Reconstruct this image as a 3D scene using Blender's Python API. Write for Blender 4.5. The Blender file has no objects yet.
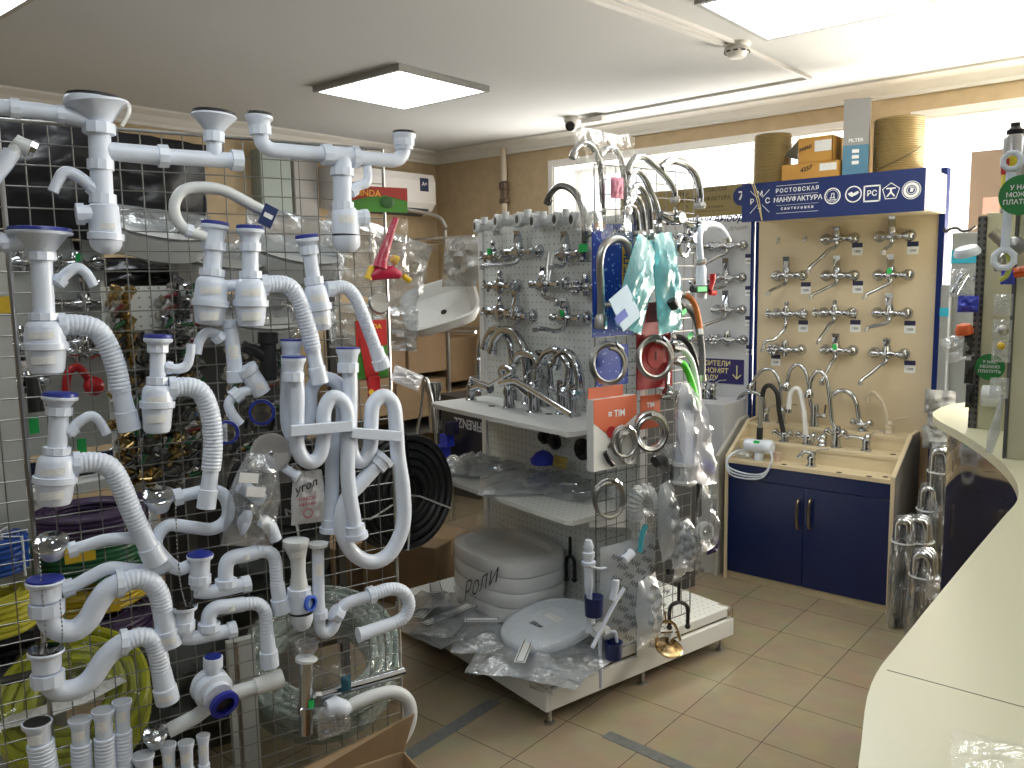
import bpy, math, random
from mathutils import Vector, Matrix, noise
S = bpy.context.scene
COL = S.collection
PI = math.pi
# ------------------------------------------------------------------ camera
F_PX = 826.29
PITCH, ROLL, YAW, CAM_H = 0.12313, -0.017345, 0.70009, 1.6
def cam_axes():
    cp, sp = math.cos(PITCH), math.sin(PITCH)
    fw, up, rt = Vector((0, cp, -sp)), Vector((0, sp, cp)), Vector((1, 0, 0))
    r2 = math.cos(ROLL)*rt + math.sin(ROLL)*up
    u2 = -math.sin(ROLL)*rt + math.cos(ROLL)*up
    R = Matrix.Rotation(YAW, 3, 'Z')
    return R @ r2, R @ u2, R @ fw
RT, UP, FW = cam_axes()
CAM = Vector((0, 0, CAM_H))
cd = bpy.data.cameras.new('camera'); cam = bpy.data.objects.new('camera', cd); COL.objects.link(cam)
cd.sensor_width = 36; cd.lens = F_PX/1024*36; cd.clip_start = 0.05
m = Matrix((RT, UP, -FW)).transposed().to_4x4(); m.translation = CAM
cam.matrix_world = m
S.camera = cam
# ------------------------------------------------------------------ world, daylight, exposure
S.view_settings.view_transform = 'Standard'; S.view_settings.look = 'None'
S.view_settings.gamma = 1; S.view_settings.use_curve_mapping = False
S.view_settings.exposure = 0.15
W = bpy.data.worlds.new('overcast_sky'); S.world = W; W.use_nodes = True
W.node_tree.nodes['Background'].inputs[0].default_value = (0.93, 0.97, 1.0, 1)
W.node_tree.nodes['Background'].inputs[1].default_value = 2.6
def area(name, loc, tgt, sx, sy, power, colr=(1, 1, 1)):
    l = bpy.data.lights.new(name, 'AREA'); l.shape = 'RECTANGLE'; l.size = sx; l.size_y = sy
    l.energy = power; l.color = colr
    o = bpy.data.objects.new(name, l); COL.objects.link(o); o.location = loc
    o.rotation_euler = (Vector(tgt)-Vector(loc)).to_track_quat('-Z', 'Y').to_euler()
    return o
CEIL = 2.56
LIGHT_POWER = 7.6          # emission of the ceiling panels
area('window_daylight', (-2.4, 5.0, 1.5), (-2.1, 3.4, 2.3), 1.8, 1.0, 75, (1, .92, .80))
area('window_daylight', (-0.3, 5.0, 1.4), (-0.5, 3.2, 2.5), 1.6, 1.0, 240, (1, .90, .75))

# ------------------------------------------------------------------ frames: the places things are laid out in
class Frame:
    def __init__(s, org, ang):
        s.M = Matrix.Translation(Vector(org)) @ Matrix.Rotation(ang, 4, 'Z'); s.I = s.M.inverted(); s.ang = ang
def ray(px, py): return FW + RT*((px-512)/F_PX) - UP*((py-384)/F_PX)
def on(fr, px, py, val, ax=1):
    """point of the plane local[ax]==val of a frame seen at a photo pixel, in the frame's coordinates"""
    o = fr.I @ CAM; d = fr.I.to_3x3() @ ray(px, py)
    return o + d*((val-o[ax])/d[ax])
def mpp(fr, p): return ((fr.M @ Vector(p)) - CAM).dot(FW)/F_PX      # metres per pixel at a point
WORLD = Frame((0, 0, 0), 0)
GRID = Frame((-2.167, 0.745, 0), math.radians(73.2))      # x along the mesh, y away from the aisle
_g = Vector((.225, .974, 0)).normalized()
GON = Frame((-1.72, 2.20, 0), math.atan2(-_g.x, _g.y))    # x to the end of the gondola, y to its back

# ------------------------------------------------------------------ materials
MATS = {}
def mat(name, col=(.8, .8, .8), rough=.5, metal=0, bump=0, bscale=60, var=0, vscale=8, clear=0, emit=0, aniso=None, spec=None, detail=3):
    if name in MATS: return MATS[name]
    m = bpy.data.materials.new(name); m.use_nodes = True; nt = m.node_tree
    b = nt.nodes['Principled BSDF']
    b.inputs['Base Color'].default_value = (*col, 1); b.inputs['Roughness'].default_value = rough
    b.inputs['Metallic'].default_value = metal
    if spec is not None: b.inputs['Specular IOR Level'].default_value = spec
    if emit:
        b.inputs['Emission Color'].default_value = (*col, 1); b.inputs['Emission Strength'].default_value = emit
    tc = nt.nodes.new('ShaderNodeTexCoord')
    if bump:
        n = nt.nodes.new('ShaderNodeTexNoise'); n.inputs['Scale'].default_value = bscale; n.inputs['Detail'].default_value = detail
        nt.links.new(tc.outputs['Object'], n.inputs['Vector'])
        bp = nt.nodes.new('ShaderNodeBump'); bp.inputs['Strength'].default_value = bump; bp.inputs['Distance'].default_value = .01
        nt.links.new(n.outputs['Fac'], bp.inputs['Height']); nt.links.new(bp.outputs['Normal'], b.inputs['Normal'])
    if var:
        n = nt.nodes.new('ShaderNodeTexNoise'); n.inputs['Scale'].default_value = vscale; n.inputs['Detail'].default_value = 4
        nt.links.new(tc.outputs['Object'], n.inputs['Vector'])
        r = nt.nodes.new('ShaderNodeValToRGB')
        r.color_ramp.elements[0].position = .3; r.color_ramp.elements[1].position = .7
        r.color_ramp.elements[0].color = (*[c*(1-var) for c in col], 1); r.color_ramp.elements[1].color = (*[min(1, c*(1+var*.6)) for c in col], 1)
        nt.links.new(n.outputs['Fac'], r.inputs[0]); nt.links.new(r.outputs[0], b.inputs['Base Color'])
    MATS[name] = m
    return m
def film(name, tint=(.9, .93, .96), see=.6, rough=.15, white=.25, scale=22, strength=1.0, gmax=.55):
    """thin crumpled clear plastic: mostly see-through, milky where seen edge-on, with sharp glints on its creases"""
    if name in MATS: return MATS[name]
    m = bpy.data.materials.new(name); m.use_nodes = True; nt = m.node_tree; N = nt.nodes; L = nt.links
    N.clear()
    out = N.new('ShaderNodeOutputMaterial'); tr = N.new('ShaderNodeBsdfTransparent'); tr.inputs[0].default_value = (*tint, 1)
    df = N.new('ShaderNodeBsdfDiffuse'); df.inputs[0].default_value = (*[min(1, white*1.6)*c for c in tint], 1)
    gl = N.new('ShaderNodeBsdfGlossy'); gl.inputs['Roughness'].default_value = rough; gl.inputs[0].default_value = (1, 1, 1, 1)
    fr = N.new('ShaderNodeLayerWeight'); fr.inputs[0].default_value = .35
    tc = N.new('ShaderNodeTexCoord'); n2 = N.new('ShaderNodeTexNoise'); n2.inputs['Scale'].default_value = scale; n2.inputs['Detail'].default_value = 4; n2.inputs['Distortion'].default_value = 1.2
    L.new(tc.outputs['Object'], n2.inputs['Vector'])
    bp = N.new('ShaderNodeBump'); bp.inputs['Strength'].default_value = .7*strength; bp.inputs['Distance'].default_value = .012
    L.new(n2.outputs['Fac'], bp.inputs['Height']); L.new(bp.outputs['Normal'], gl.inputs['Normal'])
    m1 = N.new('ShaderNodeMixShader'); m2 = N.new('ShaderNodeMixShader')
    m1.inputs[0].default_value = (1-see)*.7
    L.new(tr.outputs[0], m1.inputs[1]); L.new(df.outputs[0], m1.inputs[2])
    mr = N.new('ShaderNodeMapRange'); mr.inputs[3].default_value = .18*gmax; mr.inputs[4].default_value = gmax
    L.new(fr.outputs['Facing'], mr.inputs[0]); L.new(mr.outputs[0], m2.inputs[0])
    L.new(m1.outputs[0], m2.inputs[1]); L.new(gl.outputs[0], m2.inputs[2]); L.new(m2.outputs[0], out.inputs[0])
    MATS[name] = m
    return m
def pattern(name, base, ink, fn):
    """material whose colour is base or ink by a node-built mask; fn(nt, vector_socket) -> mask socket"""
    if name in MATS: return MATS[name]
    m = mat(name, base, .5); nt = m.node_tree; tc = nt.nodes['Texture Coordinate']
    mk = fn(nt, tc.outputs['Object'])
    mx = nt.nodes.new('ShaderNodeMix'); mx.data_type = 'RGBA'
    mx.inputs[6].default_value = (*base, 1); mx.inputs[7].default_value = (*ink, 1)
    nt.links.new(mk, mx.inputs[0]); nt.links.new(mx.outputs[2], nt.nodes['Principled BSDF'].inputs['Base Color'])
    return m
def mth(nt, op, a, b=None):
    n = nt.nodes.new('ShaderNodeMath'); n.operation = op
    for i, q in enumerate((a, b)):
        if q is None: continue
        if isinstance(q, (int, float)): n.inputs[i].default_value = q
        else: nt.links.new(q, n.inputs[i])
    return n.outputs[0]
def sepxyz(nt, v):
    n = nt.nodes.new('ShaderNodeSeparateXYZ'); nt.links.new(v, n.inputs[0]); return n.outputs
def holes(pitch, rad, ax='xz'):
    def f(nt, v):
        o = sepxyz(nt, v); c = {'x': o[0], 'y': o[1], 'z': o[2]}
        d = []
        for k in ax:
            t = mth(nt, 'FRACT', mth(nt, 'DIVIDE', c[k], pitch)); t = mth(nt, 'SUBTRACT', t, .5); d.append(mth(nt, 'MULTIPLY', t, t))
        return mth(nt, 'LESS_THAN', mth(nt, 'ADD', d[0], d[1]), (rad/pitch)**2)
    return f
def scribble(sx, sz, th=.52, ax='xz'):
    def f(nt, v):
        mp = nt.nodes.new('ShaderNodeMapping'); mp.inputs['Scale'].default_value = (sx, sx, sz)
        nt.links.new(v, mp.inputs[0])
        n = nt.nodes.new('ShaderNodeTexNoise'); n.inputs['Scale'].default_value = 1; n.inputs['Detail'].default_value = 1
        nt.links.new(mp.outputs[0], n.inputs['Vector'])
        o = sepxyz(nt, v)
        row = mth(nt, 'GREATER_THAN', mth(nt, 'FRACT', mth(nt, 'MULTIPLY', o[2], sz/3.2)), .5)
        return mth(nt, 'MULTIPLY', mth(nt, 'GREATER_THAN', n.outputs['Fac'], th), row)
    return f
WHITE = mat('white_polypropylene', (.72, .785, .90), .32, bump=.04, bscale=90)
WHITE2 = mat('creamy_polypropylene', (.68, .71, .72), .4)
BLUEP = mat('navy_blue_rubber', (.02, .035, .28), .35)
BLACKP = mat('black_rubber', (.015, .015, .017), .45)
CHROME = mat('chrome', (.53, .55, .58), .1, 1)
STEEL = mat('brushed_steel', (.5, .5, .49), .3, 1)
BRASS = mat('brass', (.42, .31, .14), .25, 1)
WIRE = mat('galvanised_wire', (.30, .30, .28), .35, .85)
WPAINT = mat('white_powder_coat', (.78, .79, .77), .4)
CARD = mat('brown_cardboard', (.27, .18, .10), .8, bump=.1, bscale=30, var=.12, vscale=5)
PAPER = pattern('printed_label_paper', (.84, .85, .84), (.35, .35, .38), scribble(900, 900, .6))
film('film_thin', (.985, .99, .995), .97, .06, .6, 16, .7, .22)
FILM = film('clear_film', (.93, .95, .97), .72, .12, .35)
FILMG = film('grey_bubble_film', (.86, .89, .92), .6, .12, .5, 26)
BLACK = mat('black_plastic', (.012, .012, .013), .35)
GREENS = mat('green_tag', (.02, .55, .12), .5)
RED = mat('red_plastic', (.5, .015, .02), .35)
TEXTW = mat('white_lettering', (.82, .84, .86), .5)
TEXTK = mat('black_lettering', (.02, .02, .025), .5)
YELL = mat('yellow_plastic', (.75, .5, .03), .4)

# ------------------------------------------------------------------ mesh builder
def cr(pts, n=6):
    """Catmull-Rom through points given as tuples of any length"""
    P = [tuple(p) for p in pts]; out = []
    if len(P) < 3: return P
    Q = [tuple(2*a-b for a, b in zip(P[0], P[1]))]+P+[tuple(2*a-b for a, b in zip(P[-1], P[-2]))]
    for i in range(1, len(Q)-2):
        for k in range(n):
            t = k/n
            out.append(tuple(.5*(2*b+(c-a)*t+(2*a-5*b+4*c-d)*t*t+(3*b-a-3*c+d)*t**3) for a, b, c, d in zip(Q[i-1], Q[i], Q[i+1], Q[i+2])))
    out.append(P[-1])
    return out
class MB:
    def __init__(s): s.v = []; s.f = []; s.m = []; s.s = []
    def add(s, V, Fc, mi=0, sm=False):
        b = len(s.v); s.v += [Vector(p) for p in V]
        for f in Fc: s.f.append([b+i for i in f]); s.m.append(mi); s.s.append(sm)
        return s
    def box(s, c, d, rot=None, mi=0, bev=0):
        x, y, z = d[0]/2, d[1]/2, d[2]/2; c = Vector(c)
        if bev:
            b = bev; V = []; 
            for sx in (-1, 1):
                for sy in (-1, 1):
                    for sz in (-1, 1):
                        V += [Vector((sx*x, sy*(y-b), sz*(z-b))), Vector((sx*(x-b), sy*y, sz*(z-b))), Vector((sx*(x-b), sy*(y-b), sz*z))]
            def ix(sx, sy, sz, k): return (((sx > 0)*2+(sy > 0))*2+(sz > 0))*3+k
            Fc = []
            for sg in (-1, 1):
                for k in range(3):
                    o = [(-1, -1), (1, -1), (1, 1), (-1, 1)]
                    q = []
                    for a, bb in o:
                        t = [a, bb]; t.insert(k, sg); q.append(ix(*t, k))
                    if (sg < 0) != (k == 1): q.reverse()
                    Fc.append(q)
            for k in range(3):
                i, j = [(1, 2), (0, 2), (0, 1)][k]
                for a in (-1, 1):
                    for c2 in (-1, 1):
                        t0 = [0, 0, 0]; t0[i] = a; t0[j] = c2; t0[k] = -1; t1 = list(t0); t1[k] = 1
                        q = [ix(*t0, i), ix(*t0, j), ix(*t1, j), ix(*t1, i)]
                        if (a*c2 > 0) == (k == 1): q.reverse()
                        Fc.append(q)
            for sx in (-1, 1):
                for sy in (-1, 1):
                    for sz in (-1, 1):
                        q = [ix(sx, sy, sz, 0), ix(sx, sy, sz, 1), ix(sx, sy, sz, 2)]
                        if sx*sy*sz < 0: q.reverse()
                        Fc.append(q)
        else:
            V = [Vector((sx*x, sy*y, sz*z)) for sx in (-1, 1) for sy in (-1, 1) for sz in (-1, 1)]
            Fc = [(0, 1, 3, 2), (4, 6, 7, 5), (0, 4, 5, 1), (2, 3, 7, 6), (0, 2, 6, 4), (1, 5, 7, 3)]
        if rot is not None: V = [rot @ p for p in V]
        return s.add([c+p for p in V], Fc, mi)
    def span(s, a, b, mi=0, bev=0):
        a, b = Vector(a), Vector(b)
        return s.box((a+b)/2, [abs(q) for q in (b-a)], None, mi, bev)
    def tube(s, path, r=None, n=12, cap=True, closed=False, mi=0, sm=True, flat=1):
        P = [Vector(p[:3]) for p in path]
        R = [r]*len(P) if r is not None and not hasattr(r, '__len__') else (list(r) if r is not None else [p[3] for p in path])
        k = len(P)
        # tangents, ignoring coincident points
        T = []
        for i in range(k):
            a = i; b = i
            if closed: d = P[(i+1) % k]-P[i-1]
            else:
                a = max(i-1, 0); b = min(i+1, k-1)
                while a > 0 and (P[i]-P[a]).length < 1e-6: a -= 1
                while b < k-1 and (P[b]-P[i]).length < 1e-6: b += 1
                d = P[b]-P[a]
            T.append(d.normalized() if d.length > 1e-9 else (T[-1] if T else Vector((0, 0, 1))))
        u = Vector((0, 0, 1)).cross(T[0])
        if u.length < .15: u = Vector((1, 0, 0))
        u = (u-T[0]*u.dot(T[0])).normalized(); V = []
        for i in range(k):
            u = u-T[i]*u.dot(T[i]); u = u.normalized(); w = T[i].cross(u)
            for j in range(n):
                a = 2*PI*j/n; V.append(P[i]+(u*math.cos(a)+w*math.sin(a)*flat)*R[i])
        Fc = []
        for i in range(k if closed else k-1):
            for j in range(n):
                a, b = i*n+j, i*n+(j+1) % n; c, d = ((i+1) % k)*n+(j+1) % n, ((i+1) % k)*n+j
                Fc.append((a, b, c, d))
        s.add(V, Fc, mi, sm)
        if cap and not closed:
            b = len(s.v)-len(V)
            s.f.append([b+j for j in range(n)][::-1]); s.m.append(mi); s.s.append(False)
            s.f.append([b+(k-1)*n+j for j in range(n)]); s.m.append(mi); s.s.append(False)
        return s
    def lathe(s, prof, org=(0, 0, 0), axis=(0, 0, 1), n=20, mi=0, sm=True, cap=True):
        ax = Vector(axis).normalized(); o = Vector(org)
        return s.tube([tuple(o+ax*h)+(rr,) for rr, h in prof], None, n, cap, False, mi, sm)
    def prism(s, poly, fn, d, mi=0):
        """poly in 2D, fn(a,b,h)->3D point, thickness d"""
        k = len(poly)
        V = [fn(a, b, 0) for a, b in poly]+[fn(a, b, d) for a, b in poly]
        Fc = [list(range(k))[::-1], list(range(k, 2*k))]+[(i, (i+1) % k, k+(i+1) % k, k+i) for i in range(k)]
        return s.add(V, Fc, mi)
    def ball(s, c, r, n=10, mi=0):
        r = (r, r, r) if not hasattr(r, '__len__') else r
        V = []; Fc = []
        for i in range(n+1):
            t = PI*i/n
            for j in range(2*n):
                a = PI*j/n; V.append(Vector(c)+Vector((r[0]*math.sin(t)*math.cos(a), r[1]*math.sin(t)*math.sin(a), r[2]*math.cos(t))))
        for i in range(n):
            for j in range(2*n):
                Fc.append((i*2*n+j, (i+1)*2*n+j, (i+1)*2*n+(j+1) % (2*n), i*2*n+(j+1) % (2*n)))
        return s.add(V, Fc, mi, True)
    def text(s, body, size, fn, depth=.001, align='CENTER', mi=0, space=1.0, bold=.022):
        """lettering; fn(x, y, h) maps the text plane into 3D"""
        c = bpy.data.curves.new('t', 'FONT'); c.body = body; c.size = size; c.align_x = align; c.align_y = 'CENTER'
        c.extrude = 0; c.resolution_u = 2; c.offset = size*bold; c.space_character = space
        o = bpy.data.objects.new('t', c); COL.objects.link(o)
        dg = bpy.context.evaluated_depsgraph_get(); me = bpy.data.meshes.new_from_object(o.evaluated_get(dg))
        s.add([fn(v.co.x, v.co.y, depth) for v in me.vertices], [list(p.vertices) for p in me.polygons], mi)
        bpy.data.objects.remove(o); bpy.data.curves.remove(c); bpy.data.meshes.remove(me)
        return s
def link(name, mb, mats, parent=None, M=None, off=None):
    me = bpy.data.meshes.new(name)
    V = mb.v if off is None else [v-off for v in mb.v]
    me.from_pydata([tuple(v) for v in V], [], mb.f)
    for m_ in (mats if isinstance(mats, (list, tuple)) else [mats]): me.materials.append(m_)
    me.polygons.foreach_set('material_index', mb.m); me.polygons.foreach_set('use_smooth', mb.s)
    me.validate(); me.update()
    if any(mb.s): me.set_sharp_from_angle(angle=.72)
    o = bpy.data.objects.new(name, me); COL.objects.link(o)
    if parent is not None: o.parent = parent
    if M is not None: o.matrix_world = M
    return o
class Thing:
    """an Empty at a thing's base in a frame, with mesh parts given in the frame's coordinates"""
    def __init__(s, name, label, cat, fr, base, group=None):
        s.fr = fr; s.base = Vector(base)
        s.o = bpy.data.objects.new(name, None); COL.objects.link(s.o); s.o.empty_display_size = .05
        s.o.matrix_world = fr.M @ Matrix.Translation(s.base)
        s.o['label'] = label; s.o['category'] = cat
        if group: s.o['group'] = group
    def part(s, name, mb, mats, parent=None, label=None):
        o = link(name, mb, mats, parent if parent is not None else s.o, None, s.base)
        if label: o['label'] = label
        return o
def single(name, label, cat, fr, base, mb, mats, group=None):
    o = link(name, mb, mats, None, fr.M @ Matrix.Translation(Vector(base)), Vector(base))
    o['label'] = label; o['category'] = cat
    if group: o['group'] = group
    return o
def struct(name, mb, mats, fr=WORLD):
    o = link(name, mb, mats, None, fr.M.copy()); o['kind'] = 'structure'; return o
def spart(name, mb, mats, parent): return link(name, mb, mats, parent)
def copy_thing(root, M, label=None, group=None):
    def cp(o, par):
        c = o.copy(); COL.objects.link(c); c.parent = par
        for ch in [q for q in bpy.data.objects if q.parent == o]: cp(ch, c)
        return c
    c = cp(root, None); c.matrix_world = M
    if label: c['label'] = label
    if group: c['group'] = group
    return c
def rnd(seed): return random.Random(seed)
# ================================================================== the room
WALLC = (.52, .40, .25)
wm = mat('textured_ochre_wallpaper', WALLC, .8, bump=.25, bscale=220, var=.10, vscale=14)
cm = mat('white_ceiling_paint', (.60, .615, .63), .85, bump=.03, bscale=8)
tm = mat('white_cornice', (.72, .70, .66), .6)
def tile_floor():
    m_ = mat('beige_ceramic_tile', (.40, .335, .235), .22, spec=.5); nt = m_.node_tree; N = nt.nodes; L = nt.links
    b = N['Principled BSDF']; tc = N['Texture Coordinate']
    mp = N.new('ShaderNodeMapping'); mp.inputs['Location'].default_value = (1.69852, -2.29677, 0)
    br = N.new('ShaderNodeTexBrick'); br.offset = 0; br.squash = 1
    br.inputs['Scale'].default_value = 1; br.inputs['Brick Width'].default_value = .30515; br.inputs['Row Height'].default_value = .30515
    br.inputs['Mortar Size'].default_value = .0017; br.inputs['Mortar Smooth'].default_value = .2; br.inputs['Bias'].default_value = 0
    br.inputs['Color1'].default_value = (.42, .345, .23, 1); br.inputs['Color2'].default_value = (.39, .32, .215, 1); br.inputs['Mortar'].default_value = (.10, .085, .065, 1)
    n = N.new('ShaderNodeTexNoise'); n.inputs['Scale'].default_value = 9; n.inputs['Detail'].default_value = 6
    mx = N.new('ShaderNodeMix'); mx.data_type = 'RGBA'; mx.blend_type = 'MULTIPLY'; mx.inputs[0].default_value = .35
    L.new(tc.outputs['Object'], mp.inputs[0]); L.new(mp.outputs[0], br.inputs['Vector']); L.new(tc.outputs['Object'], n.inputs['Vector'])
    L.new(br.outputs['Color'], mx.inputs[6]); L.new(n.outputs['Color'], mx.inputs[7]); L.new(mx.outputs[2], b.inputs['Base Color'])
    bp = N.new('ShaderNodeBump'); bp.inputs['Strength'].default_value = .3; bp.inputs['Distance'].default_value = .002; bp.invert = True
    L.new(br.outputs['Fac'], bp.inputs['Height']); L.new(bp.outputs['Normal'], b.inputs['Normal'])
    return m_
XL, XR, YB, YF = -4.5, 2.6, 4.5, -2.6
struct('floor', MB().span((XL, YF, -.05), (XR, YB, 0)), tile_floor())
struct('ceiling', MB().span((XL-.1, YF-.1, CEIL), (XR+.1, YB+.4, CEIL+.08)), cm)
struct('wall_left', MB().span((XL-.1, YF, 0), (XL, YB, CEIL)), wm)
dkw = mat('darkened_unseen_wall', (.10, .09, .085), .7)  # unseen walls darkened so the chrome reflects darker and less light bounces back
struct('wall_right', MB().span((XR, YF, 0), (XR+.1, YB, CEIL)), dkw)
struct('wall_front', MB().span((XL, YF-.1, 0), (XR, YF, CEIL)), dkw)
WZ0, WZ1 = .9, 2.36
wins = [(-3.40, -1.42), (-1.15, 1.3)]
wb = MB(); T_ = .34
wb.span((XL-.1, YB, 0), (XR, YB+T_, WZ0)); wb.span((XL-.1, YB, WZ1), (XR, YB+T_, CEIL))
for a, b in ((XL-.1, wins[0][0]), (wins[0][1], wins[1][0]), (wins[1][1], XR)): wb.span((a, YB, WZ0), (b, YB+T_, WZ1))
struct('wall_back', wb, wm)
rv = mat('white_window_reveal', (.80, .79, .76), .6); fm = mat('white_window_profile', (.82, .83, .84), .35)
gl = bpy.data.materials.new('window_glass'); gl.use_nodes = True
_n = gl.node_tree.nodes; _l = gl.node_tree.links; _n.clear()
_o = _n.new('ShaderNodeOutputMaterial'); _a = _n.new('ShaderNodeBsdfTransparent'); _b = _n.new('ShaderNodeBsdfGlossy'); _b.inputs['Roughness'].default_value = .02
_m = _n.new('ShaderNodeMixShader'); _m.inputs[0].default_value = .06; _l.new(_a.outputs[0], _m.inputs[1]); _l.new(_b.outputs[0], _m.inputs[2]); _l.new(_m.outputs[0], _o.inputs[0])
for i, (a, b) in enumerate(wins):
    y0 = YB+.24
    w = MB(); t = .012
    w.span((a, YB-.004, WZ0), (a+t, y0, WZ1-t)); w.span((b-t, YB-.004, WZ0), (b, y0, WZ1-t)); w.span((a, YB-.004, WZ1-t), (b, y0, WZ1-.001))
    w.span((a-.03, YB-.05, WZ0-.02), (b+.03, YB, WZ0+.012)); w.span((a+t, YB, WZ0-.001), (b-t, y0, WZ0+.012))
    # casing round the opening
    w.span((a-.035, YB-.012, WZ0), (a, YB+.001, WZ1)); w.span((b, YB-.012, WZ0), (b+.035, YB+.001, WZ1)); w.span((a-.035, YB-.012, WZ1), (b+.035, YB+.001, WZ1+.035))
    wo = struct('window_%d' % (i+1), w, rv)
    fr_ = MB(); nb = 3
    for k in range(nb+1):
        x = a+.03+(b-a-.06)*k/nb; fr_.span((x-.03, y0+.002, WZ0), (x+.03, y0+.052, WZ1), bev=.004)
    fr_.span((a+.001, y0, WZ0), (b-.001, y0+.05, WZ0+.06)); fr_.span((a+.001, y0, WZ1-.06), (b-.001, y0+.05, WZ1)); fr_.span((a+.002, y0+.006, 2.02), (b-.002, y0+.047, 2.07))
    spart('window_frame', fr_, fm, wo)
    spart('pane', MB().span((a+.001, y0+.02, WZ0+.001), (b-.001, y0+.024, WZ1-.001)), gl, wo)
# cornices
def cornice(name, p0, p1, nrm):
    mb = MB(); prof = [(0, 0), (.085, 0), (.085, .012), (.07, .02), (.045, .032), (.03, .055), (.018, .068), (.018, .085), (0, .085)]
    p0, p1, nrm = Vector(p0), Vector(p1), Vector(nrm)
    V = [p+nrm*a-Vector((0, 0, b)) for p in (p0, p1) for a, b in prof]; k = len(prof)
    mb.add(V, [(i, (i+1) % k, k+(i+1) % k, k+i) for i in range(k)]+[list(range(k)), list(range(k, 2*k))[::-1]])
    struct(name, mb, tm)
cornice('trim_1', (XL, YB, CEIL), (XR, YB, CEIL), (0, -1, 0))
cornice('trim_2', (XL, YF, CEIL), (XL, YB, CEIL), (1, 0, 0))
cornice('trim_3', (XR, YF, CEIL), (XR, YB, CEIL), (-1, 0, 0))
# cable ducts on the ceiling
dm = mat('white_pvc_duct', (.66, .65, .63), .5)
def duct(n, pts, w=.016, h=.014):
    mb = MB()
    for a, b in zip(pts, pts[1:]):
        a, b = Vector((*a, CEIL-h/2)), Vector((*b, CEIL-h/2)); d = b-a
        mb.box((a+b)/2, (d.length+w, w, h), Matrix.Rotation(math.atan2(d.y, d.x), 3, 'Z'))
    struct('trim_%d' % n, mb, dm)
duct(4, [(-1.72, 2.0), (-1.585, 3.36)], .03)
duct(5, [(-1.64, 2.0), (-1.545, 3.36)], .012)
duct(6, [(-1.56, 3.36), (-1.55, 4.12), (-2.98, 4.16)], .014)

# ceiling light panels
em = mat('lit_diffuser', (.93, .98, 1.0), .5, emit=LIGHT_POWER)
frm = mat('grey_light_frame', (.42, .42, .41), .4, .3)
def panel_light(x, y, label, w=.62, d=.60):
    t = Thing('ceiling_light', label, 'ceiling light', WORLD, (x, y, CEIL), 'square ceiling light panels')
    z = CEIL-.028; e = .018; f = MB()
    f.span((x-w/2, y-d/2, z), (x+w/2, y-d/2+e, CEIL)); f.span((x-w/2, y+d/2-e, z), (x+w/2, y+d/2, CEIL))
    f.span((x-w/2, y-d/2+e, z), (x-w/2+e, y+d/2-e, CEIL)); f.span((x+w/2-e, y-d/2+e, z), (x+w/2, y+d/2-e, CEIL))
    t.part('frame', f, frm)
    t.part('diffuser', MB().span((x-w/2+e, y-d/2+e, z+.003), (x+w/2-e, y+d/2-e, z+.010)), em)
panel_light(-3.10, 2.88, 'square lit ceiling panel in the middle of the photo, above the hanging white pipes')
panel_light(-1.11, 2.99, 'large lit ceiling panel cut by the top edge, right of the smoke detector')
panel_light(-3.10, .87, 'lit ceiling panel of which one corner shows at the top left')
for x, y in ((-1.11, .9), (-1.11, -1.3), (-3.1, -1.3), (1.0, .9), (1.0, 2.99), (1.0, -1.3)):
    panel_light(x, y, 'lit ceiling panel behind or beside the camera')

# smoke detector and dome camera
c = Vector((-1.56, 3.33, CEIL)); t = Thing('smoke_detector', 'round white smoke detector on the ceiling between the cable ducts', 'smoke detector', WORLD, c)
dmw = mat('ivory_plastic', (.72, .70, .66), .4)
t.part('mount', MB().lathe([(.055, 0), (.055, -.012), (.05, -.018)], c, n=28), dmw)
t.part('housing', MB().lathe([(.048, -.018), (.052, -.024), (.052, -.034), (.042, -.040), (.038, -.052), (.03, -.058)], c, n=28), dmw)
mb = MB()
for k in range(10):
    a = 2*PI*k/10; mb.box(c+Vector((.0505*math.cos(a), .0505*math.sin(a), -.037)), (.004, .018, .006), Matrix.Rotation(a, 3, 'Z'))
t.part('vent_slot', mb, BLACK)
c = Vector((-2.96, 4.10, CEIL)); t = Thing('security_camera', 'small white dome camera on the ceiling near the back wall', 'security camera', WORLD, c)
t.part('base', MB().lathe([(.045, 0), (.045, -.02), (.04, -.028)], c, n=24), dmw)
b = MB(); b.ball(c+Vector((0, 0, -.045)), .038, 10); hd = t.part('ball_head', b, dmw)
v = Vector((.35, -.75, -.35)).normalized()
t.part('lens', MB().lathe([(.028, 0), (.028, .012), (.02, .016)], c+Vector((0, 0, -.045))+v*.028, v, 18), BLACK)
single('junction_box', 'small white junction box beside the dome camera', 'junction box', WORLD, (-2.82, 4.13, CEIL), MB().span((-2.9, 4.11, CEIL-.045), (-2.75, 4.15, CEIL-.014), bev=.004), dmw)

# heating pipe on the back wall
x = -3.79; t = Thing('heating_pipe', 'thin white vertical pipe with a dark coupling on the ochre back wall', 'pipe', WORLD, (x, 4.44, 0))
pm = mat('cream_pipe_paint', (.66, .58, .47), .45)
t.part('riser', MB().tube([(x, 4.45, .0), (x, 4.45, CEIL-.05)], .02, 14), pm)
t.part('coupling', MB().lathe([(.03, 2.14), (.034, 2.145), (.034, 2.17), (.026, 2.175), (.026, 2.23), (.034, 2.235), (.034, 2.28), (.022, 2.29)], (x, 4.45, 0), n=8, sm=False), mat('tarnished_brass', (.16, .12, .09), .5, .7))

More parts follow.
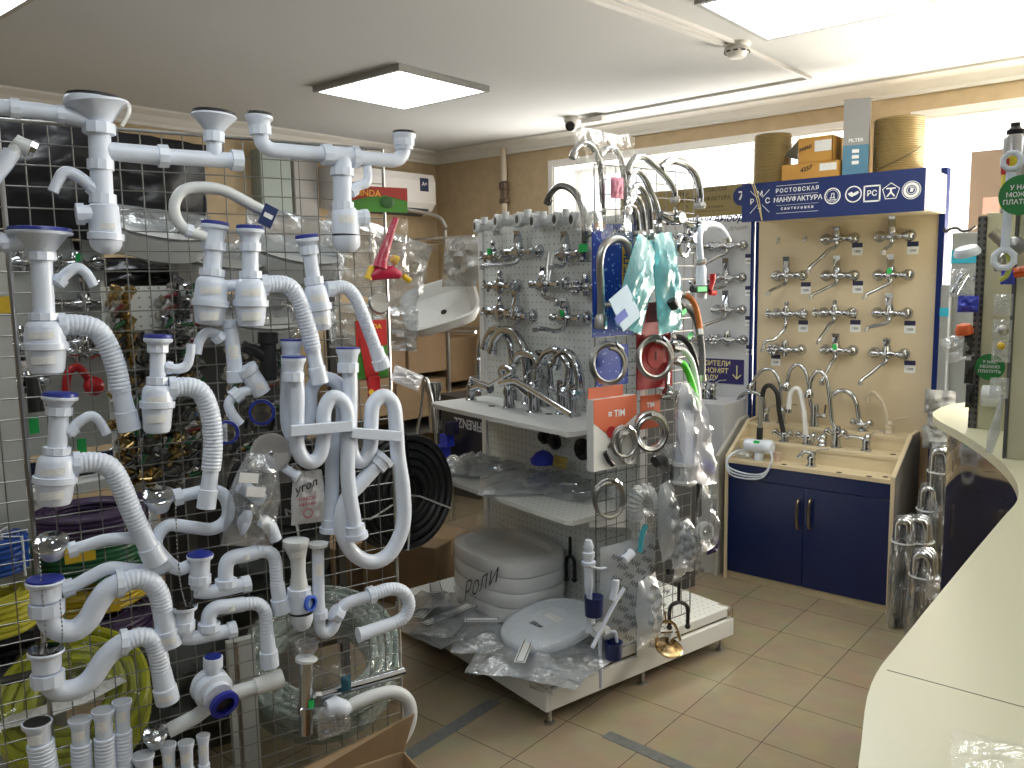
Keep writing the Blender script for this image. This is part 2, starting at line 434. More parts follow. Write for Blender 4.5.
# air conditioner on the left wall
x0, x1, y0, y1, z0, z1 = XL+.005, -4.28, 3.42, 4.26, 2.08, 2.36
t = Thing('air_conditioner', 'white wall-mounted split air conditioner near the back corner', 'air conditioner', WORLD, (XL, 3.84, z0))
pts = [(x0, z0+.02), (x0, z1), (x1-.01, z1), (x1+.01, z1-.05), (x1+.01, z0+.08), (x1-.03, z0+.03), (x1-.12, z0)]
aw = mat('glossy_white_shell', (.80, .78, .77), .25)
t.part('housing', MB().prism(pts, lambda a, b, h: Vector((a, y0+h, b)), y1-y0), aw)
t.part('louvre', MB().add([(x1-.02, y0+.05, z0+.045), (x1-.02, y1-.05, z0+.045), (x1-.10, y1-.05, z0+.004), (x1-.10, y0+.05, z0+.004), (x1-.01, y0+.05, z0+.035), (x1-.01, y1-.05, z0+.035), (x1-.09, y1-.05, z0-.006), (x1-.09, y0+.05, z0-.006)], [(0, 1, 2, 3), (7, 6, 5, 4), (0, 4, 5, 1), (1, 5, 6, 2), (2, 6, 7, 3), (3, 7, 4, 0)]), mat('dark_louvre', (.05, .05, .06), .4))
st = t.part('sticker', MB().span((x1+.01, y1-.15, z1-.12), (x1+.013, y1-.07, z1-.03)), mat('dark_blue_sticker', (.02, .03, .09), .4))
mb = MB(); mb.text('A+', .04, lambda a, b, h: Vector((x1+.0135+h, y1-.11+a, z1-.07+b))); t.part('lettering', mb, TEXTW, st)
# power cabinet left of the air conditioner
t = Thing('meter_cabinet', 'grey-green panel box on the wall left of the air conditioner', 'electric box', WORLD, (XL, 3.1, 2.0))
t.part('housing', MB().span((XL, 2.92, 2.02), (XL+.10, 3.14, 2.42), bev=.006), mat('grey_green_paint', (.36, .42, .38), .5))
t.part('socket_strip', MB().span((XL, 3.18, 2.02), (XL+.07, 3.36, 2.42), bev=.006), mat('grey_panel', (.38, .36, .34), .5))

# grey tape on the floor
tp = mat('worn_grey_tape', (.16, .165, .16), .6, var=.2, vscale=40)
def tape(a, b, w, label):
    p, q = on(WORLD, *a, 0, 2), on(WORLD, *b, 0, 2); d = (q-p); n = Vector((-d.y, d.x, 0)).normalized()*w/2
    mb = MB(); k = 12; V = []
    rr = rnd(a[0])
    for i in range(k+1):
        c = p+d*i/k; V += [c+n*(1+rr.uniform(-.04, .04)), c-n*(1+rr.uniform(-.04, .04))]
    V2 = [v+Vector((0, 0, .0015)) for v in V]; b0 = len(V)
    Fc = []
    for i in range(k): Fc += [(2*i+b0, 2*i+1+b0, 2*i+3+b0, 2*i+2+b0), (2*i, 2*i+2, 2*i+2+b0, 2*i+b0), (2*i+1, 2*i+1+b0, 2*i+3+b0, 2*i+3)]
    mb.add(V+V2, Fc); single('floor_tape', label, 'floor tape', WORLD, p, mb, tp, 'grey tape strips on the floor')
tape((495, 701), (350, 792), .055, 'grey tape strip on the tiles left of the gondola base')
tape((606, 734), (702, 776), .05, 'grey tape strip on the tiles in front of the gondola')

# ================================================================== service counter on the right
CZ = 1.1
edge = [(-.244, .83), (-.288, 1.02), (-.294, 1.2), (-.296, 1.6), (-.296, 1.9), (-.298, 2.1), (-.34, 2.32), (-.43, 2.58), (-.56, 2.86), (-.68, 3.08), (-.735, 3.22), (-.75, 3.36), (-.735, 3.52), (-.66, 3.68)]
E_ = cr([( -.10, .3), (-.18, .55)]+edge, 5)
poly = [tuple(p) for p in E_]+[(-.45, 3.95), (.2, 4.05), (.75, 4.05), (.75, .3)]
top = mat('pale_yellow_laminate', (.66, .64, .47), .28, bump=.02, bscale=300)
t = Thing('service_counter', 'long pale yellow wavy-edged service counter running along the right side', 'counter', WORLD, (.2, 2, 0))
t.part('countertop', MB().prism(poly, lambda a, b, h: Vector((a, b, CZ-.028+h)), .028), top)
seam = MB(); sp = on(WORLD, 887, 670, CZ, 2)
seam.span((sp.x-.0, sp.y-.0008, CZ), (.75, sp.y+.0008, CZ+.0004)); t.part('joint', seam, mat('seam_dark', (.2, .18, .13), .6))
inn = [(a+.05, b) for a, b in E_ if b < 3.75]
gm = mat('dark_mirror_front', (.20, .17, .15), .06, .8)
fb = MB(); V = []; 
for a, b in inn: V += [Vector((a, b, .08)), Vector((a, b, CZ-.03)), Vector((a+.02, b, .08)), Vector((a+.02, b, CZ-.03))]
Fc = []
for i in range(len(inn)-1):
    k = 4*i; Fc += [(k, k+4, k+5, k+1), (k+2, k+3, k+7, k+6), (k, k+2, k+6, k+4), (k+1, k+5, k+7, k+3)]
fb.add(V, Fc, 0, True); t.part('front_panel', fb, gm)
pb = MB(); inn2 = [(a+.1, b) for a, b in inn]; pb.prism(inn2+[(.6, 3.7), (.6, .3)], lambda a, b, h: Vector((a, b, h)), .08)
t.part('plinth', pb, mat('dark_plinth', (.05, .05, .05), .6))
t.part('carcass', MB().span((.3, .4, .08), (.7, 3.6, CZ-.03)), top)
# ================================================================== shared builders
def disc(mb, c, r, ax, th=.002, n=24, mi=0):
    ax = Vector(ax).normalized(); return mb.tube([Vector(c), Vector(c)+ax*th], r, n, mi=mi)
def wall_faucet(fr, p, label, end=None, up=.05, kind='lever', w=.15, colm=None, green=False, group=None, rise=0, fit=0):
    """mixer on a wall plane at p (frame coords, y = wall surface); end = spout tip offset (dx, dz)"""
    M_ = colm or CHROME; p = Vector(p); t = Thing('wall_mixer_faucet', label, 'faucet', fr, p, group); y = p.y-.045
    b = MB(); h = w/2
    b.lathe([(.012, -h), (.017, -h+.004), (.017, -h+.03), (.013, -h+.036), (.015, -.03), (.021, -.02), (.021, .02), (.015, .03), (.013, h-.036), (.017, h-.03), (.017, h-.004), (.012, h)], (p.x, y, p.z), (1, 0, 0), 14)
    b.tube([(p.x, y, p.z-.035), (p.x, y, p.z+.03)], [.012, .02], 12)
    t.part('body', b, M_)
    for s_ in (-1, 1):
        e = MB(); e.tube([(p.x+s_*(h-.012), y, p.z), (p.x+s_*(h-.012), p.y-.012, p.z)], .011, 10)
        e.lathe([(.012, -.028), (.022, -.02), (.029, -.006), (.03, 0)], (p.x+s_*(h-.012), p.y, p.z), (0, 1, 0), 16)
        t.part('escutcheon', e, M_)
    if kind == 'cross':
        for s_ in (-1, 1):
            k = MB(); cx = p.x+s_*(h+.018)
            k.tube([(p.x+s_*h, y, p.z), (cx+s_*.012, y, p.z)], [.011, .014], 10)
            for a in range(4):
                q = a*PI/2+.5; d = Vector((0, math.cos(q), math.sin(q))); c = Vector((cx, y, p.z)); k.tube([c, c+d*.016, c+d*.026, c+d*.031], [.005, .005, .0075, .003], 8)
            t.part('cross_handle', k, M_)
        k = MB(); k.lathe([(.012, .02), (.015, .035), (.009, .045), (.013, .06), (.006, .068)], (p.x, y, p.z), n=12); t.part('diverter', k, M_)
    elif kind == 'flower':
        k = MB(); c = Vector((p.x-h+.02, y-.02, p.z))
        for a in range(6):
            q = a*PI/3; k.ball(c+Vector((.022*math.cos(q), -.004, .022*math.sin(q))), .012, 6)
        k.ball(c, .018, 6); t.part('flower_handle', k, M_)
        k = MB(); k.lathe([(.016, .01), (.018, .04), (.014, .052)], (p.x, y, p.z), n=12); t.part('cartridge', k, M_)
    else:
        k = MB(); k.lathe([(.02, .0), (.021, .028), (.018, .036), (.018, .042)], (p.x, y, p.z), n=14); t.part('cartridge', k, M_)
        k = MB(); z = p.z+.04
        k.add([Vector((p.x+a*ww, y+yy, z+zz)) for zz, yy, ww, th in ((0, .012, .012, 0), (0, -.022, .012, 0), (up*.6, -.008, .015, 0), (up, -.018, .018, 0), (up, -.010, .018, 0), (up*.6, .004, .015, 0)) for a in (-1, 1)],
              [(0, 2, 3, 1), (2, 4, 5, 3), (4, 6, 7, 5), (6, 8, 9, 7), (8, 10, 11, 9), (10, 0, 1, 11), (0, 10, 8, 2), (2, 8, 6, 4), (1, 3, 9, 11), (3, 5, 7, 9)])
        t.part('lever', k, M_)
    if green:
        k = MB(); k.box((p.x, y-.022, p.z+.02), (.022, .004, .026)); t.part('price_tag', k, GREENS)
    if end:
        dx, dz = end; s_ = MB()
        pts = [(p.x, y, p.z-.02), (p.x, y-.012, p.z-.042), (p.x+dx*.25, y-.05, p.z-.05+dz*.05), (p.x+dx*.6, y-.09, p.z+dz*.5-.02), (p.x+dx*.95, y-.13, p.z+dz*.86), (p.x+dx, y-.14, p.z+dz)]
        if rise: pts = [(p.x, y, p.z-.02), (p.x, y-.01, p.z-.06), (p.x-.0, y-.04, p.z+dz*.45), (p.x+dx*.4, y-.07, p.z+dz*.68), (p.x+dx*.85, y-.1, p.z+dz*.75), (p.x+dx, y-.11, p.z+dz)]
        s_.tube(cr(pts, 4), .0095, 10); e_ = s_; sp_ = t.part('spout', s_, M_)
        a = MB(); a.tube([Vector(pts[-1])+Vector((0, 0, .012)), Vector(pts[-1])-Vector((0, 0, .008))], .0125, 10); t.part('aerator', a, STEEL, sp_)
    return t
def deck_faucet(fr, base, label, spout, r=.011, h=.09, kind='lever', mat_=None, spm=None, head=False, br=.022, name='deck_faucet', group=None, hd=1, dy=0):
    """tap standing on a shelf: base point, spout = list of frame points"""
    M_ = mat_ or CHROME; p = Vector(base); t = Thing(name, label, 'faucet', fr, p, group)
    b = MB(); b.lathe([(br*1.25, 0), (br*1.25, .004), (br, .008), (br*.85, h*.55), (br, h*.8), (br*.8, h)], p, n=16); t.part('body', b, M_)
    s_ = MB(); s_.tube(cr([(p.x, p.y, p.z+h*.8)]+[tuple(q) for q in spout], 5), r, 12)
    so = t.part('spout', s_, spm or M_)
    q0, q1 = Vector(spout[-2]), Vector(spout[-1]); d = (q1-q0).normalized()
    a = MB()
    if head: a.lathe([(r, -.01), (r*2.1, .008), (r*2.4, .03), (r*2.1, .036)], q1, d, 14)
    else: a.lathe([(r*1.25, -.016), (r*1.25, .004)], q1, d, 12)
    t.part('aerator', a, M_, so)
    if kind == 'lever':
        k = MB(); k.lathe([(br*.7, -.004), (br*.75, .02), (br*.4, .028)], p+Vector((hd*.0, -.0, h)), (hd*.5, -.2, .8), 12)
        k.tube([p+Vector((hd*.01, -.005, h+.02)), p+Vector((hd*.05, -.015, h+.045)), p+Vector((hd*.09, -.02, h+.05))], [.007, .0055, .007], 8, flat=.6); t.part('lever', k, M_)
    elif kind == 'two':
        for s2 in (-1, 1):
            k = MB(); c = p+Vector((s2*.012, -.004, h*.55)); d = Vector((s2*.75, -.3, .55)).normalized()
            k.lathe([(.012, 0), (.013, .02), (.017, .03), (.019, .045), (.012, .052)], c, d, 12); t.part('knob', k, M_)
    elif kind == 'side':
        k = MB(); c = p+Vector((0, 0, h*.5)); d = Vector((hd, 0, .0)).normalized()
        k.lathe([(.010, 0), (.010, br+.02), (.014, br+.024), (.014, br+.04)], c, d, 12); k.tube([c+d*(br+.03), c+d*(br+.035)+Vector((0, 0, .06))], .005, 8); t.part('side_lever', k, M_)
    return t
def coil(mb, c, R, r, turns, nrm, pitch=None, n=10, seg=28, mi=0, jit=0, ell=1.0, seed=1, phase=0):
    """loose coil of hose: c centre, nrm winding axis"""
    nrm = Vector(nrm).normalized(); u = nrm.orthogonal().normalized(); 
    if abs(nrm.z) < .9: u = Vector((0, 0, 1)); u = (u-nrm*u.dot(nrm)).normalized()
    w = nrm.cross(u); rr = rnd(seed); P = []; pitch = 2*r if pitch is None else pitch; js = [(0, -1, .1, -1.5, .5, -.6, .2, -1.2)[_ % 8]*jit+rr.uniform(-.2, .2)*jit for _ in range(int(turns)+3)]
    for i in range(int(turns*seg)+1):
        a = 2*PI*i/seg+phase; k = i/seg; f = k % 1; j = js[int(k)]*(1-f)+js[int(k)+1]*f
        P.append(Vector(c)+u*math.cos(a)*R*(1+j)*ell+w*math.sin(a)*R*(1+j)+nrm*(pitch*(k-turns/2)))
    return mb.tube(P, r, n)
def pouch(mb, c, w, h, t, ux, uz, seed=1, n=14, amp=.25, pinch=0, mi=0):
    """crumpled pillow of film; ux, uz: width and height directions"""
    ux, uz = Vector(ux).normalized(), Vector(uz).normalized(); nn = ux.cross(uz).normalized(); V = []; Fc = []; c = Vector(c)
    for side in (1, -1):
        for i in range(n+1):
            for j in range(n+1):
                a, b = 2*i/n-1, 2*j/n-1
                k = (1-abs(a)**3)*(1-abs(b)**3)
                q = noise.noise(Vector((a*2.3+seed*7.1, b*2.3, side*3+seed)))+.5*noise.noise(Vector((a*6+seed, b*6, side*5)))
                nar = 1-pinch*max(0, b)**1.5
                V.append(c+ux*(a*w/2*nar+.02*w*q)+uz*(b*h/2+.02*h*q)+nn*(side*t/2*k*(1+amp*2*q)+amp*t*.25*q))
    m_ = (n+1)**2
    for s_ in (0, 1):
        for i in range(n):
            for j in range(n):
                q = [s_*m_+i*(n+1)+j, s_*m_+(i+1)*(n+1)+j, s_*m_+(i+1)*(n+1)+j+1, s_*m_+i*(n+1)+j+1]
                Fc.append(q if s_ == 0 else q[::-1])
    return mb.add(V, Fc, mi, True)
def carton(name, label, fr, c, d, ang=0, col_=None, tapec=True, group=None, flaps=False, dark=None):
    """closed cardboard box, c = centre of its bottom"""
    t = Thing(name, label, 'box', fr, c, group); c = Vector(c); R = Matrix.Rotation(ang, 3, 'Z')
    t.part('carton', MB().box(c+Vector((0, 0, d[2]/2)), d, R, bev=.004), col_ or CARD)
    if tapec:
        b = MB(); b.box(c+Vector((0, 0, d[2]+.0006)), (d[0]*.998, .05, .0012), R)
        for s_ in (-1, 1): b.box(c+R @ Vector((s_*(d[0]/2+.0006), 0, d[2]-.04)), (.0012, .05, .08), R)
        t.part('packing_tape', b, mat('tan_packing_tape', (.40, .30, .17), .25))
    return t
def P2(fr, px, py, y): return on(fr, px, py, y, 1)

# ================================================================== blue display cabinet with its faucet board
BEIGE = mat('cream_laminate', (.66, .56, .38), .4, bump=.02, bscale=200)
NAVY = mat('deep_blue_laminate', (.002, .010, .075), .3)
t = Thing('faucet_display_cabinet', 'blue-doored display cabinet with terraced top, cream faucet board and blue header sign', 'display cabinet', WORLD, (-1.48, 4.2, 0))
X0, X1, Y0, YBD = -1.905, -1.06, 4.0, 4.40
c_ = MB(); c_.span((X0+.02, Y0+.02, 0), (X1-.02, Y0+.03, .045)); t.part('plinth', c_, BEIGE)
t.part('carcass', MB().span((X0+.02, Y0+.04, .045), (X1-.02, YBD, .62)), BEIGE)
c_ = MB(); c_.span((X0+.018, Y0+.001, .045), (X1-.018, Y0+.019, .055)); 
mid = (X0+X1)/2-.0
for k, (a, b) in enumerate(((X0+.019, mid-.001), (mid+.001, X1-.019))):
    d = t.part('door', MB().span((a, Y0+.002, .045), (b, Y0+.02, .555), bev=.0015), NAVY)
    hx = P2(WORLD, (797, 809)[k], 515, Y0-.02)
    hb = MB(); hb.tube(cr([(hx.x, Y0+.004, hx.z+.07), (hx.x, Y0-.018, hx.z+.062), (hx.x, Y0-.028, hx.z), (hx.x, Y0-.018, hx.z-.062), (hx.x, Y0+.004, hx.z-.07)], 5), .008, 8, flat=1.3)
    t.part('handle', hb, mat('satin_brass_handle', (.42, .34, .24), .3, 1), d)
t.part('front_rail', MB().span((X0+.019, Y0+.002, .558), (X1-.019, Y0+.02, .632), bev=.0015), NAVY)
tb = MB(); z1, z2, z3 = .655, .738, .812
tb.span((X0+.018, Y0-.002, z1-.02), (X1-.018, Y0+.14, z1)); tb.span((X0+.018, Y0+.128, z1), (X1-.018, Y0+.14, z2-.016)); tb.span((X0+.018, Y0+.122, z2-.016), (X1-.018, Y0+.27, z2))
tb.span((X0+.018, Y0+.26, z2), (X1-.018, Y0+.27, z3-.016)); tb.span((X0+.018, Y0+.254, z3-.016), (X1-.018, YBD, z3)); t.part('terraced_top', tb, BEIGE)
for px, py, z in ((784, 464.5, z1), (839, 472.5, z1), (869, 476.5, z1), (885.5, 477, z1), (893, 454.5, z2), (772, 457, z1)):
    q = on(WORLD, px, py, z, 2); t.part('mounting_hole', disc(MB(), q, .014, (0, 0, 1), .001, 16), mat('dark_hole', (.06, .04, .025), .8))
for a, b in ((X0, X0+.018), (X1-.018, X1)):
    sd = MB(); sd.prism([(Y0, 0), (YBD+.01, 0), (YBD+.01, .83), (Y0+.27, .828), (Y0, .668)], lambda u, v, h: Vector((a+h, u, v)), b-a)
    t.part('side_panel', sd, [BEIGE, BEIGE])
sd = MB(); sd.prism([(Y0+.004, 0), (YBD+.01, 0), (YBD+.01, .826), (Y0+.27, .824), (Y0+.004, .664)], lambda u, v, h: Vector((X1+h, u, v)), .003); t.part('outer_side_shade', sd, mat('shaded_board_side', (.22, .21, .20), .5))  # shade on the cream panel's outer face, put in as a thin grey sheet
t.part('back_board', MB().span((X0-.01, YBD, .80), (-1.012, YBD+.018, 2.08)), mat('cream_board', (.62, .52, .36), .42))
bl = mat('blue_edge_panel', (.006, .02, .13), .6, spec=.2)
sb = MB(); sb.span((-1.012, YBD-.02, .0), (-.985, YBD+.05, 2.10)); t.part('side_post', sb, bl)
t.part('left_edge', MB().span((X0-.028, YBD-.004, .80), (X0-.010, YBD+.018, 2.06)), bl)
HB = MB(); HB.span((-1.815, Y0+.012, 1.885), (-.985, YBD, 2.065)); hd_ = t.part('header_box', HB, BEIGE)
sg = t.part('header_sign', MB().span((-1.835, Y0, 1.878), (-.985, Y0+.012, 2.065)), mat('cobalt_sign', (.005, .02, .125), .45))
def sgf(px, py, yy=Y0): 
    q = P2(WORLD, px, py, yy); return lambda a, b, h: Vector((q.x+a, yy-h, q.z+b))
tx = MB()
tx.text('РОСТОВСКАЯ', .026, sgf(797, 189.5), space=1.28); tx.text('МАНУФАКТУРА', .031, sgf(797.5, 198.8)); tx.text('сантехники', .021, sgf(797, 207.5), space=1.45)
for yy in (183.8, 211.5): q = P2(WORLD, 797, yy+.6, Y0); tx.box((q.x, Y0-.0012, q.z), (.205, .001, .0018))
for yy in (194.2, 204.2): q = P2(WORLD, 797, yy, Y0); tx.box((q.x, Y0-.0012, q.z), (.205, .001, .0012))
q = P2(WORLD, 759.8, 201.5, Y0)
for s_ in (-1, 1):
    for k in (-1, 1):
        tx.box(q+Vector((k*.031, -.0012, s_*k*.036)), (.0026, .001, .052), Matrix.Rotation(s_*.78, 3, 'Y'))
for ch, dx, dz in (('М', 0, .036), ('Р', -.04, 0), ('С', .04, 0), ('т', 0, -.04)): tx.text(ch, .036, lambda a, b, h: Vector((q.x+dx+a, Y0-h, q.z+dz+b)))
def ringm(mb, q, R, w, th=.001, n=28, sides=None, rot=0):
    n = sides or n; V = []
    for i in range(n):
        a = 2*PI*i/n+rot; V += [q+Vector((math.cos(a)*R, -th, math.sin(a)*R)), q+Vector((math.cos(a)*(R-w), -th, math.sin(a)*(R-w)))]
    mb.add(V, [(2*i, 2*i+1, (2*i+3) % (2*n), (2*i+2) % (2*n)) for i in range(n)])
q = P2(WORLD, 832.5, 196, Y0); ringm(tx, q, .038, .006); ringm(tx, q, .028, .002); tx.text('Д', .03, lambda a, b, h: Vector((q.x+a, Y0-h, q.z+b))); tx.box(q+Vector((0, -.001, -.018)), (.036, .001, .004))
q2 = P2(WORLD, 853.5, 194.2, Y0); ringm(tx, q2, .038, .006); tx.prism([(-.026, .004), (-.008, .012), (.0, .004), (.018, .014), (.026, .006), (.014, -.004), (.006, -.006), (-.006, -.012), (-.018, -.006)], lambda a, b, h: q2+Vector((a, -.001+h, b)), -.0006)
q3 = P2(WORLD, 872, 193.5, Y0); 
for a, b in ((-.034, 0), (.034, 0)): tx.box(q3+Vector((a, -.001, 0)), (.007, .001, .075))
for a, b in ((0, -.034), (0, .034)): tx.box(q3+Vector((0, -.001, b)), (.075, .001, .007))
tx.text('РС', .034, lambda a, b, h: Vector((q3.x+a, Y0-h, q3.z+b)))
q4 = P2(WORLD, 891, 191.5, Y0); ringm(tx, q4, .040, .004, sides=5, rot=PI/2)
tx.prism([(-.004, .012), (.004, .012), (.004, -.002), (.02, -.022), (.012, -.022), (0, -.008), (-.012, -.022), (-.02, -.022), (-.004, -.002)], lambda a, b, h: q4+Vector((a, -.001+h, b)), -.0006); tx.box(q4+Vector((0, -.001, .014)), (.04, .001, .006))
q5 = P2(WORLD, 911.5, 190, Y0); ringm(tx, q5, .040, .003); ringm(tx, q5, .034, .012, n=14); ringm(tx, q5, .018, .003); tx.prism([(-.006, -.008), (.006, -.008), (.01, .008), (-.004, .012)], lambda a, b, h: q5+Vector((a, -.001+h, b)), -.0006)
t.part('lettering', tx, TEXTW, sg)

# eleven mixers on the cream board
YW = YBD
spots = [
 (837, 238.5, (808.6, 271.6), 'lever', 'chrome wall mixer with the longest slanting spout, top of the middle column', 0, .02),
 (892, 236, (883, 253), 'lever', 'top right chrome wall mixer with tall lever and short spout on the cream board', 0, .07),
 (786.5, 275.5, (768, 294), 'lever', 'chrome wall mixer at the left of the second row on the cream board', 0, .06),
 (837, 275.5, (811, 297.7), 'lever', 'chunky chrome wall mixer in the middle of the second row on the cream board', 0, .06),
 (890.6, 275, (864.6, 297.7), 'lever', 'chrome wall mixer with green tag at the right of the second row', 1, .06),
 (786.5, 314, (760.4, 351), 'cross', 'cross-handled chrome mixer with S-shaped spout at the left of the third row', 0, .04),
 (834.6, 313, (819, 342.7), 'cross', 'cross-handled chrome mixer with a straight slanting spout, middle of the third row', 0, .04),
 (889.3, 313.3, (866, 330), 'lever', 'chrome wall mixer with tall square lever at the right of the third row', 0, .06),
 (785, 349.7, None, 'flower', 'spoutless chrome mixer with round flower-shaped handle in the bottom row', 0, .04),
 (836, 350.5, (821.6, 383.6), 'lever', 'chrome mixer with green tag in the bottom row above the gooseneck taps', 1, .05),
 (886.7, 354, (860.7, 383.6), 'lever', 'chrome bar mixer with long slanting spout at the bottom right of the cream board', 0, .04)]
for i, (px, py, e, kd, lb, gr, up) in enumerate(spots):
    p = P2(WORLD, px, py, YW-.045); p.y = YW
    en = None
    if e: q = P2(WORLD, e[0], e[1], YW-.045-.14); en = (q.x-p.x, q.z-p.z)
    wall_faucet(WORLD, p, lb, en, up, kd, .165, None, gr, 'mixers on the cream display board', rise=(i == 5))
TAGN = mat('navy_tag_top', (.01, .012, .06), .4); TAGW = mat('tag_white', (.78, .80, .82), .4)
def price_tag(fr, p, label, w=.052, h=.062, group='price tags on the faucet boards'):
    t = Thing('price_tag', label, 'price tag', fr, p, group)
    t.part('card', MB().span((p.x-w/2, p.y-.003, p.z-h/2), (p.x+w/2, p.y-.001, p.z+h/2)), TAGW)
    t.part('header', MB().span((p.x-w/2, p.y-.004, p.z+h*.12), (p.x+w/2, p.y-.003, p.z+h/2)), TAGN)
    m_ = MB(); m_.text('1250', .016, lambda a, b, h_: Vector((p.x+a, p.y-.0035-h_, p.z-h*.2+b))); t.part('figures', m_, TEXTK)
    return t
for px, py, lb in ((857.5, 249, 'price tag under the topmost long-spout mixer'), (913, 248, 'price tag at the top right corner of the cream board'), (806, 288, 'price tag right of the left mixer in the second row'), (858, 287, 'price tag right of the middle mixer in the second row'),
                   (803.4, 326, 'price tag beside the S-spout mixer'), (855.5, 326, 'price tag beside the middle mixer of the third row'), (910, 327, 'price tag below the right mixer of the third row'), (776, 360, 'price tag under the flower-handled mixer'), (910, 366.7, 'price tag below the bottom right bar mixer')):
    price_tag(WORLD, P2(WORLD, px, py, YW), lb)
for px, py, lb in ((778.5, 240, 'left empty wall hook at the top left of the cream board'), (805.5, 239, 'right empty wall hook at the top left of the cream board')):
    p = P2(WORLD, px, py, YW); h_ = MB(); h_.box(p+Vector((0, -.003, 0)), (.012, .006, .03), bev=.001); h_.tube(cr([p+Vector((0, -.004, .008)), p+Vector((0, -.02, 0)), p+Vector((0, -.022, -.016)), p+Vector((0, -.014, -.02))], 4), .003, 6)
    single('wall_hook', lb, 'hook', WORLD, p, h_, STEEL, 'empty hooks on the cream board')

# taps standing on the terraces
def arc(px_pts, y, fr=WORLD, dy=0):
    n = len(px_pts); return [P2(fr, a, b, y+dy*i/max(1, n-1)) for i, (a, b) in enumerate(px_pts)]
GRP = 'taps on the blue cabinet'
yb = Y0+.20; yt = Y0+.33; yf = Y0+.07
def B(px, py, z):
    q = P2(WORLD, px, py, {z1: Y0+.07, z2: Y0+.20, z3: Y0+.33}[z]); q.z = z; return q
def tap(px, py, z, lb, pts, **k):
    b = B(px, py, z); return deck_faucet(WORLD, b, lb, arc(pts, b.y, dy=k.pop('dy', 0)), group=GRP, **k)
tap(765, 436, z3, 'chrome tap with low arched spout reaching left over the cabinet side', [(764.5, 415), (763, 398), (752, 392), (741, 396), (735, 407)], r=.011, h=.05)
tap(781, 434, z3, 'chrome gooseneck tap with bulbous shower head, leftmost of the tall ones', [(781, 410), (780, 385), (773, 370.5), (763, 370), (756, 377), (752.5, 384)], r=.0095, h=.06, head=True)
tap(814, 434, z3, 'tallest chrome gooseneck with shower head and a brushed square body', [(811, 405), (808.5, 382), (804, 369), (797, 364.5), (790, 371), (787, 384)], r=.0105, h=.12, head=True, kind='side')
tap(836, 449, z2, 'chrome gooseneck with shower head on a two-knob body with green tag', [(832, 420), (829.5, 395), (826, 377), (818, 371), (811.5, 379), (809.5, 391)], r=.0105, h=.11, head=True, kind='two')
tap(783.7, 443, z2, 'two-lever tap with black flexible hose spout', [(782.5, 428), (779, 410), (777, 393), (769.5, 385.5), (763, 392), (761.5, 420)], r=.0125, h=.05, kind='two', spm=BLACKP)
tap(807, 449, z2, 'two-lever tap with white flexible hose spout', [(806, 436), (804, 412), (800, 392), (795, 388.5), (790, 395), (788.5, 412)], r=.0125, h=.05, kind='two', spm=mat('white_silicone_hose', (.75, .76, .78), .4))
tap(862, 434, z3, 'chrome arched tap with green tag and two levers, right of the shower-head taps', [(859, 418), (856, 402), (850, 393), (842, 390.5), (835, 393), (832, 396)], r=.012, h=.045, kind='two')
tap(889, 434.5, z3, 'beige enamelled arched tap at the right end of the terraces', [(887.5, 424), (885, 408), (879, 397), (872, 392), (867, 396), (866.5, 400)], r=.0105, h=.04, mat_=mat('beige_enamel', (.55, .48, .36), .25), kind='lever')
t8 = tap(866, 452, z2, 'low single-lever basin mixer on a white square block', [(860, 438), (852, 436.5), (846, 437)], r=.009, h=.06)
tap(811, 470, z1, 'small chrome basin tap at the front edge of the cabinet', [(810, 453), (804, 452), (799, 457)], r=.009, h=.05)
tap(822, 452, z2, 'chrome basin tap lying behind the front one with lever to the right', [(819, 440), (816, 436), (813, 440)], r=.008, h=.035)
# water purifier tap and its white supply hose
b = B(759, 459, z1); t = Thing('tap_water_heater', 'white cylindrical tap-mounted water unit with green tag at the left of the cabinet', 'water heater', WORLD, b, GRP)
k = MB(); k.lathe([(.024, 0), (.024, .035), (.02, .045), (.03, .055), (.03, .09)], b, n=16); t.part('stand', k, WHITE)
k = MB(); k.lathe([(.02, -.075), (.03, -.07), (.033, -.03), (.033, .03), (.036, .035), (.036, .07), (.03, .078)], b+Vector((0, -.01, .075)), (1, 0, 0), 18); t.part('tank', k, WHITE)
k = MB(); k.tube([b+Vector((0, 0, .10)), b+Vector((.002, 0, .17))], .016, 12); t.part('collar', k, BLACKP)
k = MB(); k.tube([b+Vector((.002, 0, .17)), b+Vector((.006, 0, .33))], .012, 12); t.part('stem', k, STEEL)
t.part('tag', MB().box(b+Vector((0, -.033, .09)), (.03, .01, .03)), GREENS)
k = MB(); q = lambda x, y: P2(WORLD, x, y, Y0-.015)
for dz in (0, 3, 6): k.tube(cr([b+Vector((-.05, -.01, .05)), P2(WORLD, 735, 452, Y0+.03), q(727, 459+dz*.4), q(730, 468+dz), q(748, 474+dz*.8), q(764, 473+dz*.6), q(772, 460), P2(WORLD, 770, 450, Y0+.05)], 5), .0045, 7)
single('power_cable', 'white cable looped over the front edge of the blue cabinet', 'cable', WORLD, q(748, 474), k, WHITE)
k = MB(); pouch(k, B(742, 455, z1)+Vector((0, 0, .02)), .12, .08, .05, (1, 0, 0), (0, 1, .2), 5); single('plastic_bag', 'small clear bag of fittings on the left end of the cabinet top', 'bag', WORLD, B(742, 455, z1), k, FILM)
b = B(777, 461, z1); k = MB(); k.lathe([(.012, 0), (.013, .03), (.02, .034), (.02, .05)], b, n=12); single('hose_coupling', 'small pinkish plastic coupling right of the white water unit', 'coupling', WORLD, b, k, mat('pinkish_plastic', (.6, .45, .38), .4))

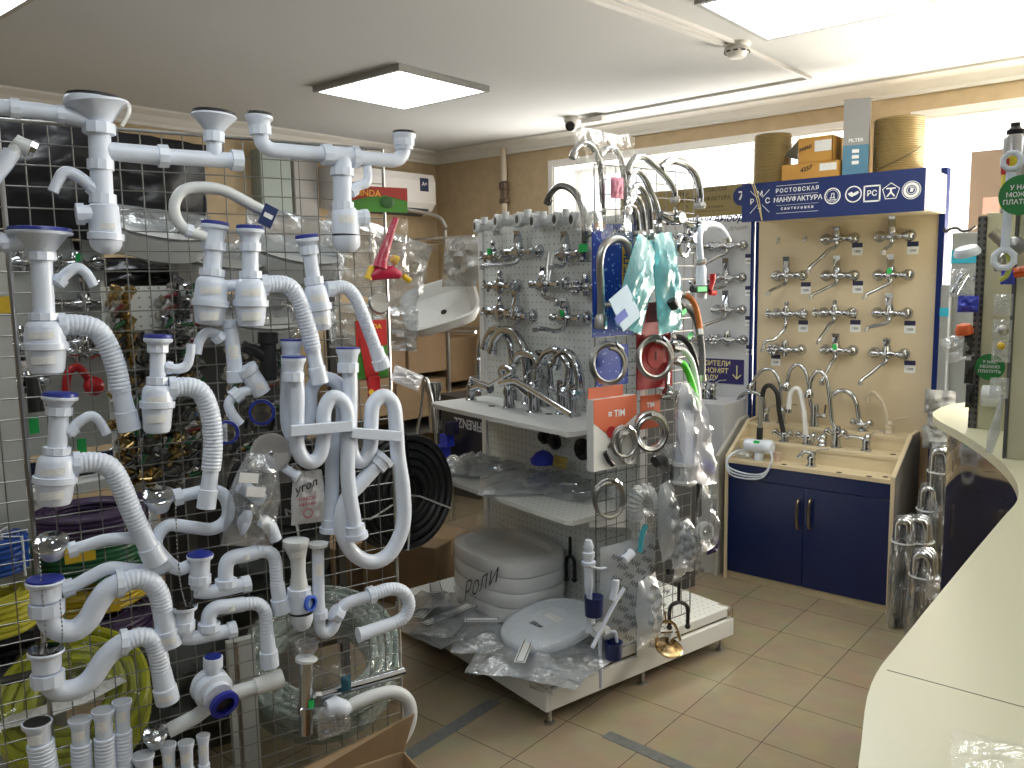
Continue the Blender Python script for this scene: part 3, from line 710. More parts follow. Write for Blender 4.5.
# ---- goods on top of the header sign
HZ = 2.066
GOLD = mat('gold_banded_tape', (.30, .215, .085), .45, .3); GOLDK = mat('gold_tape_side', (.10, .075, .035), .6)
def roll(px, pyb, w_px, rows, label, y):
    q = P2(WORLD, px, pyb, y); R = w_px/2*mpp(WORLD, q); z0 = HZ; t = Thing('edging_tape_roll', label, 'roll', WORLD, (q.x, y, z0), 'rolls of golden tape on the header')
    hh = rows*.0095; b = MB(); b.lathe([(R-.012, 0), (R-.012, hh)], (q.x, y, z0), n=40); t.part('core', b, GOLDK)
    b = MB(); V = []
    for i in range(rows):
        z = z0+.0048+i*.0095; b.lathe([(R-.013, z-.0045), (R-.002, z-.0042), (R, z), (R-.002, z+.0036), (R-.013, z+.004)], (q.x, y, 0), n=40)
    t.part('windings', b, GOLD)
    b = MB(); b.lathe([(R-.004, hh), (R-.004, hh+.003)], (q.x, y, z0), n=40); t.part('cover', b, mat('olive_card', (.22, .18, .09), .7))
    return q, R, hh
qa = roll(772.5, 170, 36, 25, 'roll of golden tape at the left end of the header, partly behind the orange boxes', 4.12)
qb = roll(898, 165, 47, 26, 'wide roll of golden tape at the right end of the header', 4.18)
k = MB(); q = qb[0]; R = qb[1]+.004
k.tube([(q.x+R*math.sin(a), 4.18-R*math.cos(a), HZ+.01+.10*(i/14)**1.6) for i, a in enumerate([-1.0+2.2*i/14 for i in range(15)])], .0025, 6)
single('loose_tape_end', 'loose end of tape slanting across the right golden roll', 'tape', WORLD, (q.x, 4.0, HZ), k, GOLDK)
k = MB()
for dx in (0, .007): k.tube(cr([P2(WORLD, 748+dx*600, 181, 4.03), P2(WORLD, 752+dx*300, 184, 3.99), P2(WORLD, 757+dx*300, 200, 3.985), P2(WORLD, 762, 221, 3.985)], 4), .0025, 6)
single('tape_strip', 'two golden strips dangling over the left end of the blue sign', 'tape', WORLD, P2(WORLD, 757, 200, 3.985), k, mat('pale_gold_strip', (.55, .46, .2), .4))
ORG = mat('orange_carton', (.55, .29, .06), .55)
def small_box(px0, px1, py0, py1, y, dep, z0, label, lid):
    a, b = P2(WORLD, px0, py1, y), P2(WORLD, px1, py0, y); h = b.z-z0
    t = Thing('orange_box', label, 'box', WORLD, ((a.x+b.x)/2, y, z0), 'orange cartons on the header')
    if lid:
        k = MB(); e = .003; k.span((a.x, y, z0), (b.x, y+e, z0+h)); k.span((a.x, y+dep-e, z0), (b.x, y+dep, z0+h)); k.span((a.x, y, z0), (a.x+e, y+dep, z0+h*.5)); k.span((b.x-e, y, z0), (b.x, y+dep, z0+h)); k.span((a.x, y, z0), (b.x, y+dep, z0+e))
        k.span((a.x, y, z0+h), (b.x, y+dep, z0+h+e)); t.part('carton', k, ORG)
        V = [(a.x, y, z0+h), (a.x, y+dep, z0+h), (a.x-.09, y+dep*.95, z0+h*.45), (a.x-.085, y+.05, z0+h*.40)]
        k = MB(); k.add(V+[(x+.002, yy, z-.002) for x, yy, z in V], [(0, 1, 2, 3), (7, 6, 5, 4), (0, 3, 7, 4), (1, 5, 6, 2), (2, 6, 7, 3)]); k.add([(a.x, y-.001, z0+.02), (a.x, y-.001, z0+h), (a.x-.085, y+.05, z0+h*.42)], [(0, 1, 2)]); t.part('open_flap', k, mat('dark_carton_inside', (.12, .11, .08), .7))
    else: t.part('carton', MB().span((a.x, y, z0), (b.x, y+dep, z0+h), bev=.002), ORG)
    lb_ = MB(); lb_.span((b.x-.085, y-.001, z0+h*.42), (b.x-.006, y, z0+h*.86)); t.part('label', lb_, PAPER)
    k = MB(); k.text('4257' if not lid else 'маш', .028, lambda u, v, w: Vector((a.x+(b.x-a.x)*(.45 if not lid else .22)+u, y-.001-w, z0+h*.62+v+u*.25))); t.part('handwriting', k, TEXTK)
    return z0+h
zz = small_box(781.5, 838, 159.5, 177, 4.03, .17, HZ, 'lower orange carton with a handwritten number, under the opened one', False)
small_box(798, 833, 135, 158, 4.04, .15, zz, 'opened orange carton on top of the other one on the header', True)
a, b = P2(WORLD, 836, 174, 4.06), P2(WORLD, 863, 97, 4.06); dp = .12
t = Thing('tall_box', 'tall grey and blue carton standing between the orange boxes and the right tape roll', 'box', WORLD, ((a.x+b.x)/2, 4.06, HZ)); h = b.z-HZ
R9 = Matrix.Rotation(.25, 3, 'Z'); cc = Vector(((a.x+b.x)/2+.012, 4.13, HZ)); w_ = b.x-a.x
t.part('carton_top', MB().box(cc+Vector((0, 0, h*.70)), (w_, dp, h*.6), R9), mat('grey_print', (.30, .30, .30), .4))
t.part('carton_base', MB().box(cc+Vector((0, 0, h*.2)), (w_, dp, h*.4), R9), mat('sea_blue_print', (.07, .21, .33), .4))
k = MB(); k.add([cc+Vector((-w_/2, -dp/2, h)), cc+Vector((w_/2, -dp/2+.02, h)), cc+Vector((w_/2, dp/2, h+.012)), cc+Vector((-w_/2+.02, dp/2, h+.02))], [(0, 1, 2, 3)]); k.add([cc+Vector((-w_/2, -dp/2, h-.003)), cc+Vector((w_/2, -dp/2+.02, h-.003)), cc+Vector((w_/2, dp/2, h+.009)), cc+Vector((-w_/2+.02, dp/2, h+.017))], [(3, 2, 1, 0)]); t.part('lid_flap', k, mat('grey_flap', (.16, .16, .16), .6))
k = MB(); F9 = lambda dx, dz: (lambda u, v, w: cc+R9 @ Vector((dx+u, -dp/2-w, dz+v)))
k.text('FILTER', .022, F9(.0, h*.46)); 
t.part('lettering', k, TEXTW)
for j in range(3): t.part('white_mark', MB().box(cc+R9 @ Vector((0, -dp/2-.001, h*(.32-.075*j))), (.03, .001, .016), R9), TEXTW)
# ================================================================== gondola shelving unit
HOLE = mat('hole_dark', (.08, .08, .08), .7)
PEG = pattern('perforated_white_metal', (.80, .83, .81), (.30, .31, .30), holes(.0305, .0035, 'xz'))
TRAY = pattern('perforated_shelf_metal', (.72, .74, .71), (.14, .15, .14), holes(.0305, .003, 'xy'))
VB = .50                                     # the perforated back stands in the middle of the base
t = Thing('gondola_shelf', 'white double-sided gondola with perforated back, two shelves and low base', 'shelving unit', GON, (-.54, .52, 0))
k = MB()
for y in (0, 1.03):
    k.span((-1.10, y, .065), (0, y+.02, .14), bev=.002)
k.span((-.02, .02, .065), (0, 1.03, .14), bev=.002); k.span((-1.10, .02, .065), (-1.08, 1.03, .14)); t.part('base_frame', k, WPAINT)
k = MB(); k.span((-1.09, .012, .15), (-.012, 1.038, .19), bev=.003); t.part('base_tray', k, TRAY)
for x in (-1.02, -.03, -.52):
    for y in (.04, .52, 1.0):
        k = MB(); k.lathe([(.02, 0), (.02, .006), (.008, .012), (.008, .066)], (x, y, 0), n=12); t.part('foot', k, STEEL)
t.part('end_plate', MB().span((-.008, .46, .14), (.004, .56, .36), bev=.002), WPAINT)
k = MB(); k.span((-1.055, VB, .19), (-.035, VB+.02, 1.845)); t.part('perforated_back', k, PEG)
for x in (-1.055, -.035):
    k = MB(); k.span((x-.015, VB-.012, .14), (x+.02, VB+.03, 1.85), bev=.002); t.part('upright', k, WPAINT)
def shelf(z, front, mat_, lip=.018):
    k = MB(); P = [(-1.04, VB)]+front+[(-.03, VB)]
    k.prism(P, lambda a, b, h: Vector((a, b, z-lip+h)), lip); return k
fr1 = cr([(-1.035, .30), (-1.03, .20), (-.98, .165), (-.75, .15), (-.4, .145), (-.1, .15), (-.04, .155), (-.032, .30)], 4)
s1 = t.part('shelf', shelf(1.062, fr1, None), WPAINT, label='upper shelf with a curved front edge')
s2 = t.part('shelf', shelf(.735, [(-1.035, .20), (-1.0, .155), (-.06, .145), (-.032, .16)], None), TRAY, label='lower perforated shelf')
k = MB(); k.add([GON.I @ (GON.M @ Vector((-.05, .155, 1.045))), Vector((-.05, .155, 1.045)), Vector((-.045, .2, 1.045)), Vector((-.045, .16, 1.0)), Vector((-.05, .155, 1.048)), Vector((-.045, .2, 1.048))], [(1, 2, 3), (1, 3, 2)])
for z in (1.04, .712):
    for x in (-1.03, -.045):
        k = MB(); k.prism([(VB, z), (VB, z-.09), (VB-.05, z-.06), (VB-.25, z-.02), (VB-.25, z)], lambda a, b, h: Vector((x+h, a, b)), .004); t.part('shelf_bracket', k, WPAINT)
for x, z in ((-.52, 1.035), (-.36, 1.03), (-.95, 1.0)): pass
# holes on the upper shelf
for px, py in ((492, 406), (549, 414)):
    q = on(GON, px, py, 1.0625, 2); t.part('mounting_hole', disc(MB(), q, .016, (0, 0, 1), .001, 18), HOLE)

# end wire mesh
XE = .0
def rod(mb, a, b, r=.0018): mb.tube([a, b], r, 5, sm=False)
t = Thing('wire_mesh_panel', 'tall wire mesh panel hung on the near end of the gondola, crowded with hoses', 'mesh panel', GON, (XE, .5, .24))
k = MB(); e0, e1, b0, b1 = .245, .765, .245, 2.0
for i in range(11):
    y = e0+(e1-e0)*i/10; rod(k, (XE, y, b0), (XE, y, b1), .0028 if i in (0, 10) else .0018)
n_ = 35
for i in range(n_+1):
    z = b0+(b1-b0)*i/n_; rod(k, (XE+.002, e0, z), (XE+.002, e1, z), .0028 if i in (0, n_) else .0018)
t.part('mesh', k, WIRE)
for z in (1.7, 1.0, .4):
    k = MB(); k.tube([(XE, VB+.01, z), (-.03, VB+.01, z)], .006, 8); t.part('hanger_hook', k, WIRE)

# ---- white push-fit valves along the top of the perforated back
G2 = 'white fittings along the top of the gondola'
def G_(px, py, y): return on(GON, px, py, y, 1)
def EN(px, py, off=.03): return on(GON, px, py, XE+off, 0)
vis = [(482, 226, 'leftmost white plastic elbow on top of the perforated back'), (503, 221, 'second white plastic elbow from the left on the perforated back'), (525, 219, 'white plastic elbow in the middle of the top row'), (540, 221, 'white plastic elbow just right of the middle of the top row'), (563, 219, 'white plastic elbow under the chrome spout tip in the top row'), (580, 219, 'rightmost white plastic elbow of the top row by the mesh')]
for px, py, lb in vis:
    c = G_(px, py, VB-.05); tt = Thing('pipe_elbow', lb, 'pipe fitting', GON, (c.x, VB, c.z), G2)
    k = MB(); k.tube([(c.x+.05, VB-.005, c.z), (c.x+.02, VB-.03, c.z), (c.x-.02, c.y, c.z)], .025, 14); k.tube([(c.x+.02, c.y, c.z+.006), (c.x+.02, c.y, c.z+.038)], .016, 12); k.tube([(c.x+.05, VB, c.z), (c.x+.05, VB-.03, c.z)], .029, 12)
    tt.part('elbow', k, WHITE2)
    k = MB(); k.lathe([(.030, -.004), (.032, .024), (.028, .028)], (c.x-.02, c.y+.004, c.z), (-.3, -.95, 0), 16); cl = tt.part('collar', k, WHITE2)
    k = MB(); d = Vector((-.3, -.95, 0)).normalized(); k.tube([Vector((c.x-.02, c.y+.004, c.z))+d*.0278, Vector((c.x-.02, c.y+.004, c.z))+d*.0292], .018, 16); tt.part('bore', k, BLACK, cl)

# ---- mixers on the perforated back
def gm_(px, py, e, kd, lb, up=.05, w=.17, green=False, out=.045, rise=False):
    p = G_(px, py, VB-out); p.y = VB; en = None
    if e: q = G_(e[0], e[1], VB-.16); en = (q.x-p.x, q.z-p.z)
    return wall_faucet(GON, p, lb, en, up, kd, w, None, green, 'mixers on the gondola back', rise=rise)
gm_(519, 252, (487, 268), 'lever', 'chrome mixer under the white elbows with spout pointing left', .05, .2)
gm_(493, 256, None, 'cross', 'cross-handled chrome valve at the top left of the perforated back', w=.12, green=True)
gm_(566, 254, (556, 268), 'lever', 'chrome mixer near the mesh in the upper row of the perforated back', .05)
gm_(500, 286, None, 'cross', 'cross-handled chrome valve block at the left of the second row', w=.18)
gm_(545, 284, (562, 304), 'lever', 'chrome mixer in the middle of the second row with spout turned right', .03, .2)
gm_(586, 287, None, 'flower', 'short chrome mixer at the right end of the second row', w=.12)
gm_(500, 312, None, 'cross', 'cross-handled valve at the left of the third row above the tall spouts', w=.2)
gm_(517, 316, (520, 328), 'lever', 'chrome mixer with wide flat lever in the third row', .07, .15)
gm_(566, 318, (540, 330), 'lever', 'chrome mixer with green tag at the right of the third row', .04, .19, True)
# chrome blade spout and lever blade
k = MB(); a = G_(551, 252, VB-.09); b = G_(548, 281, VB-.12); k.tube([a, (a+b)/2, b], [.018, .02, .012], 12, flat=.45); single('tap_lever', 'broad dark chrome lever hanging at the centre of the perforated back', 'lever', GON, a, k, STEEL)
# tall gooseneck at the right top
b = G_(583, 262, VB-.10); deck_faucet(GON, b, 'tall dark gooseneck kitchen tap with green tag at the top right of the perforated back', [G_(585, 236, VB-.10), G_(583, 210, VB-.11), G_(574, 192, VB-.12), G_(561, 186, VB-.13), G_(551, 193, VB-.14), G_(547.5, 203, VB-.14)], r=.0135, h=.05, mat_=mat('dark_chrome', (.28, .28, .28), .2, 1), br=.024)
k = MB(); c = G_(583, 248, VB-.13); k.box(c, (.045, .004, .03)); single('green_tag', 'green price tag on the tall gooseneck of the gondola', 'price tag', GON, c, k, GREENS)
# dark round handles between the shelves
for px, py, r_, lb in ((540, 437, .034, 'left black round bath plug hung between the two shelves'), (550.5, 442, .036, 'right black round bath plug hung between the two shelves'), (578, 450, .046, 'large black round plug hung under the shelf near the mesh')):
    c = G_(px, py, VB-.03); k = MB(); k.lathe([(r_, 0), (r_, -.012), (r_*.6, -.016), (r_*.55, -.03), (r_*.2, -.032)], (c.x, VB, c.z), (0, 1, 0), 22); single('bath_plug', lb, 'plug', GON, (c.x, VB, c.z), k, BLACKP, 'black plugs between the shelves')

# ---- taps on the upper shelf
SZ = 1.062; G3 = 'taps crowded on the upper gondola shelf'
def st_(bx, by, lb, pts, y=None, **k):
    b = on(GON, bx, by, SZ, 2); yy = b.y if y is None else y
    return deck_faucet(GON, b, lb, [G_(a, c, yy) for a, c in pts], group=G3, **k)
st_(480, 391, 'tall conical chrome column tap at the left of the upper shelf', [(480, 350), (484, 334), (493, 327), (500, 332), (503, 345)], r=0.0200, h=.15, br=.024)
st_(514.5, 400, 'tall tap with a high round arch, second from the left on the shelf', [(513, 370), (511, 345), (503, 331), (494, 329), (487, 338), (485, 348)], r=0.0187, h=.10, kind='two')
st_(527, 404, 'tallest arched tap at the middle left of the upper shelf', [(527, 375), (524, 348), (514, 333), (504, 330), (495, 340), (492, 352)], r=0.0187, h=.11, kind='lever')
st_(509, 408, 'square-bodied basin mixer with small dark window at the shelf front', [(507, 385), (501, 371), (506, 368), (512, 372)], r=0.0163, h=.09, br=.026)
st_(537, 406, 'arched tap right of the tallest one with spout curving left', [(538, 380), (537, 361), (528, 354), (519, 355), (514, 363)], r=0.0187, h=.09, kind='two')
st_(534, 412, 'thick basin mixer at the front with lever leaning right', [(530, 395), (521, 388), (513, 384)], r=0.0175, h=.10, br=.028)
st_(552, 406, 'arched tap in the middle right behind the paired bodies', [(553, 385), (550, 362), (542, 353), (534, 356), (531, 363)], r=0.0187, h=.09, kind='lever', hd=-1)
st_(562, 414, 'left one of two upright ribbed tap bodies by the mesh, high arch', [(568, 385), (569, 365), (558, 352), (547, 354), (541, 364)], r=0.0200, h=.14, br=.024, kind='two')
st_(573, 416, 'right one of two upright ribbed tap bodies by the mesh', [(580, 388), (577, 366), (569, 354), (560, 355), (555, 366)], r=0.0200, h=.13, br=.024, kind='two')
st_(588, 410, 'arched tap at the right end of the shelf behind the mesh', [(592, 380), (588, 358), (577, 352), (569, 355), (567, 363)], r=0.0200, h=.12, kind='lever', hd=-1)
st_(471, 400, 'small square basin mixer alone at the left end of the upper shelf', [(473, 388), (480, 386), (490, 389)], r=0.0163, h=.07, br=.022)
a, b = G_(513, 381, .28), G_(572, 415, .17); k = MB(); k.tube(cr([G_(500, 384, .3), a, G_(525, 386, .26), b], 4), .0125, 10); single('swivel_spout', 'long chrome swivel spout lying diagonally across the taps on the shelf', 'spout', GON, b, k, CHROME)
k = MB(); a = G_(490, 385, .33); k.tube([G_(470, 378, .3), a, G_(513, 372, .3)], [.006, .009, .012], 8); single('lever_spout', 'thin chrome lever pointing left across the shelf taps', 'spout', GON, a, k, CHROME)
# ---- wrapped goods on the lower shelf
SZ2 = .735; G4 = 'film-wrapped fittings on the lower gondola shelf'
def wrapped(px, py, z, w, d, h, ang, lb, seed, mt=FILMG, inner=CHROME, group=G4, z_is_base=True):
    c = on(GON, px, py, z+h*.45, 2); tt = Thing('wrapped_fitting', lb, 'wrapped package', GON, (c.x, c.y, z), group)
    ux = Vector((math.cos(ang), math.sin(ang), 0)); uy = Vector((-math.sin(ang), math.cos(ang), .12))
    k = MB(); pouch(k, c, w, d, h, ux, uy, seed, 16, .35); tt.part('film_wrap', k, mt)
    k = MB(); k.tube(cr([c-ux*w*.36, c+uy*d*.2, c+ux*w*.1-uy*d*.15, c+ux*w*.36], 4), h*.16, 8); tt.part('fitting', k, inner)
    return tt
wrapped(456, 467, SZ2, .20, .17, .07, .5, 'grey film pack at the far left end of the lower shelf', 1)
wrapped(478, 464, SZ2, .22, .16, .08, 1.0, 'grey film pack with dark spout, second on the lower shelf', 2, inner=STEEL)
wrapped(497, 470, SZ2, .26, .13, .07, 1.0, 'slanting grey film pack in the left half of the lower shelf', 3)
wrapped(520, 483, SZ2, .34, .26, .06, .9, 'broad flat grey film pack in the middle of the lower shelf', 4, inner=STEEL)
wrapped(545, 478, SZ2, .28, .16, .05, 1.1, 'blue-rimmed grey film pack at the centre right of the lower shelf', 5, inner=BLUEP)
wrapped(572, 488, SZ2, .28, .22, .06, .2, 'loose clear film pack at the right end of the lower shelf', 6, FILM)
k = MB(); c = G_(543, 459, .4); k.lathe([(.001, .04), (.03, .028), (.055, .0), (.05, -.02)], c, n=14); single('blue_cone', 'small bright blue cone-shaped cap at the back of the lower shelf', 'cap', GON, c, k, mat('bright_blue', (.03, .05, .5), .4))
k = MB(); c = G_(560, 462, .42); pouch(k, c, .09, .05, .03, (1, 0, 0), (0, .2, 1), 9); single('yellow_fitting_pack', 'little pack with yellow label beside the blue cone', 'package', GON, c, k, mat('mustard_card', (.45, .33, .08), .5))

# ---- base tray, near side: stack of wrapped seats, lid, flat packs
TZ = .19
c = on(GON, 499, 608, TZ, 2); c.z = TZ
t = Thing('seat_stack', 'stack of four white oval bath seats wrapped in clear film with handwriting', 'stack', GON, c)
def oval(cx, cy, rx, ry, n=36, p=2.9):
    out = []
    for i in range(n):
        a = 2*PI*i/n; ca, sa = math.cos(a), math.sin(a); out.append((cx+rx*abs(ca)**(2/p)*(1 if ca > 0 else -1), cy+ry*abs(sa)**(2/p)*(1 if sa > 0 else -1)))
    return out
RX, RY = .262, .185; cy_ = min(c.y+RY, .495-RY)
sm_ = mat('white_seat_plastic', (.80, .80, .79), .3)
for i in range(4):
    z = TZ+.02+i*.064; k = MB(); pr = [(.985, 0), (1, .008), (1.0, .052), (.985, .061)]; V = []; n = 36
    for s_, h in pr: V += [Vector((a, b, z+h)) for a, b in oval(c.x, cy_, RX*s_, RY*s_)]
    if i == 3:
        for s_, h in ((.8, .063), (.72, .04), (.3, .034)): V += [Vector((a, b, z+h)) for a, b in oval(c.x, cy_, RX*s_, RY*s_)]
    m_ = len(V)//n; Fc = [(r*n+j, r*n+(j+1) % n, (r+1)*n+(j+1) % n, (r+1)*n+j) for r in range(m_-1) for j in range(n)]+[list(range(n))[::-1], [(m_-1)*n+j for j in range(n)]]
    k.add(V, Fc, 0, True); t.part('seat', k, sm_)
k = MB(); V = []
for s_, h in ((1.02, 0), (1.03, .13), (1.03, .262), (.97, .290), (.6, .296), (.1, .290)):
    V += [Vector((a, b, TZ+.012+h))+Vector((0, 0, .012*noise.noise(Vector((a*30, b*30, h*9))))) for a, b in oval(c.x, cy_, RX*s_, RY*s_)]
m_ = 6; k.add(V, [(r*n+j, r*n+(j+1) % n, (r+1)*n+(j+1) % n, (r+1)*n+j) for r in range(m_-1) for j in range(n)], 0, True)
pouch(k, (c.x-.14, cy_+.02, TZ+.33), .18, .11, .05, (1, .3, 0), (0, .3, 1), 12)
t.part('film_wrap', k, film('film_thin', (.96, .97, .98), .9, .08, .5, 16, .5))
def onoval(a, h):  # a = x offset on the front of the stack
    u = max(-.98, min(.98, a/RX)); return Vector((c.x+a, cy_-RY*1.04*(1-abs(u)**2.9)**(1/2.9)-.003, h))
k = MB(); k.text('Роли', .13, lambda a, b, h: onoval(.06+a*.75+b*.2, TZ+.16+b+a*.5), bold=-.012); t.part('handwriting', k, TEXTK)
for i in range(4):
    k = MB(); k.text('4p', .026, lambda a, b, h: onoval(-.215+a*.6, TZ+.05+i*.064+b)); t.part('mark', k, TEXTK)
# flat wrapped packs with white black-bordered labels
G5 = 'flat film-wrapped packs on the gondola base'
LABM = mat('white_label', (.82, .83, .84), .4)
def flat_pack(px, py, z, w, d, h, ang, lb, seed, lab=None, tilt=0.0):
    c = on(GON, px, py, z+h*.5, 2); tt = Thing('flat_pack', lb, 'wrapped package', GON, (c.x, c.y, z), G5)
    ux = Vector((math.cos(ang), math.sin(ang), tilt)).normalized(); uy = Vector((-math.sin(ang), math.cos(ang), 0))
    k = MB(); pouch(k, c, w, d, h, ux, uy, seed, 18, .3); tt.part('film_wrap', k, FILMG)
    if lab:
        lw, ld, dx, dy = lab; cc = c+ux*dx+uy*dy+Vector((0, 0, h*.95+.008))
        R = Matrix((ux, uy, ux.cross(uy))).transposed()
        k = MB(); k.box(cc, (lw, ld, .0015), R); l_ = tt.part('label', k, LABM)
        e = .003; k = MB(); up = Vector((0, 0, .0015))
        for sx in (-1, 1): k.box(cc+ux*sx*(lw/2-.006)+up, (e, ld-.012, .0008), R)
        for sy in (-1, 1): k.box(cc+uy*sy*(ld/2-.006)+up, (lw-.012, e, .0008), R)
        tt.part('border', k, TEXTK, l_)
    return tt
flat_pack(452, 625, TZ, .36, .26, .05, 1.75, 'lowest flat film pack at the left end of the gondola base', 21, (.26, .05, -.02, -.0))
flat_pack(440, 618, TZ+.03, .34, .22, .05, 2.2, 'flat film pack with a long white label, second from the bottom left', 22, (.27, .055, .0, .04))
flat_pack(436, 600, TZ+.07, .42, .18, .05, 2.62, 'flat film pack with slanting black-bordered label at the left of the stack', 23, (.34, .055, .0, .0), -.25)
flat_pack(492, 638, TZ, .30, .26, .05, .9, 'flat film pack below the seat stack with short white label', 24, (.14, .04, -.04, .05))
flat_pack(515, 655, TZ, .34, .30, .05, 2.3, 'crumpled flat film pack at the front of the base under the oval lid', 25, (.20, .04, -.07, -.05))
flat_pack(560, 655, TZ, .36, .26, .06, .2, 'crumpled clear film pack under the right side of the oval lid', 26)
flat_pack(545, 672, TZ, .30, .16, .04, .5, 'shiny crumpled film pack at the near front corner of the base', 27)
flat_pack(600, 640, TZ, .22, .20, .04, .1, 'flat clear film pack near the mesh at the right of the lid', 28)
# the oval lid lying on the packs
c = on(GON, 549, 622, .285, 2); t = Thing('oval_lid', 'big white oval lid lying on film packs at the front of the base', 'lid', GON, (c.x, c.y, .25))
nrm = Vector((-.02, -.16, 1)).normalized(); ux = Vector((1, 0, .02)).normalized(); uy = nrm.cross(ux); k = MB(); V = []
for s_, h in ((.97, -.03), (1.0, -.02), (1.0, -.004), (.97, .006), (.88, .012), (.865, .009), (.5, .014), (.1, .016)):
    V += [c+ux*a+uy*b+nrm*h for a, b in oval(0, 0, .172*s_, .195*s_, 40, 2.2)]
n = 40; k.add(V, [(r*n+j, r*n+(j+1) % n, (r+1)*n+(j+1) % n, (r+1)*n+j) for r in range(7) for j in range(n)]+[list(range(n))[::-1], [7*n+j for j in range(n)]], 0, True); t.part('lid', k, mat('bluish_white_lid', (.74, .79, .85), .25))
k = MB(); k.text('33см', .03, lambda a, b, h: c+ux*(a+.0)+uy*(b-.06)+nrm*.017); t.part('handwriting', k, TEXTK)
k = MB(); k.add([c+ux*a+uy*b+nrm*.018 for a, b in ((-.03, -.0), (.06, 0), (.06, .03), (-.03, .03))], [(0, 1, 2, 3)]); t.part('sticker', k, PAPER)
k = MB(); V = []
for s_, h in ((1.1, -.04), (1.05, .0), (.99, .012), (.7, .017), (.4, .021)):
    V += [c+ux*a+uy*b+nrm*(h+.008*noise.noise(Vector((a*40, b*40, 1)))) for a, b in oval(0, 0, .172*s_, .195*s_, 40, 2.2)]
k.add(V, [(r*n+j, r*n+(j+1) % n, (r+1)*n+(j+1) % n, (r+1)*n+j) for r in range(4) for j in range(n)], 0, True)
t.part('film_wrap', k, film('film_thin'))
# black fork-like bracket hanging behind the lid
def fork(px, py, w, h, lb, pos, mt, fn):
    k = MB(); a = fn(px, py)
    k.tube([a, a-Vector((0, 0, h*.45))], .007, 8)
    c0 = a-Vector((0, 0, h*.62)); U = fn(px+5, py)-fn(px-5, py); U = U.normalized()
    P_ = [c0+U*(-w/2)-Vector((0, 0, h*.36)), c0+U*(-w/2), c0+U*(-w*.35)+Vector((0, 0, h*.13)), c0+Vector((0, 0, h*.18)), c0+U*(w*.35)+Vector((0, 0, h*.13)), c0+U*(w/2), c0+U*(w/2)-Vector((0, 0, h*.36))]
    k.tube(cr([tuple(p) for p in P_], 4), .008, 8)
    k.ball(P_[0], .012, 6); k.ball(P_[-1], .012, 6)
    return single('hose_bracket', lb, 'bracket', GON, a, k, mt)
fork(570, 537, .055, .19, 'black forked bracket hanging on the perforated back behind the lid', 0, BLACK, lambda x, y: G_(x, y, VB-.03))
fork(679, 582, .11, .19, 'black forked bracket hung at the bottom right of the mesh', 0, BLACK, lambda x, y: EN(x, y, .03))
# ================================================================== goods hung on the end mesh of the gondola
EY, EZ = Vector((0, 1, 0)), Vector((0, 0, 1))
ENX = Vector((1, 0, 0))
def ecard(px0, py0, px1, py1, off, th=.004):
    """flat card facing the aisle from photo corners; returns centre, width, height"""
    a, b = EN(px0, py0, off), EN(px1, py1, off); c = (a+b)/2
    # height from the middle
    tz = EN((px0+px1)/2, py0, off).z; bz = EN((px0+px1)/2, py1, off).z
    return Vector((a.x, c.y, (tz+bz)/2)), b.y-a.y, tz-bz
def cardbox(mb, c, w, h, th): return mb.box(c, (th, w, h))
BLUEC = pattern('blue_water_card', (.012, .05, .38), (.25, .45, .75), lambda nt, v: (lambda n: (nt.links.new(v, n.inputs['Vector']), mth(nt, 'LESS_THAN', n.outputs['Distance'], .22))[1])(next(iter([(lambda q: (q.inputs['Scale'].__setattr__('default_value', 55), q)[1])(nt.nodes.new('ShaderNodeTexVoronoi'))]))))
ORANGE = mat('orange_red_print', (.62, .13, .05), .45); REDC = mat('red_print', (.42, .02, .025), .45); WHC = mat('white_print', (.75, .76, .76), .45)
# blue blister card with a gooseneck tap
c, w, h = ecard(592, 224, 633, 336, .015); t = Thing('tap_blister_card', 'large blue card with yellow strip and a brushed gooseneck tap mounted on it', 'blister pack', GON, (c.x, c.y, c.z-h/2))
t.part('card', cardbox(MB(), c, w, h, .004), BLUEC)
t.part('strip', cardbox(MB(), c+Vector((.003, w*.33, -.02)), w*.24, h*.8, .002), mat('amber_strip', (.7, .38, .03), .5))
k = MB(); k.text('СМЕСИТЕЛЬ', .045, lambda a, b, hh: c+Vector((.0045+hh, w*.34-b, -.03+a))); t.part('lettering', k, mat('navy_print', (.01, .02, .12), .5))
k = MB(); k.text('AQUA', .028, lambda a, b, hh: c+Vector((.003+hh, w*.18+a, h*.43+b))); t.part('brand_lettering', k, TEXTW)
k = MB(); pp = [EN(601, 318, .05), EN(601, 290, .05), EN(600, 262, .055), EN(604, 246, .06), EN(614, 239, .065), EN(625, 242, .07), EN(631, 256, .07)]
k.tube(cr([tuple(p) for p in pp], 5), .0135, 12); t.part('spout', k, STEEL)
k = MB(); a = EN(601, 320, .05); k.lathe([(.022, -.03), (.022, .01), (.016, .02)], a, n=14); k.tube([a+Vector((0, .01, .05)), a+Vector((.03, .05, .055))], .009, 8); t.part('body', k, STEEL)
k = MB(); k.box(EN(600, 226, .022), (.003, .05, .02)); t.part('sticker', k, mat('brown_sticker', (.3, .12, .05), .5))

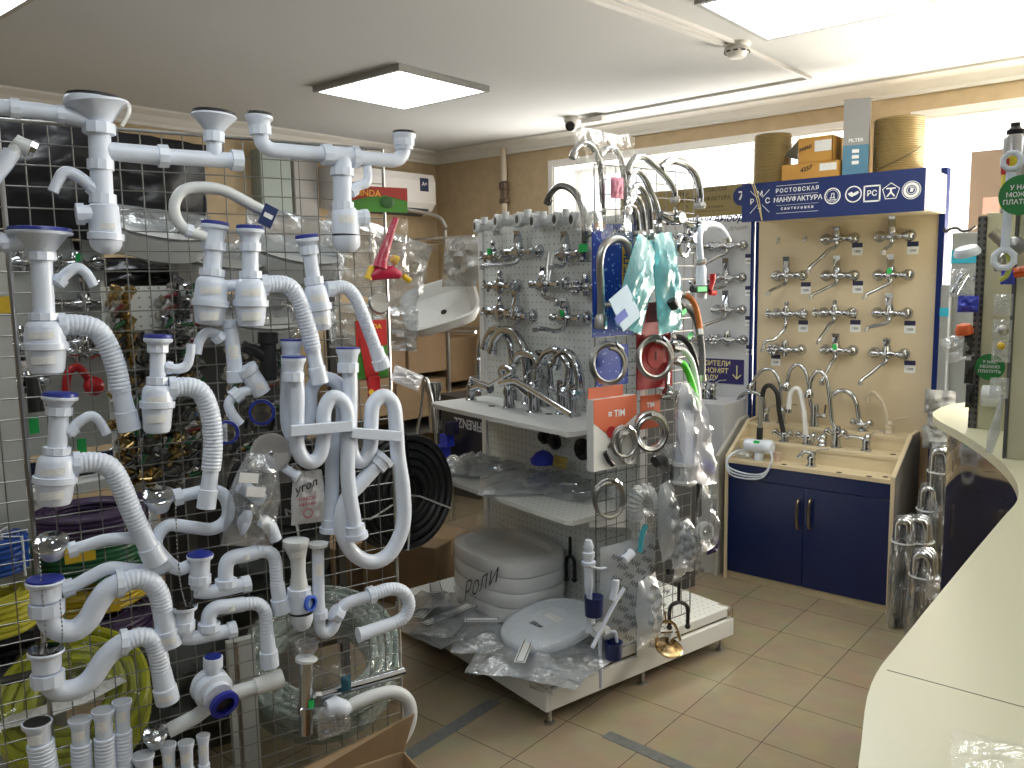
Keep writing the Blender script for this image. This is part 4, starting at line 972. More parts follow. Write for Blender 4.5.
def ecoil(px, py, R, r, turns, off, lb, mt=STEEL, ell=1.15, jit=.06, seed=1, group='coiled steel shower hoses on the mesh'):
    c = EN(px, py, off); k = MB(); coil(k, c, R*1.05, r, turns, (1, -.45, .1), .006, 8, 26, ell=ell, jit=.16, seed=seed)
    t = Thing('shower_hose', lb, 'hose', GON, c, group); t.part('hose', k, mt)
    for a in (0, .9):
        b = MB(); q = c+Vector((.01, R*math.sin(a+.6), R*ell*math.cos(a+.6))); d = Vector((0, math.cos(a+.6), -math.sin(a+.6))); b.tube([q-d*.02, q+d*.02], r*1.5, 8, sm=False); t.part('end_nut', b, CHROME)
    return t
# bubble pack with blue card and coil
c, w, h = ecard(596, 345, 628, 385, .012); single('blue_card', 'small blue card inside the coil below the big blue blister card', 'card', GON, c, cardbox(MB(), c, w, h, .003), BLUEC)
ecoil(609, 364, .062, .0075, 3, .045, 'steel hose coil in front of the small blue card', seed=2)
# red cards
c, w, h = ecard(637, 308, 672, 388, .014); t = Thing('red_hose_card', 'red card with a steel hose coil in front, in the upper middle of the mesh', 'blister pack', GON, (c.x, c.y, c.z-h/2))
t.part('card', cardbox(MB(), c, w, h, .004), REDC); k = MB(); disc(k, c+Vector((.003, 0, -.03)), .045, (1, 0, 0), .001); t.part('disc_print', k, mat('bright_red', (.6, .04, .04), .5)); k = MB(); k.text('1', .05, lambda a, b, hh: c+Vector((.005, a, b-.03))); t.part('figure', k, TEXTK)
k = MB(); k.box(c+Vector((.003, .01, h*.38)), (.001, .05, .012)); t.part('sticker', k, WHC)
ecoil(655, 358, .066, .0085, 3, .05, 'steel hose coil on the red card', seed=3)
c, w, h = ecard(646, 302, 668, 322, .05); single('red_card', 'small crumpled red card hanging above the red hose pack', 'card', GON, c, cardbox(MB(), c, w, h, .003), REDC)
# orange-white hose box
c, w, h = ecard(590, 397, 633, 467, .03); d_ = .035
t = Thing('hose_box', 'orange and white hose carton with a printed coil, hung on the mesh', 'box', GON, (c.x, c.y, c.z-h/2))
t.part('carton', cardbox(MB(), c, w, h, d_), WHC)
k = MB(); x = c.x+d_/2+.0008
k.prism([(-w/2, h/2), (w/2, h/2), (w/2, h*.22), (.0, -h*.02), (-w*.12, -h*.05), (-w/2, h*.18)], lambda a, b, hh: Vector((x-hh, c.y+a, c.z+b)), .0004); t.part('orange_print', k, ORANGE)
t.part('hang_tab', cardbox(MB(), c+Vector((-.01, -w*.1, h/2+.02)), w*.8, .04, .003), ORANGE)
k = MB(); k.text('≡ TIM', .034, lambda a, b, hh: Vector((x+.001, c.y+a+.005, c.z+h*.27+b))); t.part('lettering', k, TEXTW)
k = MB(); disc(k, Vector((x+.0004, c.y-w*.1, c.z+h*.02)), .022, (1, 0, 0), .001, 20); rd = t.part('round_badge', k, REDC)
k = MB(); k.box(Vector((x, c.y-w*.12, c.z-h*.16)), (.001, .03, .012), Matrix.Rotation(.5, 3, 'X')); t.part('small_print', k, STEEL)
k = MB(); q = Vector((x+.003, c.y-w*.18, c.z-h*.36)); k.tube(cr([tuple(q+Vector((0, -.018, .03))), tuple(q), tuple(q+Vector((0, .022, -.022)))], 4), .010, 8); t.part('handle_print', k, BLACK)
k = MB(); coil(k, Vector((x+.008, c.y+w*.26, c.z-h*.25)), .045, .0045, 2, (1, .1, 0), .009, 7, 22, ell=1.25); k.tube(cr([(x+.008, c.y+w*.08, c.z+h*.1), (x+.01, c.y+w*.0, c.z-h*.15), (x+.01, c.y+w*.16, c.z-h*.42)], 4), .0045, 7); t.part('hose', k, STEEL)
# red tag with coil
c, w, h = ecard(638, 395, 662, 428, .02); t = Thing('red_hose_tag', 'orange-red hose tag with white lettering right of the hose carton', 'tag', GON, (c.x, c.y, c.z-h/2))
t.part('card', cardbox(MB(), c, w*.8, h, .003), ORANGE); k = MB(); k.text('TIM', .026, lambda a, b, hh: Vector((c.x+.0025, c.y+a, c.z+h*.2+b))); t.part('lettering', k, TEXTW)
ecoil(650, 432, .058, .0095, 5, .075, 'thick bundle of coiled steel hose in front of the red tag', seed=5, ell=1.1, mt=mat('bright_steel_hose', (.6, .61, .62), .22, 1))
ecoil(624, 442, .045, .006, 2, .07, 'thin steel hose loop beside the bundle', seed=6, ell=1.2)
ecoil(609, 499, .056, .0065, 2, .045, 'steel hose coil hung low on the mesh, left side', seed=7, ell=1.25)
# corrugated white connector in a bag
t = Thing('corrugated_connector', 'white corrugated elbow in a small clear bag in the middle of the mesh', 'pipe', GON, EN(642, 530, .05))
def corrugate(path, r, pitch=.008, amp=.13, n=14, mb=None):
    """ribbed flexible pipe along a smooth path"""
    P_ = [Vector(p[:3]) for p in path]; L_ = [0]
    for a, b in zip(P_, P_[1:]): L_.append(L_[-1]+(b-a).length)
    out = []; R_ = []; j = 0; s0 = 0; st = []
    while s0 < L_[-1]-pitch:
        for q, h in ((0, 1-amp), (.16, 1+amp), (.62, 1+amp), (.78, 1-amp)): st.append((s0+q*pitch, h))
        s0 += pitch
    st.append((L_[-1], 1))
    for s_, h in st:
        while j < len(L_)-2 and L_[j+1] < s_: j += 1
        f = (s_-L_[j])/max(1e-9, L_[j+1]-L_[j]); out.append(P_[j].lerp(P_[j+1], f)); R_.append(r*h)
    mb = mb or MB(); return mb.tube(out, R_, n)
k = corrugate(cr([tuple(EN(636, 520, .05)), tuple(EN(634, 503, .05)), tuple(EN(640, 492, .055)), tuple(EN(649, 494, .06)), tuple(EN(651, 512, .06))], 6), .024, .014, .18); t.part('connector', k, WHITE2)
k = MB(); pouch(k, EN(642, 510, .06), .11, .20, .07, EY, EZ, 31); t.part('bag', k, FILM)

# hanging bags
def ebag(px, py, w, h, th, off, lb, seed, mt=FILM, pinch=.5, nm='plastic_bag', tilt=0, inner=None, cat='bag', group='clear bags on the end mesh'):
    c = EN(px, py, off); t = Thing(nm, lb, cat, GON, c, group); k = MB()
    ux = Vector((-.15, 1, tilt)).normalized(); pouch(k, c, w, h, th, ux, Vector((0, -tilt, 1)), seed, 16, .3, pinch); t.part('bag', k, mt)
    if inner:
        for nm2, fn in inner: t.part(nm2, fn(c), fn.mt)
    return t
def inner_tube(pts, r, mt, px=True):
    def f(c):
        k = MB(); k.tube(cr([tuple(EN(*p)) for p in pts], 4), r, 10); return k
    f.mt = mt; return f
TEAL = film('teal_film', (.30, .74, .80), .25, .2, .75, 14)
ebag(638, 284, .16, .33, .06, .09, 'left turquoise bag slanting down to a white-blue label', 41, TEAL, .3, tilt=-.30, inner=[('spout', inner_tube([(641, 262, .09), (638, 280, .09), (632, 300, .09), (628, 312, .09)], .012, CHROME))], group='turquoise bags on the mesh')
ebag(667, 283, .15, .36, .06, .09, 'right turquoise bag with a dark nozzle showing', 42, TEAL, .3, tilt=.12, inner=[('spout', inner_tube([(662, 262, .09), (668, 285, .09), (672, 305, .1)], .012, CHROME)), ('nozzle', inner_tube([(671, 300, .13), (673, 304, .13), (675, 307, .13)], .018, BLACK))], group='turquoise bags on the mesh')
c = EN(625, 308, .12); k = MB(); k.box(c, (.003, .10, .13), Matrix.Rotation(.55, 3, 'X')); t = Thing('product_label', 'white and blue label on the end of the left turquoise bag', 'label', GON, c); t.part('card', k, mat('pale_blue_print', (.45, .60, .75), .5)); k = MB(); k.box(c+Vector((.002, -.02, -.03)), (.001, .06, .03), Matrix.Rotation(.55, 3, 'X')); t.part('print', k, mat('royal_print', (.03, .08, .45), .5))
# arched spouts bagged at the top
def spout(pts, r, lb, mt=CHROME, off=.05, group='chrome spouts at the top of the mesh', bag=None, heads=True, seed=1):
    P_ = [EN(a, b, off) for a, b in pts]; t = Thing('tap_spout', lb, 'spout', GON, P_[0], group)
    k = MB(); k.tube(cr([tuple(p) for p in P_], 5), r, 12); t.part('tube', k, mt)
    if heads:
        d = (P_[-1]-P_[-2]).normalized(); k = MB(); k.lathe([(r*1.3, -.012), (r*1.3, .008)], P_[-1], d, 12); t.part('aerator', k, STEEL)
        d = (P_[0]-P_[1]).normalized(); k = MB(); k.lathe([(r*1.5, -.012), (r*1.7, .0), (r*1.3, .01)], P_[0], d, 8, sm=False); t.part('nut', k, STEEL)
    if bag:
        a, b, w, h, ti = bag; k = MB(); pouch(k, EN(a, b, off), w, h, .05, Vector((0, 1, 0)), Vector((0, ti, 1)), seed, 14, .3, -.2); t.part('bag', k, film('film_thin'))
    return t
spout([(603, 212), (602, 190), (600, 165), (594, 149), (584, 143), (576, 148), (573, 156)], .010, 'leftmost arched chrome spout in a clear sleeve', bag=(590, 180, .12, .34, 0), seed=51)
spout([(625, 230), (626, 205), (624, 180), (621, 160), (615, 149), (606, 149), (601, 153)], .010, 'second arched spout in a clear sleeve with a pink tag', bag=(617, 190, .15, .38, 0), seed=52)
k = MB(); pouch(k, EN(617, 188, .09), .06, .07, .02, EY, EZ, 53); single('pink_tag', 'pink crumpled tag in the second spout bag', 'tag', GON, EN(617, 188, .09), k, mat('pink_paper', (.65, .25, .35), .6))
spout([(675, 200), (674, 190), (666, 177), (655, 166), (645, 158), (637, 157), (631, 163), (628, 171)], .012, 'chrome spout with a straight slanting middle at the top of the mesh')
spout([(700, 206), (700, 192), (697, 179), (690, 168), (680, 162), (669, 161), (662, 168)], .014, 'thick polished spout arching over the right end of the mesh')
spout([(660, 226), (657, 208), (650, 190), (643, 176), (636, 171), (630, 175), (627, 185)], .012, 'dark chrome spout curving down in the middle of the top rows')
spout([(651, 233), (650, 212), (646, 196), (640, 187), (634, 187), (629, 193)], .012, 'chrome spout nested inside the middle curved one')
spout([(645, 234), (643, 214), (640, 202), (635, 197), (630, 201)], .011, 'small dark spout inside the nested spouts')
spout([(638, 234), (637, 220), (634, 209), (629, 207), (627, 212)], .013, 'innermost short spout with a black mouth')
for i, (px, py) in enumerate(((643, 236), (650, 234), (659, 228))):
    k = MB(); c = EN(px, py, .06); k.lathe([(.012, -.02), (.017, -.012), (.017, .004), (.011, .014)], c, n=8, sm=False)
    single('spout_nut', ('steel nut below the left nested spout', 'steel nut below the middle nested spout', 'steel nut below the dark curved spout')[i], 'nut', GON, c, k, STEEL, 'nuts under the nested spouts')
# second mesh basket frame crossing the top, white hand shower, valves
b0_ = EN(690, 290, .03)
spout([(701, 262), (699, 240), (701, 229), (708, 224), (718, 226), (725, 234), (727, 240)], .013, 'white plastic arched spout in front of the white board', WHITE, heads=True, off=.10)
k = MB(); a = EN(701, 285, .10); k.lathe([(.022, -.05), (.022, .0), (.019, .01), (.02, .06), (.014, .075)], a, n=14); single('white_valve_body', 'white plastic valve body below the white arched spout', 'valve', GON, a, k, WHITE)
t = Thing('tap_with_red_handle', 'black-bodied valve with green tag and red handle on the mesh', 'valve', GON, EN(704, 290, .12))
k = MB(); k.tube([EN(692, 289, .12), EN(712, 289, .13)], .014, 10); t.part('body', k, BLACK)
t.part('tag', MB().box(EN(702, 289, .15), (.004, .05, .018)), GREENS)
k = MB(); a = EN(710, 290, .14); k.tube(cr([tuple(a), tuple(a+Vector((0, .012, .03))), tuple(a+Vector((0, .012, .06)))], 4), [.008+.0006*i for i in range(9)], 8); k.tube([a+Vector((-.0, -.0, -.01)), a+Vector((0, .03, -.012))], .010, 8); t.part('handle', k, RED)
for px, py, lb in ((672, 218, 'chrome mixer body lying across the mesh at the foot of the spouts'), (686, 238, 'chrome shower mixer with round dial near the white board'), (694, 226, 'chrome bath mixer partly hidden behind the round-dial one')):
    c = EN(px, py, .07); t = Thing('shower_mixer', lb, 'faucet', GON, c, 'mixers hung on the mesh'); k = MB(); k.tube([c+Vector((0, -.06, .012)), c+Vector((0, -.02, .0)), c+Vector((.0, .05, -.005))], [.014, .02, .015], 12); t.part('body', k, CHROME)
    k = MB(); k.lathe([(.022, 0), (.026, .012), (.02, .022)], c+Vector((.012, .02, 0)), (1, 0, 0), 14); t.part('dial', k, CHROME); k = MB(); k.tube([c+Vector((.02, 0, .01)), c+Vector((.05, -.04, .03))], .006, 8); t.part('lever', k, CHROME)
k = MB(); c = EN(684, 246, .1); coil(k, c, .034, .009, 1.0, (1, .2, 0), .01, 8); single('shower_ring', 'grey chrome ring-shaped handle above the coloured hoses', 'handle', GON, c, k, CHROME)
# coloured hoses
def hhose(pts, r, col_, lb, off=.06):
    P_ = [EN(a, b, off+.01*i) for i, (a, b) in enumerate(pts)]; k = MB(); k.tube(cr([tuple(p) for p in P_], 5), r, 10)
    t = Thing('supply_hose', lb, 'hose', GON, P_[-1], 'coloured hoses on the mesh'); t.part('hose', k, col_)
    for i, j in ((0, 1), (-1, -2)):
        k = MB(); d = (P_[i]-P_[j]).normalized(); k.lathe([(r*1.25, -.01), (r*1.25, .012)], P_[i], d, 8, sm=False); t.part('end_fitting', k, STEEL)
hhose([(682, 295), (690, 298), (696, 308), (699, 322), (700, 332)], .011, mat('orange_rubber', (.55, .16, .03), .5), 'orange hose arching on the upper right of the mesh', .09)
hhose([(681, 305), (692, 312), (699, 330), (702, 352), (702, 378)], .013, mat('grey_rubber', (.10, .105, .11), .5), 'dark grey thick hose under the orange one', .06)
hhose([(672, 338), (682, 338), (692, 350), (698, 375), (699, 400), (700, 420)], .012, BLACKP, 'black hose with green tag curving behind the white hose', .03)
hhose([(676, 349), (684, 351), (692, 362), (697, 385), (699, 408)], .011, mat('white_rubber', (.78, .80, .82), .4), 'white hose beside the bright green one', .07)
hhose([(678, 362), (684, 365), (690, 378), (695, 395), (696, 408)], .013, mat('lime_rubber', (.08, .62, .04), .4), 'bright green hose on the right side of the mesh', .09)
for px, py, lb in ((690, 336, 'green tag on the black hose end'), (684, 312, 'green tag at the top of the dark grey hose')):
    c = EN(px, py, .11); single('green_tag', lb, 'price tag', GON, c, MB().box(c, (.003, .028, .018), Matrix.Rotation(.5, 3, 'X')), GREENS, 'green tags on the mesh')
for px, py, r_, lb in ((672, 345, .03, 'chrome shower head behind the hose starts'), (668, 395, .032, 'chrome shower head between the red tag and the white bag')):
    c = EN(px, py, .05); k = MB(); k.lathe([(.008, .05), (.01, .03), (r_, .005), (r_, -.006), (r_*.8, -.01)], c, (-.4, .3, .85), 18); k.tube([c+Vector((-.02, .015, .04)), c+Vector((-.03, .03, .12))], .009, 8); single('hand_shower', lb, 'shower head', GON, c, k, CHROME, 'shower heads on the mesh')
# toilet fill mechanism in a bag
t = Thing('bagged_flush_valve', 'white flush mechanism with blue cap in a long clear bag, mesh right side', 'flush valve', GON, EN(690, 490, .09))
a = EN(684, 480, .10)
k = MB()
for i in range(6): q = 2*PI*i/6; k.box(a+Vector((.035*math.cos(q), .035*math.sin(q), .03)), (.012, .012, .06))
k.lathe([(.046, -.012), (.05, -.004), (.046, .004)], a, n=22); k.lathe([(.046, .056), (.05, .062), (.044, .072)], a, n=22); t.part('basket', k, WHITE2)
k = MB(); k.box(a+Vector((0, 0, .17)), (.05, .055, .20), bev=.006); t.part('float', k, WHITE)
k = MB(); k.tube([a+Vector((.01, .03, .07)), a+Vector((.0, .02, .33))], .012, 10); t.part('stem', k, mat('dusk_blue', (.03, .08, .25), .4))
k = MB(); k.lathe([(.03, -.01), (.032, .01), (.026, .016)], EN(707, 468, .12), (.6, .2, .6), 16); t.part('cap', k, BLUEP)
k = MB(); pouch(k, EN(694, 435, .12), .22, .42, .10, Vector((-.2, 1, -.15)), Vector((0, -.25, 1)), 61, 18, .3, .75); t.part('bag', k, film('white_film', (.96, .97, 1), .45, .15, .8, 18))
# bags with printed letters
LOGO = mat('film_logo', (.02, .02, .025), .4)
def logos(c, ux, uz, w, h, txt, size, n1, n2, off, seed=1, slant=.5, rng=None):
    k = MB(); rr = rnd(seed); nn = ux.cross(uz).normalized()
    for i in range(n1):
        for j in range(n2):
            x = (i+.5+(.5 if j % 2 else 0))/n1-.5; z = (j+.5)/n2-.5
            if abs(x) > .46: continue
            q = c+ux*x*w+uz*z*h+nn*off; ca, sa = math.cos(-slant), math.sin(-slant)
            k.text(txt, size, lambda a, b, hh: q+ux*(a*ca-b*sa)+uz*(a*sa+b*ca))
    return k
c = EN(628, 592, .045); t = Thing('printed_pouch', 'big clear pouch printed all over with small black marks, low on the mesh', 'bag', GON, c)
k = MB(); pouch(k, c, .28, .40, .05, EY, EZ, 71, 16, .2); t.part('pouch', k, film('film_milky', (.84, .88, .92), .4, .15, .6, 20))
t.part('print', logos(c, EY, EZ, .25, .36, 'АНИ', .026, 4, 9, .036, 3), LOGO)
for pts, r_, mt_, nm_ in (([(592, 648), (600, 632), (612, 608), (624, 588)], .0075, WHITE, 'stem'), ([(624, 560), (628, 556), (632, 552)], .017, WHITE, 'cap'), ([(640, 552), (642, 535), (646, 525)], .010, mat('aqua_plastic', (.05, .35, .42), .4), 'arm'), ([(612, 600), (615, 588), (616, 580)], .013, WHITE, 'cone')):
    k = MB(); P_ = [EN(a, b, .085) for a, b in pts]; k.tube(cr([tuple(p) for p in P_], 4), r_, 10); t.part(nm_, k, mt_)
for px, py, w, h, sd, lb, ti in ((668, 520, .12, .30, 73, 'printed clear bag of white parts under the flush mechanism', .1), (684, 548, .15, .22, 74, 'lower printed clear bag folded toward the right with black bar below', .0), (648, 610, .16, .26, 75, 'printed clear bag to the right of the big marked pouch', .05)):
    c = EN(px, py, .09); t = Thing('printed_bag', lb, 'bag', GON, c, 'printed bags on the mesh'); ux = Vector((-.2, 1, ti)).normalized(); uz = Vector((0, -ti, 1)).normalized()
    k = MB(); pouch(k, c, w, h, .07, ux, uz, sd, 16, .3, .3); t.part('bag', k, film('film_milky')); t.part('print', logos(c, ux, uz, w, h, 'АНИ', .024, 3, 6, .048, sd), LOGO)
    k = MB(); k.lathe([(.02, -.05), (.024, -.02), (.016, .03), (.02, .06)], c, (0, .3, 1), 12); t.part('fitting', k, WHITE if sd != 73 else mat('steel_blue_part', (.06, .16, .24), .4))
k = MB(); k.tube([EN(668, 572, .09), EN(690, 571, .09)], .012, 8); single('black_gasket', 'black bar-shaped gasket under the folded printed bag', 'gasket', GON, EN(680, 571, .09), k, BLACK)
t = Thing('tape_and_brush_bag', 'clear bag with a roll of white tape and a black brush at the right edge', 'bag', GON, EN(706, 520, .14))
k = MB(); k.box(EN(699, 500, .14), (.018, .022, .13), bev=.005); t.part('brush', k, BLACK)
k = MB(); q = EN(705, 531, .15); k.lathe([(.022, -.01), (.036, -.01), (.036, .012), (.022, .012)], q, (1, -.2, .1), 24, cap=False); t.part('tape_roll', k, WHITE2)
k = MB(); pouch(k, EN(707, 518, .15), .13, .26, .06, Vector((-.2, 1, 0)), Vector((0, -.15, 1)), 77, 16, .3, .6); t.part('bag', k, FILM)
k = MB(); q = EN(712, 545, .12); pouch(k, q, .06, .07, .04, EY, EZ, 78); single('violet_fitting', 'dark violet part in the bag at the right edge of the mesh', 'fitting', GON, q, k, mat('dark_violet', (.04, .02, .12), .4))
k = MB(); pouch(k, EN(668, 470, .06), .10, .20, .05, EY, EZ, 79, 14, .3); t = Thing('dark_fitting_bag', 'clear bag with a dark grey fitting left of the flush mechanism', 'bag', GON, EN(664, 470, .06)); t.part('bag', k, FILM)
k = MB(); k.tube(cr([tuple(EN(655, 462, .06)), tuple(EN(662, 460, .06)), tuple(EN(668, 472, .06)), tuple(EN(666, 488, .06))], 4), .022, 10); t.part('fitting', k, mat('charcoal_plastic', (.05, .05, .055), .4))
# white faucets with navy cups
NCUP = mat('navy_cup', (.008, .02, .10), .3)
def cup_toy(px, py0, py1, cupx, cupy, lb, off, hook):
    a, b = EN(px, py0, off), EN(px, py1, off); t = Thing('cistern_float_valve', lb, 'float valve', GON, b, 'white float valves with navy cups')
    k = MB(); h = a.z-b.z
    k.lathe([(.012, 0), (.013, h*.45), (.017, h*.5), (.017, h*.72), (.026, h*.74), (.026, h*.77), (.016, h*.78), (.022, h*.83), (.022, h*.87), (.014, h*.88), (.02, h*.93), (.012, h)], b, n=16); t.part('stem', k, WHITE)
    q = EN(cupx, cupy, off+.03); k = MB(); k.lathe([(.033, -.034), (.036, .036), (.032, .036), (.029, -.03)], q, n=22, cap=False); k.lathe([(.033, -.034), (.001, -.0345)], q, n=22); t.part('float_cup', k, NCUP)
    if hook: k = MB(); k.tube(cr([tuple(EN(x, y, off+.02)) for x, y in hook], 4), .005, 8); t.part('arm', k, WHITE)
cup_toy(589, 540, 632, 594, 606, 'tall white float valve with a navy cup at the left edge of the mesh', .03, [(590, 566), (600, 569), (609, 569), (609, 590), (608, 632)])
t = Thing('cistern_float_valve', 'lower white float valve with a hanging navy cup and a long thin stem', 'float valve', GON, EN(600, 690, .04), 'white float valves with navy cups')
k = MB(); k.lathe([(.02, -.02), (.024, -.005), (.024, .018), (.018, .03)], EN(597, 630, .05), (0, 1, .1), 14); k.lathe([(.018, -.01), (.018, .02)], EN(604, 632, .06), (0, 1, .1), 14); t.part('body', k, WHITE2)
k = MB(); k.tube([EN(600, 634, .05), EN(601, 688, .05)], .0075, 10); t.part('stem', k, WHITE)
k = MB(); q = EN(613.5, 650, .08); k.lathe([(.031, -.03), (.034, .032), (.030, .032), (.027, -.026)], q, n=22, cap=False); k.lathe([(.031, -.03), (.001, -.0305)], q, n=22); t.part('float_cup', k, NCUP)
k = MB(); k.tube(cr([tuple(EN(608, 633, .07)), tuple(EN(615, 632, .08)), tuple(EN(617, 642, .08))], 4), .006, 8); t.part('arm', k, WHITE)
# brass trap bracket
BR = mat('yellow_brass', (.45, .33, .17), .22, 1); k = MB(); q = EN(666, 645, .06)
t = Thing('brass_siphon', 'brass handled drain piece hung at the bottom of the mesh', 'siphon', GON, q)
k.tube(cr([tuple(EN(656, 646, .05)), tuple(EN(657, 630, .05)), tuple(EN(663, 622, .05)), tuple(EN(674, 624, .05)), tuple(EN(680, 640, .05))], 4), .006, 8); k.tube([EN(657, 633, .05), EN(676, 632, .05)], .004, 8); k.tube([EN(665, 612, .05), EN(666, 624, .05)], .004, 8); t.part('frame', k, BR)
k = MB(); k.lathe([(.018, 0), (.052, .008), (.056, .014), (.05, .018), (.03, .016), (.015, .022)], EN(668, 650, .07), (.35, -.1, .9), 24); t.part('dish', k, BR)
k = MB(); q = EN(675, 640, .05); coil(k, q, .04, .003, 1.2, (1, .2, 0), .006, 7); single('clear_ring', 'thin pale ring hanging behind the brass piece', 'ring', GON, q, k, WHITE2)
# clear film corner protector on the far base corner
k = MB(); q = on(GON, 731, 613, -.01, 0); pouch(k, (q.x-.02, 1.03, .17), .07, .05, .03, (1, .3, 0), EZ, 81); single('film_scrap', 'scrap of brownish film taped round the far corner of the gondola base', 'film', GON, (q.x, 1.03, .16), k, film('brown_film', (.7, .62, .5), .5, .2, .4))
k = MB(); pouch(k, (-.03, -.005, .165), .10, .07, .02, (1, .3, 0), (0, -.3, 1), 82); single('film_scrap', 'scrap of silvery tape on the near corner of the gondola base', 'film', GON, (-.03, 0, .16), k, FILMG)
# ================================================================== wire mesh stand with plastic traps
t = Thing('mesh_stand', 'two metre high wire mesh stand on the left, hung full of white plastic traps', 'mesh stand', GRID, (.48, 0, 0))
k = MB(); NX, NZ = 19, 39; gw, gz0, gz1 = .965, .045, 1.992
for i in range(1, NX): rod(k, (gw*i/NX, 0, gz0), (gw*i/NX, 0, gz1), .0017)
for i in range(1, NZ): z = gz0+(gz1-gz0)*i/NZ; rod(k, (0, -.003, z), (gw, -.003, z), .0017)
for i in range(1, 4): rod(k, (-.05*i, 0, gz0), (-.05*i, 0, gz1), .0017)
for i in range(1, NZ): z = gz0+(gz1-gz0)*i/NZ; rod(k, (-.2, -.003, z), (0, -.003, z), .0017)
t.part('mesh', k, WIRE)
k = MB(); k.tube([(0, 0, .02), (0, 0, gz1)], .006, 8); k.tube([(gw, 0, .02), (gw, 0, gz1)], .005, 8); k.tube([(0, 0, gz1), (gw, 0, gz1)], .0045, 8); k.tube([(0, 0, gz0), (gw, 0, gz0)], .0045, 8); k.tube([(-.2, 0, gz1), (0, 0, gz1)], .0045, 8)
t.part('frame', k, STEEL)
for x in (0, gw):
    k = MB(); k.tube([(x, -.22, .012), (x, .30, .012)], .012, 10); k.tube([(x, 0, .012), (x, 0, .10)], .009, 8); t.part('foot', k, STEEL)
GT = 'white traps on the mesh stand'
def gp(x, y, off=.07): return on(GRID, x, y, -off, 1)
def gpts(pts, off):
    out = []
    for p in pts:
        o = p[3] if len(p) > 3 else off; q = gp(p[0], p[1], o); out.append((q.x, q.y, q.z, p[2]*mpp(GRID, q)))
    return out
MNAME = {'W': WHITE, 'C': WHITE2, 'B': BLUEP, 'K': BLACKP, 'S': CHROME, 'T': STEEL, 'P': PAPER, 'G': GREENS}
def facing_patch(mb, a, b, span=.62):
    """label stuck on the front of a round body between two (x,y,z,r) stations"""
    V = []; n = 8
    for p in (a, b):
        for i in range(n+1):
            q = -span+2*span*i/n-.25
            V.append(Vector((p[0]+math.sin(q)*p[3]*1.03, p[1]-math.cos(q)*p[3]*1.03, p[2])))
    return mb.add(V, [(i, i+1, n+2+i, n+1+i) for i in range(n)], 0, True)
def build(t, parts, off):
    for pr in parts:
        nm, mt, kind, pts = pr[:4]; o = pr[4] if len(pr) > 4 and pr[4] is not None else off
        P_ = gpts(pts, o); k = MB(); m_ = MNAME[mt] if isinstance(mt, str) else mt
        if kind == 'prof': k.tube(P_, None, 20)
        elif kind == 'nut': k.tube(P_, None, 10, sm=False)
        elif kind == 'pipe': k.tube(cr(P_, 5), None, 14)
        elif kind == 'corr':
            r_ = sum(p[3] for p in P_)/len(P_); corrugate(cr(P_, 6), r_, .0095, .024, 16, k)
        elif kind == 'ball': p = P_[0]; k.ball(p[:3], p[3], 10)
        elif kind == 'open':   # tube open at the first end, with a dark bore
            k.tube(P_, None, 18)
        elif kind == 'label': facing_patch(k, P_[0], P_[1])
        t.part(nm, k, m_)
def trap(nm, lb, cat, parts, off=.07, group=GT, hook=True):
    p0 = gpts([parts[0][3][-1]], off)[0]
    t = Thing(nm, lb, cat, GRID, p0[:3], group); build(t, parts, off)
    if hook:
        pm = gpts([parts[min(2, len(parts)-1)][3][0]], off)[0]; k = MB(); k.tube([(pm[0], pm[1], pm[2]), (pm[0], -.003, pm[2])], .003, 6); t.part('hook', k, WIRE)
    return t
def strainer(x, y, r, depth=8, blue='B', dx=0, tilt=0):
    """flange with gasket on top of a trap"""
    return [('flange', 'W', 'prof', [(x, y, r*.9), (x, y+1, r), (x+dx*.3, y+3, r*.97), (x+dx*.5, y+4, r*.8), (x+dx, y+depth, r*.62)]), ('gasket', blue, 'prof', [(x, y-2.2, r*.86), (x, y-1.8, r*.97), (x, y-.3, r*.97)])]
def bottle(x0, y0, x1, y1, R, fl, yn, yb, yr, tr=9, blue='B', fd=9, lab=True):
    """vertical bottle trap: top (x0,y0), bottom (x1,y1), body radius R, flange fl, neck nut yn, body top yb, ring yr"""
    X = lambda y: x0+(x1-x0)*(y-y0)/(y1-y0)
    P = lambda *a: [(X(y), y, r) for y, r in a]
    out = [('flange', 'W', 'prof', P((y0, fl*.92), (y0+1.2, fl), (y0+3.5, fl*.97), (y0+5, fl*.8), (y0+fd, tr*1.15), (yn-3, tr*1.05))),
           ('gasket', blue, 'prof', P((y0-3.8, fl*.78), (y0-3.2, fl*.94), (y0-.2, fl*.97))),
           ('tube', 'W', 'prof', P((yn-4, tr), (yb, tr))),
           ('nut', 'W', 'nut', P((yn-4, tr*1.15), (yn-4, tr*1.36), (yn+4, tr*1.36), (yn+5, tr*1.15))),
           ('body_nut', 'W', 'nut', P((yb-8, tr*1.1), (yb-8, tr*1.42), (yb-1, tr*1.42), (yb, tr*1.2))),
           ('body', 'W', 'prof', P((yb, R*.70), (yb+3, R*.88), (yb+7, R*.95), (yr-3, R))),
           ('ring', 'W', 'prof', P((yr-4, R), (yr-4, R*1.12), (yr+2, R*1.12), (yr+3, R))),
           ('cup', 'W', 'prof', P((yr+2, R*.98), (y1-5, R*.86), (y1-1.5, R*.78), (y1, R*.6)))]
    if lab: out.append(('label', 'P', 'label', P((yr+8, R*.96), (yr+16, R*.93)))); out.append(('label', 'P', 'label', P((yb+10, R*.98), (yb+17, R*.99))))
    return out
